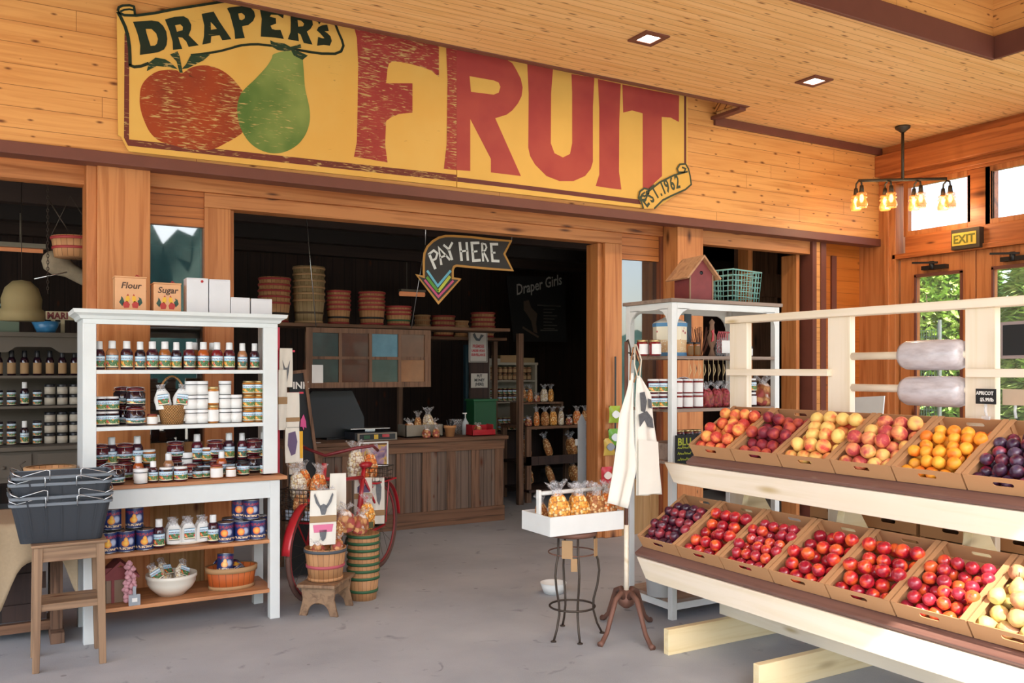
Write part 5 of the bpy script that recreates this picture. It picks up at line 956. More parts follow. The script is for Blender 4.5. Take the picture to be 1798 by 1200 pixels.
# apron stand
ap = thing('apron_stand', 'slim pole stand on rusty cast-iron claw feet with hanging aprons', 'stand', (3.075, 4.01, 0))
obj('pole', MB().cyl((0, 0, .2), (0, 0, .62), .014, n=12), M_cream, ap, local=True); obj('upper_pole', MB().cyl((0, 0, .62), (0, 0, 1.66), .011, n=12), M_rust, ap, local=True)
obj('collar', MB().lathe([(.018, .15), (.045, .17), (.05, .2), (.035, .23), (.02, .25)], 14), M_rust, ap, local=True)
for dx, dy in ((-.27, -.12), (-.06, -.31), (.27, .12), (.05, .30)):
    obj('claw_foot', MB().tube([(dx*k, dy*k, z) for k, z in ((.05, .19), (.22, .245), (.42, .22), (.58, .14), (.74, .06), (.92, .018), (1.0, .012))], [.016, .017, .016, .014, .013, .014, .018], 8), M_rust, ap, local=True)
obj('hook', MB().tube([(0, 0, 1.66), (-.01, -.03, 1.67), (-.01, -.05, 1.62), (.0, -.04, 1.58)], .005, 6).tube([(0, 0, 1.6), (.04, -.03, 1.59), (.05, -.04, 1.55)], .005, 6), M_iron, ap, local=True)
def drape(lab, Lf, Rt, Y, fold, prints=None):
    def ed(P, v):
        n = len(P)-1; i = min(int(v*n), n-1); q_ = v*n-i; a, b = P[i], P[i+1]; return (a[0]+(b[0]-a[0])*q_, a[1]+(b[1]-a[1])*q_)
    def f(u, v):
        l, r = ed(Lf, v), ed(Rt, v); x = l[0]+(r[0]-l[0])*u; y = l[1]+(r[1]-l[1])*u; yy = Y+fold*(.3+v)*sin(9*u+1.5*v); p = pix(x, y, Y=Y); return (p.x, yy, p.z)
    t = thing('apron', lab, 'apron', pix(*Lf[0], Y=Y)); o = obj('cloth_body', MB().grid(f, 16, 24), M_cloth, t); o.modifiers.new('s', 'SOLIDIFY').thickness = .004
    return t, f
t, f = drape('plain cream apron hanging at the left of the pole stand', prs('1108,655;1100,690;1088,730;1084,780;1078,830;1069,884'), prs('1113,655;1112,690;1112,730;1113,780;1117,820;1100,893'), 3.95, .012)
obj('strap', MB().tube([pix(1112, 610, Y=3.97), pix(1107, 640, Y=3.95), pix(1106, 668, Y=3.95)], .004, 6).tube([pix(1114, 610, Y=3.97), pix(1124, 640, Y=3.95), pix(1113, 672, Y=3.95)], .004, 6), plain('tan leather strap', '#b07a50', .7), t)
t, f = drape('cream apron with dark animal sketch hanging at the right of the pole stand', prs('1118,660;1116,700;1116,750;1117,790;1119,830;1119,871'), prs('1124,660;1143,692;1147,740;1153,780;1156,820;1160,868'), 3.935, .010)
def patch(P, dy=-.012): return [(pix(a, b, Y=3.93).x, pix(a, b, Y=3.93).z) for a, b in prs(P)]
m = MB()
for P in ('1122,690;1130,688;1134,705;1131,725;1124,722', '1120,728;1134,722;1144,735;1146,752;1136,750;1130,738;1122,750', '1136,700;1142,702;1143,718;1137,716'): m.prism([patch(P)], XZ(3.922), .0015)
obj('printed_motif', m, plain('charcoal sketch print', '#5a5a5c', .8, var=.5, scale=60), t); obj('pocket', MB().prism([patch('1119,772;1153,776;1157,866;1119,869')], XZ(3.92), .003), M_cloth, t)
obj('strap', MB().tube([pix(1115, 605, Y=3.97), pix(1114, 640, Y=3.94), pix(1120, 665, Y=3.935)], .004, 6).tube([pix(1117, 605, Y=3.97), pix(1126, 632, Y=3.94), pix(1123, 665, Y=3.935)], .004, 6), plain('cream strap', '#ddd2bd', .8), t)
# white open bookshelf
BX0, BX1, BY0, BY1 = 3.47, 4.37, 4.08, 4.53
bs = thing('open_bookcase', 'white metal open shelf stand with curved corner brackets behind the aprons', 'shelf unit', ((BX0+BX1)/2, 4.3, 0))
def bz_(py, Y=BY0, px=1183): return pix(px, py, Y=Y).z
M_sb = wood('grey brown shelf board', '#9a8474', '#7c685a', 'X', 'Y', None, .2, .6)
zb = bz_(525); obj('top_board', MB().box(BX0-.015, BX1+.015, BY0-.015, BY1+.015, zb-.018, zb+.004), M_sb, bs, bev=.002)
for x in (BX0, BX1-.04):
    for y in (BY0, BY1-.04): obj('post', MB().box(x, x+.04, y, y+.04, 0, zb-.019), M_white, bs, bev=.003)
m = MB().box(BX0+.04, BX1-.04, BY0, BY0+.015, zb-.06, zb-.019).box(BX0+.04, BX1-.04, BY1-.015, BY1, zb-.06, zb-.019).box(BX0, BX0+.015, BY0+.04, BY1-.04, zb-.06, zb-.019).box(BX1-.015, BX1, BY0+.04, BY1-.04, zb-.06, zb-.019); obj('top_rail', m, M_white, bs, bev=.002)
br = [(0, 0), (.11, 0)]+[(.11-.11*sin(radians(a)), -.11+.11*cos(radians(a))) for a in (15, 35, 55, 75, 90)]
m = MB()
for y in (BY0, BY1-.012):
    m.prism([[(BX0+.04+a, zb-.055+b) for a, b in br]], XZ(y+.012), .012); m.prism([[(BX1-.04-a, zb-.055+b) for a, b in br]], XZ(y+.012), .012)
for x in (BX0, BX1-.012):
    Mx = Matrix(((0, 0, 1, x), (1, 0, 0, 0), (0, 1, 0, 0), (0, 0, 0, 1))); m.prism([[(BY0+.04+a, zb-.055+b) for a, b in br]], Mx, .012); m.prism([[(BY1-.04-a, zb-.055+b) for a, b in br]], Mx, .012)
obj('corner_bracket', m, M_white, bs)
zs = [bz_(625), bz_(719), .95, .12]
for z in zs: obj('shelf', MB().box(BX0+.005, BX1-.005, BY0+.005, BY1-.005, z-.02, z), M_sb, bs, bev=.002)
obj('lower_rail', MB().box(BX0+.04, BX1-.04, BY0, BY0+.01, .06, .1).box(BX0, BX0+.01, BY0+.04, BY1-.04, .06, .1), M_white, bs); obj('caster', MB().lathe([(0, 0), (.02, .002), (.022, .02), (0, .03)], 10, M=Matrix.Translation((BX0-.02, BY1, 0))), M_black, bs)
def sX(px, Y): return pix(px, 600, Y=Y).x
# on its top
bxh, byh = sX(1217, BY0+.14), BY0+.14; z = zb+.005
t = thing('birdhouse', 'faded red wooden birdhouse with cedar roof on the white shelf stand', 'birdhouse', (bxh, byh, z), radians(-8))
obj('house_body', MB().prism([[(-.08, 0), (.08, 0), (.08, .165), (0, .262), (-.08, .165)]], Matrix(((0, 0, -1, .095), (-1, 0, 0, 0), (0, 1, 0, 0), (0, 0, 0, 1))) @ Matrix.Identity(4) if False else XZ(.09), .18), M_barnred, t, local=True, bev=.002)
obj('corner_trim', MB().box(-.086, -.078, -.093, -.085, 0, .16).box(.078, .086, -.093, -.085, 0, .16), M_bench, t, local=True)
obj('roof', MB().prism([[(-.115, .128), (0, .262), (0, .278), (-.125, .134)]], XZ(.125), .25).prism([[(.115, .128), (.125, .134), (0, .278), (0, .262)]], XZ(.125), .25), M_roofw, t, local=True)
obj('entry_hole', MB().cyl((0, -.0905, .17), (0, -.0915, .17), .012, n=12), M_black, t, local=True)
a, b = sX(1258, BY0+.12), sX(1328, BY0+.12); tb_ = obj('wire_basket', wire_basket(MB(), (b-a)*.85, .27, .2, 10, 8, 6, .0028, 1.1), M_teal, local=True, loc=((a+b)/2, BY0+.2, z+.004)); tb_.rotation_euler = (0, 0, radians(12)); tag(tb_, 'square teal wire basket beside the birdhouse on the white shelf stand', 'basket')
# shelf goods
z = zs[0]+.001
for k, p in enumerate((1128, 1150)): dup(PJ, (sX(p, BY0+.06+.1) if k == 0 else sX(p, BY0+.1), BY0+(.16 if k == 0 else .1), z), .2, 'dark red jam jar with gold lid, %s of the pair beside the cherry tin' % ('left', 'right')[k], 'jam jars beside the big tin', bmat('red', M_paper, M_lidg), scale=(1.0, 1.0, 1.15))
t = thing('cookie_tin', 'tall cream tin with cherries and blue borders on the white shelf stand', 'tin', (sX(1176, BY0+.2), BY0+.2, z), 0)
def tinm():
    g = G('cherry tin pattern', .4, coat=.3); P = g.sep(g.obj()); v = g.n('TexVoronoi', {'Vector': g.obj(), 'Scale': 24.}, out='Distance'); c = g.mix(g.mth('LESS_THAN', v, .2), '#eadfc4', '#a83238'); w_ = g.n('TexVoronoi', {'Vector': g.obj(), 'Scale': 60.}, out='Distance')
    low = g.mth('LESS_THAN', P[2], .1); c = g.mix(low, c, g.mix(g.mth('LESS_THAN', w_, .3), '#dcb98a', '#e9dcc0')); g.col(c); return g.m
obj('tin_body', MB().lathe([(.105, .02), (.105, .185)], 8, caps=False, sm=False), tinm(), t, local=True); obj('tin_border', MB().lathe([(0, 0), (.107, 0), (.107, .022), (.105, .022)], 8, sm=False).lathe([(.105, .183), (.108, .183), (.108, .205), (.1, .206)], 8, sm=False), plain('blue tin border', '#4f86b0', .4), t, local=True); obj('lid', MB().lathe([(.104, .205), (.1, .212), (.03, .245), (.012, .25), (0, .26)], 8, sm=False), plain('cream tin lid', '#e0d6c8', .4), t, local=True)
o = obj('metal_sheet', MB().box(sX(1203, BY0+.33), sX(1214, BY0+.33), BY0+.33, BY0+.34, z, z+.28), plain('slate blue metal', '#4a5a66', .5), None); o.name = 'metal_sheet'; tag(o, 'narrow slate blue metal panel behind the cherry tin', 'panel')
for k, p in enumerate((1211, 1223)): dup(PJ, (sX(p, BY0+.12), BY0+.12, z), .2, 'narrow brown spice jar, %s of two right of the cherry tin' % ('left', 'right')[k], 'brown spice jars', bmat('amber', plain('brown paper %d' % k, '#7a5a34', .7), M_lidk), scale=(.62, .62, 1.05))
t = thing('wooden_bird', 'carved brown wooden rooster with red comb on the upper shelf of the white stand', 'figurine', (sX(1250, BY0+.12), BY0+.12, z))
obj('bird_body', MB().lathe([(0, .0), (.03, .0), (.02, .02), (.012, .05), (.03, .09), (.036, .12), (.02, .15), (.016, .2), (.022, .215), (0, .24)], 12, sy=.7), M_barn, t, local=True); obj('comb', MB().prism([prs('-.03,.09;-.02,.14;-.03,.16;-.01,.17;-.01,.1')], XZ(-.025), .006), M_redp, t, local=True)
t = thing('twig_bundle', 'bundle of dried reddish twigs behind the wooden rooster', 'twigs', (sX(1228, BY0+.3), BY0+.3, z)); mm = MB()
for k in range(40): a = random.uniform(0, 6.28); r = random.uniform(.02, .11); mm.cyl((r*.2*cos(a), r*.2*sin(a), 0), (r*cos(a), r*.6*sin(a), random.uniform(.1, .2)), .0016, n=4)
obj('twigs', mm, plain('reddish twig', '#7a4a38', .8), t, local=True, ); t['kind'] = 'stuff'
t = thing('candy_cane_bag', 'clear bag of striped candy canes left of the rack post', 'bag', (sX(1268, BY0+.1), BY0+.1, z)); mm = MB()
for k in range(6): x = -.04+.016*k; mm.tube([(x, 0, .02), (x+.004, 0, .14), (x+.012, 0, .158), (x+.022, 0, .15)], .004, 6)
obj('candy_canes', mm, plain('striped candy', '#b8545a', .4, var=.5, scale=160), t, local=True); obj('film', MB().lathe([(.045, .0), (.055, .03), (.05, .09), (.03, .12)], 16, sy=.6), M_film, t, local=True); obj('paper_label', MB().box(-.035, .035, -.036, -.033, .02, .1), M_paper, t, local=True)
dup(PS, (sX(1316, BY0+.12), BY0+.12, z), 0, 'small white-labelled bottle seen between the rack posts on the upper shelf', None, bmat('berry', M_paper), scale=(.72, .72, .66))
z = zs[1]+.001; rows = [(1147, 2, 0), (1163, 2, 0), (1189, 1, 1), (1207, 1, 1), (1225, 1, 1)]
for k, (p, lb, kd) in enumerate(rows):
    for s_ in range(2): dup(PJ, (sX(p, BY0+.08), BY0+.08, z+.09*s_), random.uniform(-.2, .2), '%s white-lidded jam jar, %s column from the left on the white shelf stand' % (('lower', 'upper')[s_], ORD[k]), 'jam jars on the white shelf stand', bmat('red' if kd else 'maroon', LB[2] if not kd else M_paper, M_capw), scale=(1.0, 1.0, 1.08), rot=None if not kd else (0, 0, radians(-60)))
dup(PC, (sX(1200, BY0+.25), BY0+.25, z+.0), 0, 'clamp jar behind the double row of red jam jars', None, bmat('berry', 3), scale=(1, 1, 1.7))
for k, p in enumerate((1242, 1258, 1272)): dup(BG['mix'], (sX(p, BY0+.08), BY0+.08, z), 0, 'clear bag of red candy, %s of three right of the jam jars' % ('left', 'middle', 'right')[k], 'bags of red candy on the white shelf stand', {'contents': M_rcan}, scale=(1.05, 1.05, 1.3), rot=(0, .1*(k-1), .5*k))
for k, p in enumerate((1318,)):
    for s_ in range(2): dup(PJ, (sX(p, BY0+.1), BY0+.1, z+.09*s_), 0, '%s jar of the pair seen between the first two rack posts' % ('lower', 'upper')[s_], 'jars between the rack posts', bmat('berry', 2 if s_ else M_paper, M_capw), scale=(1.0, 1.0, 1.08))
bag('mix', (sX(1340, BY0+.1), BY0+.1, z), 'crinkled candy bag beside the jars between the rack posts', None, .3, (0, 0), 1.6)
for k in range(9): pass
t = thing('twine_tags', 'row of dried flower sprigs hung on twine under the upper shelf', 'dried flowers', (sX(1240, BY0+.02), BY0+.02, zs[0]-.02)); mm = MB()
for k in range(9): x = sX(1206+8.5*k, BY0+.02); mm.cyl((x, BY0-.0, zs[0]-.02), (x, BY0-.0, zs[0]-.15), .0016, n=4); mm.tube([(x+.01, BY0+.002, zs[0]-.05), (x+.016, BY0, zs[0]-.09), (x+.004, BY0, zs[0]-.12)], [.0015, .003, .0015], 5)
obj('twine', mm, plain('straw twine', '#c9b084', .8), t); t['kind'] = 'stuff'
z = zs[2]+.001
for k, p in enumerate((1192, 1208, 1221)): dup(PJ, (sX(p, BY0+.06), BY0+.06, z+.1), 0, 'jam jar with gold lid, %s of three above the green chalk sign' % ORD[k], 'jam jars on the lowest seen shelf', bmat('maroon', M_lidk, M_lidg))
o = obj('small_crate', MB().box(sX(1184, BY0+.05)-.02, sX(1262, BY0+.05), BY0+.02, BY0+.3, z+.08, z+.1).box(sX(1184, BY0+.05)-.02, sX(1186, BY0+.05)-.02, BY0+.02, BY0+.3, z, z+.08).box(sX(1258, BY0+.05), sX(1262, BY0+.05), BY0+.02, BY0+.3, z, z+.08), M_sb); tag(o, 'low grey wooden riser carrying jam jars on the white shelf stand', 'riser')
p0 = pix(1190, 797, Y=BY0-.02); t = thing('chalk_sign', 'black hand-lettered chalk sign with yellow-green writing below the jam jars', 'sign', (p0.x+.06, BY0-.02, p0.z)); obj('board', MB().box(p0.x-.02, p0.x+.13, BY0-.03, BY0-.02, p0.z-.1, p0.z+.11), M_slate, t)
tm = MB()
tm.mesh(text('BLU', .06, .0008, .0016), Matrix.Translation((p0.x-.01, BY0-.031, p0.z+.05)) @ Matrix.Rotation(pi/2, 4, 'X'))
for k in range(4): tm.stroke([(p0.x-.01+.008*i, p0.z+.03-.035*k+.009*(i % 2)*(1+(i*7+k) % 3)*.5) for i in range(14)], .005, XZ(BY0-.031), .0008)
obj('lettering', tm, plain('lime chalk', '#a8b03c', .7), t)
o = obj('white_bucket', MB().lathe([(0, .0), (.085, 0), (.1, .17), (.104, .17), (.104, .18), (.096, .18), (.08, .01), (0, .01)], 24, M=Matrix.Translation((BX0-.06+.1, 3.98+.25, .121))), M_capw); tag(o, 'white plastic bucket on the lowest shelf of the white stand', 'bucket')
o = obj('enamel_basin', MB().lathe([(0, 0), (.06, 0), (.085, .07), (.09, .07), (.065, -.0), (0, -.0)], 24, M=Matrix.Translation((3.22, 5.0, .0))), M_white); tag(o, 'white enamel basin on the floor behind the wire stool', 'basin')
# snack clips left of the aprons
t = thing('snack_clip_strip', 'strip of small snack bags hanging on the cedar jamb', 'display strip', tuple(pix(1082, 640, Y=YF-.06))); pc = pix(1082, 640, Y=YF-.06); obj('strip', MB().box(pc.x-.008, pc.x+.008, YF-.05, YF-.045, .55, 1.62), M_black, t)
for k, (px_, py, c, c2) in enumerate(((1079, 728, '#9fb83a', '#e9ecef'), (1078, 768, '#6faa3a', '#dfe8ef'), (1070, 785, '#c9a84a', '#8a8f96'), (1065, 835, '#c42e38', '#e9d9cf'))):
    p = pix(px_, py, Y=YF-.09); t = thing('snack_bag', ('green snack bag with a white dog face print high on the jamb strip', 'green and white snack bag in the middle of the jamb strip', 'gold and grey snack bag lower on the jamb strip', 'red and white snack bag lowest on the jamb strip')[k], 'bag', p)
    def fb(u, v, s_=1): return (( u-.5)*.13*(1-.15*sin(pi*v)), -s_*.022*sin(pi*u)*sin(pi*v), (v-.5)*.15)
    obj('bag_body', MB().grid(lambda u, v: fb(u, v), 8, 8).grid(lambda u, v: fb(u, v, -1), 8, 8), plain('snack foil %d' % k, c, .3), t, local=True); obj('printed_face', MB().lathe([(0, -.026), (.03, -.02)], 12, M=Matrix.Rotation(pi/2, 4, 'X') @ Matrix.Scale(-1, 4, (0, 0, 1)), caps=False) if False else MB().prism([[(.035*cos(a)*(1+.25*cos(2*a)), .035*sin(a)) for a in [2*pi*i/14 for i in range(14)]]], XZ(-.019), .006), plain('snack print %d' % k, c2, .4), t, local=True)
# ---------------------------------------------------------------- inside the shop
CX0, CX1, CY0, CY1, CH = 2.15, 4.36, 7.68, 8.4, .845
ct = thing('shop_counter', 'long weathered barn-wood checkout counter inside the main opening', 'counter', (3.2, 8.0, 0))
obj('counter_top', MB().box(CX0-.03, CX1+.03, CY0-.04, CY1, CH-.035, CH), M_barnH, ct, bev=.004)
obj('rail', MB().box(CX0, CX1, CY0-.012, CY0+.01, CH-.13, CH-.035), M_barnH, ct, bev=.003); obj('rail', MB().box(CX0, CX1, CY0-.014, CY0+.01, 0, .15), M_barnH, ct, bev=.003)
obj('counter_body', MB().box(CX0, CX1, CY0+.01, CY1-.02, 0, CH-.035), wood('weathered infill planks', '#7a6658', '#54443a', 'Z', 'X', .085, .2, .8, '#2a1c14', .05), ct)
for k in range(9): x = CX0+.04+(CX1-CX0-.1)*k/8; obj('stile', MB().box(x-.045, x+.045, CY0-.008, CY0+.01, .15, CH-.13), M_barn, ct, bev=.003)
Z = CH+.001
def ip(px, py, Y): return pix(px, py, Y=Y)
t = thing('postal_scale', 'grey countertop price scale with display on the counter', 'scale', (ip(650, 760, 7.85).x, 7.85, Z)); w_ = .2
obj('scale_base', MB().box(-w_, w_, -.13, .15, .008, .075).box(-w_+.02, -w_+.05, -.1, .1, 0, .01).box(w_-.05, w_-.02, -.1, .1, 0, .01), M_char, t, local=True, bev=.006); obj('platter', MB().box(-w_*1.05, w_*.9, -.05, .16, .1, .108).box(-.05, .05, 0, .08, .07, .1), M_chrome, t, local=True, bev=.002)
obj('display_panel', MB().box(-w_*.9, w_*1.05, -.15, -.13, .0, .07), M_grey, t, local=True, bev=.002); obj('keypad', MB().box(-w_*.8, w_*.95, -.153, -.15, .01, .06), M_black, t, local=True)
obj('key_sticker', MB().box(-.02, .02, -.155, -.153, .015, .055), plain('yellow sticker', '#d9b43c', .5), t, local=True); obj('key_sticker', MB().box(.06, .13, -.155, -.153, .03, .055), M_redp, t, local=True); obj('key_sticker', MB().box(-.12, -.06, -.155, -.153, .02, .05), M_bandG, t, local=True)
t = thing('register_screen', 'large black register screen standing on the counter left of the scale', 'screen', (ip(590, 760, 8.0).x, 8.02, Z)); xa = ip(545, 700, 7.95).x-t.location.x; xb = ip(640, 700, 8.0).x-t.location.x
obj('screen_panel', MB().prism([[(xa, .02), (xa, .42), (xa+.03, .46), (xb-.12, .46), (xb, .2), (xb, .02)]], XZ(.03), .05), M_black, t, local=True, bev=.004); obj('screen_foot', MB().box(-.1, .1, -.05, .12, 0, .02), M_black, t, local=True)
t = thing('goods_crate', 'grey cardboard crate of wrapped sweets on the counter', 'crate', (ip(722, 750, 7.95).x+.1, 7.95, Z)); obj('crate_body', MB().box(-.2, .2, -.1, .1, 0, .012).box(-.2, .2, -.1, -.092, 0, .12).box(-.2, .2, .092, .1, 0, .12).box(-.2, -.192, -.1, .1, 0, .12).box(.192, .2, -.1, .1, 0, .12), M_grey, t, local=True)
for k, (dx, dy, kk) in enumerate(((-.12, 0, 'mix'), (-.02, .02, 'popb'), (.08, 0, 'popw'), (.14, .0, 'mix'))): bag(kk, (t.location.x+dx, 7.95+dy, Z+.02), 'wrapped sweet bag, %s from the left in the grey counter crate' % ORD[k], 'sweet bags in the counter crate', k, (0, 0), (1.3, 1.0, 1.15, 1.25)[k])
for k, (px_, dz) in enumerate(((748, 0), (765, 0), (756, .0))): bag('mix', (ip(px_, 760, 7.78).x, 7.77+.0*k, Z), 'clear bag of mixed candy %s before the grey counter crate' % ('at the left', 'at the right', 'in the middle')[k], 'candy bags on the counter', k, (0, 0), .95) if k < 2 else None
t = thing('flower_pot', 'small tan terracotta pot holding pens on the counter', 'pot', (ip(790, 755, 7.8).x, 7.8, Z)); obj('pot_body', MB().lathe([(0, 0), (.042, 0), (.055, .085), (.062, .085), (.062, .11), (.052, .11), (.04, .01), (0, .01)], 20), plain('tan terracotta', '#c98f5c', .7), t, local=True); obj('pens', MB().cyl((0, 0, .02), (-.03, .01, .16), .005, n=6).cyl((.01, 0, .02), (.0, .02, .17), .005, n=6).cyl((.01, 0, .02), (.035, .0, .15), .012, n=8), M_char, t, local=True)
t = thing('pump_bottle', 'clear hand-sanitizer pump bottle behind the terracotta pot', 'bottle', (ip(817, 745, 7.95).x, 7.95, Z)); obj('bottle_body', MB().lathe([(.035, 0), (.036, .12), (.015, .15), (.012, .165)], 16), glassm('clear gel', '#dfe6ea', .1, .5), t, local=True); obj('pump', MB().cyl((0, 0, .165), (0, 0, .215), .006, n=8).box(-.03, .015, -.008, .008, .21, .222), M_capw, t, local=True)
t = thing('plastic_tub', 'crumpled clear plastic tub between the pot and pump bottle', 'tub', (ip(803, 745, 8.05).x, 8.08, Z)); obj('tub_body', MB().lathe([(.06, 0), (.075, .13), (.08, .15)], 16), M_film, t, local=True)
t = thing('red_tray', 'red metal two-sided tray of small sweets at the counter end', 'tray', (ip(844, 755, 7.8).x, 7.8, Z)); obj('tray_body', MB().box(-.13, .13, -.07, .07, 0, .008).box(-.13, .13, -.07, -.064, 0, .06).box(-.13, .13, .064, .07, 0, .1).box(-.13, -.124, -.07, .07, 0, .11).box(.1, .106, -.07, .07, 0, .11), M_redp, t, local=True)
bag('mix', (t.location.x-.03, 7.8, Z+.01), 'bag of speckled sweets in the red tray on the counter', None, .3, (0, 0), .95)
o = obj('sticky_note', MB().box(-.02, .02, -.02, .02, 0, .003), M_paper, local=True, loc=(ip(560, 775, 7.7).x, 7.72, Z)); tag(o, 'small white note lying at the left of the counter edge', 'note')
fr = [ip(633, 779, CY0-.06), ip(682, 776, CY0-.06), ip(682, 817, CY0-.06), ip(633, 820, CY0-.06)]
t = thing('framed_print', 'white framed purple and yellow picture fixed to the counter front', 'picture', ((fr[0].x+fr[1].x)/2, CY0-.04, fr[3].z)); a, b, c_, d = fr[0].x, fr[1].x, fr[3].z, fr[0].z
obj('frame', MB().stroke([(a, c_), (b, c_), (b, d), (a, d)], .014, XZ(CY0-.03), .012, closed=True), M_paper, t); g = G('print art', .4); nz = g.noise(g.obj(), 14, 3, 1.); g.col(g.ramp(nz, [(.3, '#6f5a7c'), (.5, '#b08aa0'), (.6, '#d9b04a'), (.75, '#8a5a40')])); obj('picture_sheet', MB().box(a, b, CY0-.036, CY0-.03, c_, d), g.m, t)
# suspended sash window
SYW = 7.62; c4 = [ip(536, 575, SYW), ip(755, 578, SYW), ip(536, 682, SYW)]
x0, x1, z1_, z0_ = c4[0].x, c4[1].x, c4[0].z, c4[2].z
t = thing('window_sash', 'old eight-pane wooden sash hung on wires above the counter', 'window sash', ((x0+x1)/2, SYW, z0_))
m = MB(); m.box(x0, x1, SYW-.02, SYW+.02, z1_-.045, z1_); m.box(x0, x1, SYW-.02, SYW+.02, z0_, z0_+.05)
for k in range(5): x = x0+.03+(x1-x0-.06)*k/4; m.box(x-(.03 if k in (0, 4) else .014), x+(.03 if k in (0, 4) else .014), SYW-.018, SYW+.018, z0_, z1_)
zm = (z0_+z1_)/2; m.box(x0, x1, SYW-.016, SYW+.016, zm-.013, zm+.013); obj('sash_frame', m, M_barn, t)
pc_ = ['#3c4644', '#5c3a2c', '#5f8494', '#75503a', '#414c48', '#5a3626', '#4c5a52', '#92603a']
for k in range(8):
    i, j = k % 4, k//4; xa = x0+.045+(x1-x0-.06)*i/4; xb = xa+(x1-x0-.06)/4-.03; za, zb_ = (zm+.013, z1_-.045) if j == 0 else (z0_+.05, zm-.013)
    obj('glass_pane', MB().box(xa, xb, SYW-.004, SYW+.004, za, zb_), plain('coloured pane %d' % k, pc_[k], .12, var=.35, scale=9, coat=.5), t)  # each pane is opaque with its own mottled colour
p = ip(558, 657, SYW-.03); obj('taped_notice', MB().box(p.x-.05, p.x+.05, SYW-.024, SYW-.021, p.z-.08, p.z+.08), M_paper, t)
for (xa, ya, xb, yb_) in ((537, 378, 555, 575), (752, 396, 722, 578)):
    A_, B_ = ip(xa, ya, SYW-.1), ip(xb, yb_, SYW); obj('hanging_wire', MB().cyl((A_.x, SYW-.1, 2.88), tuple(B_), .004, n=5), M_chrome, t)
# shelf with stacked bushel baskets above the counter
zs_ = ip(600, 571, 8.2).z; t = thing('basket_shelf', 'long dark plank shelf on posts carrying stacked bushel baskets', 'shelf', (3.2, 8.2, 0))
obj('plank', MB().box(ip(505, 570, 8.1).x-.5, ip(860, 570, 8.1).x+.2, 8.02, 8.5, zs_-.03, zs_), M_barnH, t)
for x in (1.85, 5.0): obj('post', MB().box(x-.03, x+.03, 8.42, 8.48, 0, zs_-.03), M_barn, t)
def stk(px0, px1, n, hh, cols, lab, Y=8.2, st_=M_slat, sp=.055, zb0=None):
    a, b = ip(px0, 550, Y).x, ip(px1, 550, Y).x; r = (b-a)/2*.93; cx = (a+b)/2
    base = bushel((cx, Y, (zb0 or zs_)+.001), r*.84, r, hh, [hh*.9, hh*.42, .015], cols, lab % 'lowest', lab.split(',')[0]+' stack', st_)
    up = bushel((cx, Y, (zb0 or zs_)+.001+sp), r*.84, r, hh, [hh*.92], cols, lab % ('topmost' if n == 2 else 'second'), lab.split(',')[0]+' stack', st_)
    for k in range(2, n): dup(up, (cx+random.uniform(-.003, .003), Y, (zb0 or zs_)+.001+sp*k), k*.7, lab % ('topmost' if k == n-1 else ORD[k]), lab.split(',')[0]+' stack')
stk(452, 511, 5, .2, [M_bandR, plain('dark rim band', '#2a211c', .7)], 'red-rimmed bushel basket, %s of the stack at the left of the basket shelf')
stk(513, 571, 6, .24, [M_bandT, plain('dark rim band b', '#5a4630', .7)], 'plain tan bushel basket, %s of the tallest stack on the basket shelf', st_=M_slatg, sp=.06)
stk(573, 616, 5, .16, [M_bandR, M_lidk], 'tan bushel basket with red bands, %s of the stack right of the tallest', sp=.042)
stk(629, 676, 5, .17, [M_bandR, M_lidk], 'tan bushel basket with red rims, %s of the stack second from the right', sp=.04)
stk(677, 722, 3, .13, [M_bandR, M_bandG], 'short tan bushel basket with red and green bands, %s of the low stack', sp=.035)
for k, (a, b, n) in enumerate(((722, 745, 3), (752, 788, 3), (790, 812, 2), (822, 858, 4))): stk(a+6, b+10, n, .14, [M_bandR if k % 2 else M_bandT, M_lidk], 'dim bushel basket, %%s of the %s stack behind the pay sign' % ORD[k], Y=8.9 if k < 9 else 8.2, sp=.05, zb0=zs_-.07)
o = obj('back_basket_plank', MB().box(ip(715, 570, 8.9).x, ip(875, 570, 8.9).x, 8.7, 9.1, zs_-.1, zs_-.07), M_barnH); o.name = 'wall_plank_shelf'; struct(o)
o = obj('plank_posts', MB().box(3.8, 3.85, 9.05, 9.1, 0, zs_-.1).box(5.0, 5.05, 9.05, 9.1, 0, zs_-.1), M_barn); o.name = 'wall_plank_posts'; struct(o)
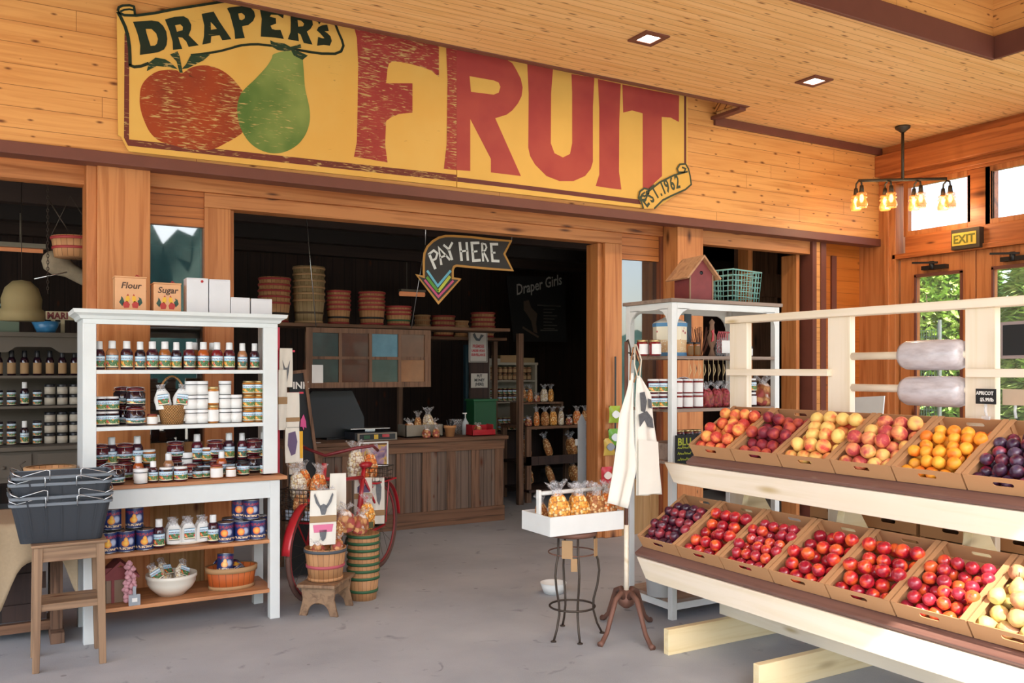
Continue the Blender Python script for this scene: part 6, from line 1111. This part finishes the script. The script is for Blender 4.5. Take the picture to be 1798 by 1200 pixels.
# pay here sign
PY = 6.9; z6 = zf(8.574, 720, 400, PY); t = thing('arrow_sign', 'bent black arrow sign lettered in chalk white hanging in the main opening', 'sign', (z6((800, 600))[0], PY, z6((800, 600))[1]))
shp = prs('90,718;195,745;195,500;205,390;250,290;330,210;420,155;520,130;640,130;900,145;1200,180;1505,205;1405,400;1530,645;1100,615;690,575;650,590;630,640;630,765;740,780;415,1135'); k6 = z6((10, 0))[0]-z6((0, 0))[0]
obj('sign_board', MB().prism([z6(shp)], XZ(PY), .014), plain('sign charcoal', '#3a3633', .7), t); obj('border_line', MB().stroke(z6(shp), k6*3.2, XZ(PY-.012), .006, closed=True), plain('sign ochre', '#c08a3c', .5), t)
m = MB(); LT = [('370,625;275,400', 4.), ('262,410;345,345;400,390;375,470;330,495', 3.), ('460,565;420,305;590,490', 3.4), ('440,455;530,420', 2.6), ('490,262;570,330;625,225', 3.2), ('570,330;622,490', 3.6), ('735,220;765,505', 4.), ('838,222;858,500', 3.6), ('745,362;850,350', 2.6), ('1030,232;915,235;940,500;1050,492', 3.8), ('930,365;1000,358', 2.6), ('1068,232;1088,512', 3.2), ('1070,240;1120,252;1138,300;1118,345;1080,368', 2.4), ('1085,362;1120,420;1165,515', 2.8), ('1312,252;1205,252;1228,502;1332,508', 3.8), ('1215,382;1272,380', 2.6)]
for s_, w_ in LT: m.stroke(z6(prs(s_)), k6*w_, XZ(PY-.015), .002)
obj('chalk_lettering', m, M_chalk, t)
for s_, w_, c in (('245,650;405,880;600,650', 3.4, '#6fb9d0'), ('240,745;410,965', 4.2, '#5f9c3c'), ('410,965;590,735', 4.2, '#c4cc4a'), ('208,790;415,1042;640,800', 3., '#cc5580')): obj('chevron', MB().stroke(z6(prs(s_)), k6*w_, XZ(PY-.015), .002), plain('chevron '+c[1:], c, .6), t)
a = z6((1530, 220)); obj('hanging_wire', MB().cyl((a[0], PY, a[1]), (a[0]+.01, PY, 2.88), .004, n=5).cyl((z6((230, 260))[0], PY, z6((230, 260))[1]), (z6((240, 0))[0], PY, 2.88), .004, n=5), M_chrome, t)
# surveillance and money signs on a blue-green post
t = thing('sign_post', 'tall teal painted post carrying two notices behind the counter', 'post', (ip(822, 700, 8.75).x, 8.75, 0)); xp = t.location.x; obj('post', MB().box(xp-.04, xp+.04, 8.73, 8.79, 0, 1.78), plain('dark teal paint', '#12303a', .6), t)
obj('backing_board', MB().box(xp-.01, xp+.24, 8.7, 8.72, .8, 1.75), M_dark, t)
a, b = ip(824, 579, 8.66), ip(857, 637, 8.66); t = thing('notice_board', 'white red-lettered surveillance notice fixed above the counter end', 'notice', ((a.x+b.x)/2, 8.68, b.z)); obj('notice_panel', MB().box(a.x, b.x, 8.67, 8.68, b.z, a.z), plain('aged white sign', '#bdb6ac', .6), t, bev=.003)
obj('notice_border', MB().stroke([(a.x+.012, b.z+.012), (b.x-.012, b.z+.012), (b.x-.012, a.z-.012), (a.x+.012, a.z-.012)], .006, XZ(8.669), .002, closed=True), M_black, t)
tm = MB(); cxm = (a.x+b.x)/2
for k, s_ in enumerate(('PREMISES', 'UNDER VIDEO', 'SURVEILLANCE')): tm.mesh(text(s_, .05 if k == 0 else .036, .0008, .0014, 'CENTER'), Matrix.Translation((cxm, 8.668, a.z-.2-.045*k)) @ Matrix.Rotation(pi/2, 4, 'X') @ Matrix.Scale(.72, 4, (1, 0, 0)))
obj('notice_lettering', tm, M_redp, t); cm_ = MB(); cm_.prism([[(cxm-.07, a.z-.05), (cxm-.045, a.z-.035), (cxm-.02, a.z-.09), (cxm+.01, a.z-.1), (cxm+.03, a.z-.05), (cxm+.07, a.z-.06), (cxm+.04, a.z-.09), (cxm+.015, a.z-.125), (cxm-.03, a.z-.12), (cxm-.06, a.z-.08)]], XZ(8.668), .0015); obj('camera_symbol', cm_, M_black, t)
a, b = ip(828, 656, 8.66), ip(857, 681, 8.66); t = thing('notice_card', 'white hand-lettered money notice below the surveillance notice', 'notice', ((a.x+b.x)/2, 8.68, b.z)); obj('card', MB().box(a.x, b.x, 8.67, 8.676, b.z, a.z), plain('off white card', '#c2bdb2', .7), t)
tm = MB()
for k, s_ in enumerate(('PUT', 'MONEY', '(HERE)')): tm.mesh(text(s_, .045, .0008, .0016, 'CENTER'), Matrix.Translation(((a.x+b.x)/2, 8.669, a.z-.045-.045*k)) @ Matrix.Rotation(pi/2, 4, 'X') @ Matrix.Scale(.8, 4, (1, 0, 0)))
obj('lettering', tm, M_black, t)
t = thing('green_bin', 'dark green plastic bin behind the red tray', 'bin', (ip(845, 715, 8.6).x, 8.6, 0)); obj('bin_body', MB().box(-.14, .14, -.1, .1, 0, 1.16), plain('bottle green', '#1c5a34', .5), t, local=True, bev=.01); obj('bin_rim', MB().box(-.15, .15, -.11, .11, 1.16, 1.18), plain('green rim', '#2a7044', .5), t, local=True)
# banner
BY = 10.6; zb_ = zf(4.616, 700, 380, BY); t = thing('fabric_banner', 'dark fabric banner with script lettering hanging at the back right', 'banner', (zb_((1100, 700))[0], BY, zb_((1100, 1000))[1])); obj('banner_cloth', MB().prism([zb_(prs('870,480;1340,500;1360,1020;930,1015'))], XZ(BY), .01), plain('black banner cloth', '#2b2626', .8), t)
tm = MB(); p = zb_((950, 640)); tm.mesh(text('Draper Girls', .21, .001, .003, 'LEFT', .3), Matrix.Translation((p[0], BY-.012, p[1])) @ Matrix.Rotation(radians(-14), 4, 'Y') @ Matrix.Rotation(pi/2, 4, 'X') @ Matrix.Scale(.72, 4, (1, 0, 0))); obj('banner_lettering', tm, plain('banner grey white', '#c9c4bc', .7), t)
m = MB()
for k in range(8): y = 725+26*k; m.stroke(zb_([(1170, y+3), (1280-(k % 3)*20, y+5)]), .012, XZ(BY-.012), .001)
m.stroke(zb_([(1120, 722), (1310, 730)]), .018, XZ(BY-.012), .001); m.stroke(zb_([(1145, 925), (1285, 925)]), .018, XZ(BY-.012), .001); obj('banner_text_lines', m, plain('banner faint grey', '#7a736c', .8), t)
m = MB(); m.prism([zb_(prs('1010,690;1050,680;1070,740;1120,790;1110,870;1120,950;1090,940;1070,850;1040,800;1010,760'))], XZ(BY-.012), .001); m.stroke(zb_([(1000, 900), (1130, 980)]), .03, XZ(BY-.012), .001); obj('banner_figure', m, plain('muted figure print', '#6e5a4c', .8), t)
# jar cabinet at the back
JY = 9.5; x0, x1 = ip(857, 700, JY).x, ip(943, 700, JY).x; t = thing('jar_cabinet', 'pale shelf cabinet of jars at the back of the shop', 'cabinet', ((x0+x1)/2, JY, 0)); zc0, zc1 = ip(900, 757, JY).z, ip(900, 637, JY).z
M_cab = plain('aged pale cabinet paint', '#a39a88', .6)
obj('cabinet_case', MB().box(x0, x0+.03, JY, JY+.3, zc0, zc1).box(x1-.03, x1, JY, JY+.3, zc0, zc1).box(x0-.01, x1+.01, JY-.01, JY+.3, zc1-.03, zc1).box(x0, x1, JY+.29, JY+.3, zc0, zc1), M_cab, t); obj('cabinet_base', MB().box(x0-.02, x1+.02, JY-.05, JY+.32, 0, zc0), M_dark, t)
zsh = [zc0, ip(880, 706, JY).z, ip(880, 668, JY).z]
for z in zsh: obj('shelf', MB().box(x0+.03, x1-.03, JY-.0, JY+.28, z-.02, z+.0), M_cab, t)
for r_, z in enumerate(zsh):
    for k in range(9):
        for s_ in range(2): dup(PJs, (x0+.075+(x1-x0-.15)*k/8, JY+.08, z+.001+.085*s_), 0, 'dark preserve jar, %s layer, on the %s shelf of the pale jar cabinet' % (('lower', 'upper')[s_], ('bottom', 'middle', 'top')[2-r_ if False else r_]), 'jars in the pale cabinet, %s shelf %s layer' % (r_, s_), bmat('maroon' if r_ else ('berry', 'red')[s_], M_kraft if r_ == 2 else 1, M_lidg), scale=(1.05, 1.05, 1.28))
for k, (a, b, h, lab) in enumerate(((858, 880, .05, 'low pale tin tray at the left on the jar cabinet'), (880, 915, .09, 'flat kraft box in the middle on the jar cabinet'), (916, 940, .06, 'flat tan box at the right on the jar cabinet'))): o = obj('storage_box', MB().box(ip(a, 630, JY).x, ip(b, 630, JY).x, JY+.02, JY+.25, zc1+.001, zc1+h), (M_cab, M_kraft, M_slatg)[k]); tag(o, lab, 'box')
# produce table on the right
TY = 8.5; x0, x1 = ip(925, 750, TY).x, ip(1045, 750, TY).x; zt = ip(980, 748, TY).z; t = thing('display_table', 'dark table with snack goods and two lower bins at the right of the shop', 'table', ((x0+x1)/2, TY+.3, 0))
obj('tabletop', MB().box(x0, x1, TY, TY+.6, zt-.03, zt), M_barnH, t); obj('bin_shelf', MB().box(x0, x1, TY, TY+.55, .42, .45).box(x0, x1, TY, TY+.02, .45, .52).box(x0, x1, TY-.05, TY+.5, .12, .15), M_dark, t)
for x in (x0+.03, x1-.03): obj('leg', MB().box(x-.03, x+.03, TY, TY+.05, 0, zt-.03).box(x-.03, x+.03, TY+.55, TY+.6, 0, zt-.03), M_barn, t)
obj('riser', MB().box(x0+.1, x1-.25, TY+.3, TY+.55, zt+.24, zt+.26).box(x0+.1, x0+.13, TY+.3, TY+.55, zt, zt+.24).box(x1-.28, x1-.25, TY+.3, TY+.55, zt, zt+.24), M_barn, t)
kinds = ['mix', 'popb', 'popw', 'popo', 'pop']
for k in range(8): bag(kinds[(k*3) % 5], (x0+.08+(x1-x0-.16)*k/7, TY+.1, zt+.001), 'snack bag, %s from the left on the dim display table' % ORD[k], 'snack bags on the dim display table', k, (0, 0), .95)
for k in range(5): bag(kinds[(k*2+1) % 5], (x0+.2+(x1-x0-.55)*k/4, TY+.42, zt+.262), 'snack bag, %s from the left on the riser of the dim table' % ORD[k], 'snack bags on the table riser', k, (0, 0), .9)
for k in range(3): bag('popb', (x0+.15+(x1-x0-.3)*k/2, TY+.25, .49), 'nut bag, %s from the left in the bin under the dim table' % ORD[k], 'nut bags under the dim table', k, (-.3, 0), 1.25)
for k in range(3): bag('popb', (x0+.15+(x1-x0-.3)*k/2, TY+.2, .185), 'nut bag, %s from the left in the lowest bin of the dim table' % ORD[k], 'nut bags in the lowest bin', k, (-.3, 0), 1.2)
t = thing('picket_panel', 'short pale blue-grey picket fence panel against the right jamb', 'fence', (ip(1038, 800, 6.75).x, 6.75, 0)); obj('fence_rail', MB().box(-.16, .14, .012, .03, .3, .36).box(-.16, .14, .012, .03, .8, .86), M_white, t, local=True)
for k in range(3): x = -.105+.095*k; obj('picket', MB().prism([[(x-.04, 0), (x+.04, 0), (x+.04, 1.02), (x, 1.09), (x-.04, 1.02)]], XZ(.01), .018), plain('pale blue picket', '#b9c0c6', .6), t, local=True)
# left room: old grey hutch with bottles, hanging things
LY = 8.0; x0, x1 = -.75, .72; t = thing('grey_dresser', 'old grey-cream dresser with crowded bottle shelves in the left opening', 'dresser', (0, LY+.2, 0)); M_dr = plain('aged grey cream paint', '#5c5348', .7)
zd_ = [ip(70, 782, LY).z, ip(70, 713, LY).z, ip(70, 660, LY).z]; zt = ip(70, 592, LY).z
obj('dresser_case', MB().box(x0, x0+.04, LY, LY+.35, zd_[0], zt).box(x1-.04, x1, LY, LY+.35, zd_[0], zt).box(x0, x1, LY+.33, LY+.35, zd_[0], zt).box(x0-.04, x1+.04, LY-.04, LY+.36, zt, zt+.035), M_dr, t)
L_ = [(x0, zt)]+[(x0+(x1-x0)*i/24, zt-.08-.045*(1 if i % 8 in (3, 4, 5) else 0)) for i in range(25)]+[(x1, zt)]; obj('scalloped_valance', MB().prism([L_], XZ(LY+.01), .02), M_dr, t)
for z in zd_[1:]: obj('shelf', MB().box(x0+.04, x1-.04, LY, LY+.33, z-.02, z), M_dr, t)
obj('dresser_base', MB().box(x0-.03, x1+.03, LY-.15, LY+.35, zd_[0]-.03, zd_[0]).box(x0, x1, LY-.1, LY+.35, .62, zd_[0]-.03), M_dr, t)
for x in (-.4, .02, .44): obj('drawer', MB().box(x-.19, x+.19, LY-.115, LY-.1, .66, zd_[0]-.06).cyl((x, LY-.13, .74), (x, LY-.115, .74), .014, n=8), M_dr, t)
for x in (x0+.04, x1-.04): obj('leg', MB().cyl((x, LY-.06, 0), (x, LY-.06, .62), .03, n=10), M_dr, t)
n = 0
for r_, z in enumerate(zd_):
    for k in range(15):
        x = x0+.1+(x1-x0-.2)*k/14
        if ip(0, 700, LY).x-.08 > x: continue
        if r_ == 2: dup(PB, (x, LY+.12, z+.001), 0, 'dark wine-like bottle with pale label in the top row of the grey dresser', 'bottles in the top row of the grey dresser', bmat('berry', M_kraft) | {'cap': M_lidk}, scale=(.95, .95, 1.22))
        elif k > 10:
            for s_ in range(2 if r_ else 3): dup(PT, (x, LY+.12, z+.001+.087*s_), 0, 'cream label jar in the right-hand stack of the grey dresser, %s shelf' % ('counter', 'middle')[r_], 'cream label jars in the grey dresser, shelf %d' % r_, {'tin_body': plain('cream jar label', '#b9b0a0', .6) if n == 0 else bpy.data.materials['cream jar label'], 'lid': M_lidk}, scale=(1.1, 1.1, 1)); n += 1
        elif k % 4 == 1: dup(PB, (x, LY+.1, z+.001), 0, 'slim dark syrup bottle with pale cap among the jars of the grey dresser', 'syrup bottles among the dresser jars', bmat('berry', 1), scale=(.95, .95, 1.15))
        else:
            for s_ in range(3 if r_ == 0 else 2): dup(PJs, (x, LY+.12, z+.001+.063*s_), 0, 'stacked dark preserve jar, %s shelf of the grey dresser' % ('counter', 'middle')[r_], 'preserve jars in the grey dresser, shelf %d' % r_, bmat('berry', 0, M_lidk), scale=(1.1, 1.1, 1))
zt += .036
def bxz(px, Y=LY+.1): return ip(px, 590, Y).x
t = thing('birdhouse', 'weathered green birdhouse on top of the grey dresser at the left edge', 'birdhouse', (bxz(8), LY+.1, zt)); obj('house_body', MB().prism([[(-.1, 0), (.1, 0), (.1, .12), (0, .22), (-.1, .12)]], XZ(.08), .16), plain('grey green paint', '#5c6a58', .7), t, local=True); obj('roof', MB().prism([[(-.13, .1), (0, .23), (.13, .1), (.13, .12), (0, .25), (-.13, .12)]], XZ(.1), .2), plain('pale green roof', '#8a9a8c', .7), t, local=True); obj('entry_hole', MB().cyl((0, -.085, .1), (0, -.081, .1), .015, n=12), M_black, t, local=True)
o = obj('enamel_bowl', MB().lathe([(0, 0), (.06, 0), (.1, .09), (.106, .09), (.066, -.0), (0, .004)], 20, M=Matrix.Translation((bxz(80), LY+.05, zt))), plain('blue enamel', '#3f7fae', .3, coat=.4)); tag(o, 'bright blue enamel bowl on top of the grey dresser', 'bowl')
t = thing('letter_board', 'white sawtooth-edged board with red letters on top of the grey dresser', 'sign', (bxz(103), LY+.15, zt)); a, b = ip(80, 550, LY+.15).x-t.location.x, ip(135, 550, LY+.15).x-t.location.x; h0 = ip(100, 562, LY+.15).z-zt
obj('sign_board', MB().box(a, b, -.01, .01, h0, h0+.07).box(a+.04, a+.07, 0, .02, 0, h0).box(b-.12, b-.09, 0, .02, 0, h0), plain('yellowed sign white', '#c9b994', .7), t, local=True); obj('sign_lettering', MB().mesh(text('MARI', .075, .001, .003), Matrix.Translation((a+.01, -.011, h0+.008)) @ Matrix.Rotation(pi/2, 4, 'X') @ Matrix.Scale(.9, 4, (1, 0, 0))), M_barnred, t, local=True)
HYY = 6.75; hb = ip(132, 430, HYY); t = bushel((hb.x, HYY, ip(132, 448, HYY).z-.02), .13, .15, .14, [.125, .06], [M_bandR], 'red-banded basket hanging on chains inside the left opening'); obj('wire_hanger', MB().tube([(-.15, 0, .13), (-.03, 0, .42), (.15, 0, .13)], .004, 5), M_iron, t, local=True)
ch = ip(84, 345, HYY); t = thing('hanging_chain', 'thin metal chain hanging straight down in the left opening', 'chain', (ch.x, HYY, ip(88, 515, HYY).z)); m = MB(); zc = 2.88; zb0 = ip(88, 510, HYY).z; k = 0
while zc > zb0: m.tube([(ch.x+(.007*cos(a) if k % 2 else 0), HYY+(0 if k % 2 else .007*cos(a)), zc-.012+.014*sin(a)) for a in [2*pi*i/8 for i in range(8)]], .0022, 4, closed=True); zc -= .022; k += 1
obj('chain_links', m, M_iron, t)
for k, (x_, y_, x2, y2, lab) in enumerate(((86, 352, 128, 418, 'short slanting chain running down right from the chain ring'), (160, 385, 118, 445, 'slanting rod crossing behind the hanging basket'), (60, 517-27, 118, 478, 'thin metal rod sticking out left of the driftwood'))): a, b = ip(x_, y_, HYY+.02), ip(x2, y2, HYY+.02); o = obj('metal_rod', MB().cyl(tuple(a), tuple(b), .005, n=6), M_chrome if k == 2 else M_iron); tag(o, lab, 'rod')
sk = ip(122, 475, HYY+.2); t = thing('driftwood', 'mottled piece of bleached driftwood hanging below the chained basket at left', 'driftwood', tuple(sk)); Mr = Matrix.Rotation(radians(-60), 4, 'Y')
obj('weathered_wood', MB().lathe([(0, -.2), (.04, -.19), (.05, -.1), (.055, 0), (.085, .08), (.08, .14), (.04, .18), (0, .19)], 14, M=Mr, sy=.7), plain('bleached wood', '#8a7c66', .8, var=.5, scale=14), t, local=True)
sh_ = ip(38, 535, 7.4); t = thing('canvas_hat', 'yellowed round canvas hat hanging at the far left inside', 'hat', tuple(sh_)); obj('hat_body', MB().lathe([(.15, -.12), (.155, -.05), (.13, -.03), (.135, .04), (.11, .12), (.06, .17), (0, .18)], 18), plain('yellowed canvas', '#94835a', .8), t, local=True); obj('hang_cord', MB().cyl((0, 0, .18), (0, 0, 2.88-sh_.z), .003, n=5), M_iron, t, local=True)
lt = ip(0, 437, 9.0); b = ip(80, 442, 9.0); t = thing('tube_light', 'long dim fluorescent tube fixture on the left shop ceiling', 'light', ((b.x-.8), 9.0, b.z)); obj('fixture_body', MB().box(b.x-1.6, b.x, 8.95, 9.05, b.z+.02, b.z+.06).cyl((b.x-1.4, 9, b.z+.06), (b.x-1.4, 9, 2.9), .004, n=5).cyl((b.x-.2, 9, b.z+.06), (b.x-.2, 9, 2.9), .004, n=5), M_cab, t)
def emi(n, c, s_): g = G(n); g.col(c); g.b.inputs['Emission Color'].default_value = lin(c); g.b.inputs['Emission Strength'].default_value = s_; return g.m
obj('tube', MB().cyl((b.x-1.58, 9, b.z), (b.x-.02, 9, b.z), .018, n=10), emi('dim tube', '#d98a5c', .45), t)
a, b = ip(702, 516, 10.8), ip(745, 516, 10.8); t = thing('tube_light', 'short dim tube fixture high at the back behind the pay sign', 'light', ((a.x+b.x)/2, 10.8, a.z)); obj('tube', MB().cyl((a.x, 10.8, a.z), (b.x, 10.8, a.z), .03, n=10), bpy.data.materials['dim tube'], t); obj('fixture_body', MB().box(a.x, b.x, 10.75, 10.85, a.z+.03, a.z+.06).cyl((a.x+.1, 10.8, a.z+.06), (a.x+.1, 10.8, 3.05), .004, n=5), M_cab, t)
# ---------------------------------------------------------------- lamps, exit sign, plants outside
M_lamp = emi('led panel', '#fff1dc', 14.)
for k, (x, y, lab) in enumerate(((3.93, 4.87, 'square recessed ceiling light, the left one above the sign lettering'), (5.66, 4.92, 'square recessed ceiling light, the right one towards the pendant'))):
    t = thing('recessed_light', lab, 'light', (x, y, ZC)); s_ = .105
    obj('light_frame', MB().prism([[(-s_, -s_), (s_, -s_), (s_, s_), (-s_, s_)], [(-.062, -.062), (.062, -.062), (.062, .062), (-.062, .062)]], Matrix.Translation((0, 0, -.012)), .014), M_trim, t, local=True); obj('light_panel', MB().box(-.062, .062, -.062, .062, -.006, -.002), M_lamp, t, local=True)
    l = bpy.data.lights.new('lamp', 'AREA'); l.energy = 16; l.size = .12; l.color = (1, .82, .6); lo = bpy.data.objects.new('recessed_lamp', l); C.objects.link(lo); lo.parent = t; lo.location = (0, 0, -.02)
pc = pix(1585, 222, Z=ZC); t = thing('pendant_light', 'bronze bar pendant with ribbed amber glass insulator shades near the door', 'light', tuple(pc))
zb = pix(1588, 317, X=pc.x).z-pc.z; R_ = Vector((CA, -SA, 0)); hl = .42
obj('canopy', MB().lathe([(.07, 0), (.068, -.02), (.03, -.05), (.018, -.06)], 18), M_bronze, t, local=True); obj('stem', MB().cyl((0, 0, -.05), (0, 0, zb), .014, n=10), M_bronze, t, local=True)
obj('crossbar', MB().cyl(tuple(R_*-hl+Vector((0, 0, zb))), tuple(R_*hl+Vector((0, 0, zb+.02))), .015, n=10), M_bronze, t, local=True)
M_amb = plain('amber ribbed glass', '#e8a85c', .1, coat=.6); M_amb.node_tree.nodes['Principled BSDF'].inputs['Alpha'].default_value = .55; M_bulb = emi('filament bulb', '#ffc878', 22.)
prof = [(.02, 0), (.045, -.01), (.047, -.03), (.03, -.035), (.05, -.045), (.052, -.06), (.036, -.066), (.046, -.085), (.056, -.12), (.05, -.15), (.046, -.15), (.05, -.12), (.03, -.06), (.01, -.01)]
F_ = Vector((SA, CA, 0))
for k in range(4):
    for s_ in (-1, 1):
        base = R_*(-hl+.28*k)+F_*(.07*s_)+Vector((0, 0, zb-.06)); 
        obj('socket', MB().tube([tuple(R_*(-hl+.28*k)+Vector((0, 0, zb))), tuple(R_*(-hl+.28*k)+F_*(.06*s_)+Vector((0, 0, zb-.02))), tuple(base)], .009, 8).cyl(tuple(base), tuple(base+Vector((0, 0, -.07))), .017, .024, n=10), M_bronze, t, local=True)
        sh = obj('glass_shade', MB().lathe(prof, 18, M=Matrix.Translation(base+Vector((0, 0, -.06)))), M_amb, t, local=True); obj('bulb', MB().lathe([(0, -.02), (.014, -.03), (.02, -.07), (.012, -.095), (0, -.1)], 12, M=Matrix.Translation(base+Vector((0, 0, -.06)))), M_bulb, sh, local=True)
    l = bpy.data.lights.new('lamp', 'POINT'); l.energy = 5; l.shadow_soft_size = .05; l.color = (1, .75, .45); lo = bpy.data.objects.new('pendant_lamp', l); C.objects.link(lo); lo.parent = t; lo.location = R_*(-hl+.28*k)+Vector((0, 0, zb-.26))
a, b = pix(1672, 405, X=XR-.05), pix(1722, 434, X=XR-.05); t = thing('exit_sign', 'dark framed yellow exit sign above the glazed doors', 'sign', (XR-.04, (a.y+b.y)/2, (a.z+b.z)/2)); hy = abs(a.y-b.y)/2; hz = abs(a.z-b.z)/2
obj('sign_case', MB().box(-.03, .06, -hy, hy, -hz, hz), M_bronze, t, local=True, bev=.004); obj('sign_face', MB().box(-.034, -.03, -hy*.78, hy*.9, -hz*.62, hz*.62), emi('exit face', '#c9a83a', .3), t, local=True)
obj('exit_lettering', MB().mesh(text('EXIT', hz*1.15, .001, .003, 'CENTER'), Matrix.Translation((-.036, hy*.06, -hz*.4)) @ FX @ Matrix.Scale(.95, 4, (1, 0, 0))), plain('olive lettering', '#6b6a1e', .6), t, local=True)
# window frame seen between rack posts: small white chair back
p = pix(1515, 712, X=5.2); o = obj('leaning_board', MB().prism([[(p.y-.16, p.z-.12), (p.y+.1, p.z-.12), (p.y+.12, p.z+.05), (p.y-.18, p.z+.07)]], YZ(5.2), .01), M_white); o.name = 'leaning_board'; tag(o, 'tilted white panel behind the rack, under the bag rolls', 'panel')
obj('panel_leg', MB().box(5.19, 5.21, p.y-.12, p.y-.1, 0, p.z-.1).box(5.19, 5.21, p.y+.02, p.y+.04, 0, p.z-.1), M_white, o)
# shrubs outside the glazed doors
def shrub_mesh(n, rx, ry, h, seed, ls=.1):
    rn = random.Random(seed); m = MB()
    for _ in range(n):
        a = rn.uniform(0, 6.283); z = rn.uniform(.05, 1)*h; k = (1-.35*(z/h)**2)*rn.uniform(.55, 1.02)**.5; c = Vector((rx*k*cos(a), ry*k*sin(a), z))
        d = Vector((cos(a)+rn.uniform(-.7, .7), sin(a)+rn.uniform(-.7, .7), rn.uniform(-1.1, .3))).normalized(); s_ = d.cross(Vector((rn.uniform(-.3, .3), rn.uniform(-.3, .3), 1))).normalized(); L_ = ls*rn.uniform(.7, 1.3); w_ = L_*.17; nn = d.cross(s_)*.12*L_
        vs = [c, c+d*L_*.35+s_*w_, c+d*L_*.35-s_*w_, c+d*L_*.35+nn, c+d*L_*.75+s_*w_*.7-nn*.3, c+d*L_*.75-s_*w_*.7-nn*.3, c+d*L_-nn]
        m.add([tuple(v) for v in vs], [(0, 1, 3), (0, 3, 2), (1, 4, 3), (2, 3, 5), (3, 4, 6), (3, 6, 5)], 0, False)
    return m
sh = thing('leafy_shrub', 'x', 'shrub'); obj('foliage', shrub_mesh(9500, .74, .74, 3.2, 5, .17), M_leaf, sh, local=True)
m = MB()
for k in range(6): a = k*1.05; m.tube([(0, 0, 0), (.1*cos(a), .1*sin(a), .8), (.35*cos(a), .35*sin(a), 2.0), (.45*cos(a), .45*sin(a), 2.6)], [.03, .025, .015, .006], 6)
obj('stem', m, plain('shrub bark', '#5a4a3a', .9), sh, local=True)
for k, (x, y) in enumerate(((10.35, 6.95), (10.3, 5.35), (10.25, 3.75), (12.0, 7.9), (11.95, 6.25), (12.0, 4.6), (10.4, 8.6))): dup(sh, (x, y, -.02), k*1.3, 'bright green leafy shrub outside the glazed doors, %s of the row' % ORD[k], 'leafy shrubs outside the doors')
kill(sh)
t = thing('garden_netting', 'pale green garden netting panel between the shrubs outside', 'netting', (8.9, 5.75, 0)); m = MB()
p = pix(1650, 570, X=8.9); q = pix(1600, 700, X=8.9)
for k in range(12): y = p.y+(q.y-p.y)*k/11; m.cyl((8.9, y, 0), (8.9, y, p.z+(.0 if k < 2 else -.06)), .004, n=4)
for k in range(26): z = .1+(p.z-.16)*k/25; m.cyl((8.9, p.y, z), (8.9, q.y, z), .004, n=4)
obj('net', m, plain('pale green net', '#a9d0b8', .6), t); obj('stake', MB().cyl((8.9, p.y, 0), (8.9, p.y, p.z+.05), .02, n=8), plain('pale stake', '#cfe0d4', .6), t)
def degrees_(a): return a*180/pi
# far hills and trees behind the camera (seen mirrored in the sidelights)
def hill(name, R0, hgt, seed, a0, a1):
    rn = random.Random(seed); ph = [rn.uniform(0, 6) for _ in range(6)]; m = MB()
    def f(u, v):
        a = radians(a0+(a1-a0)*u); h = hgt*(.4+.85*math.exp(-((degrees_(a)-180)/28)**2))*(1+.08*sin(5*a+ph[0])+.08*sin(17*a+ph[1])+.07*sin(61*a+ph[2])+.05*sin(149*a)); r = R0+v*hgt*1.2+.6*sin(40*a+7*v); return (r*sin(a), r*cos(a), h*v**.7-.1)
    o = obj(name, m.grid(f, 160, 8), M_hill); return struct(o)
hill('hill_west', 26, 8.0, 3, 120, 300)
# ---------------------------------------------------------------- remove the unplaced masters
for o in [PB, PS, PM, PJ, PJs, PC, PCAN, PT, PJk, bgs[0]]+list(BG.values()): kill(o)
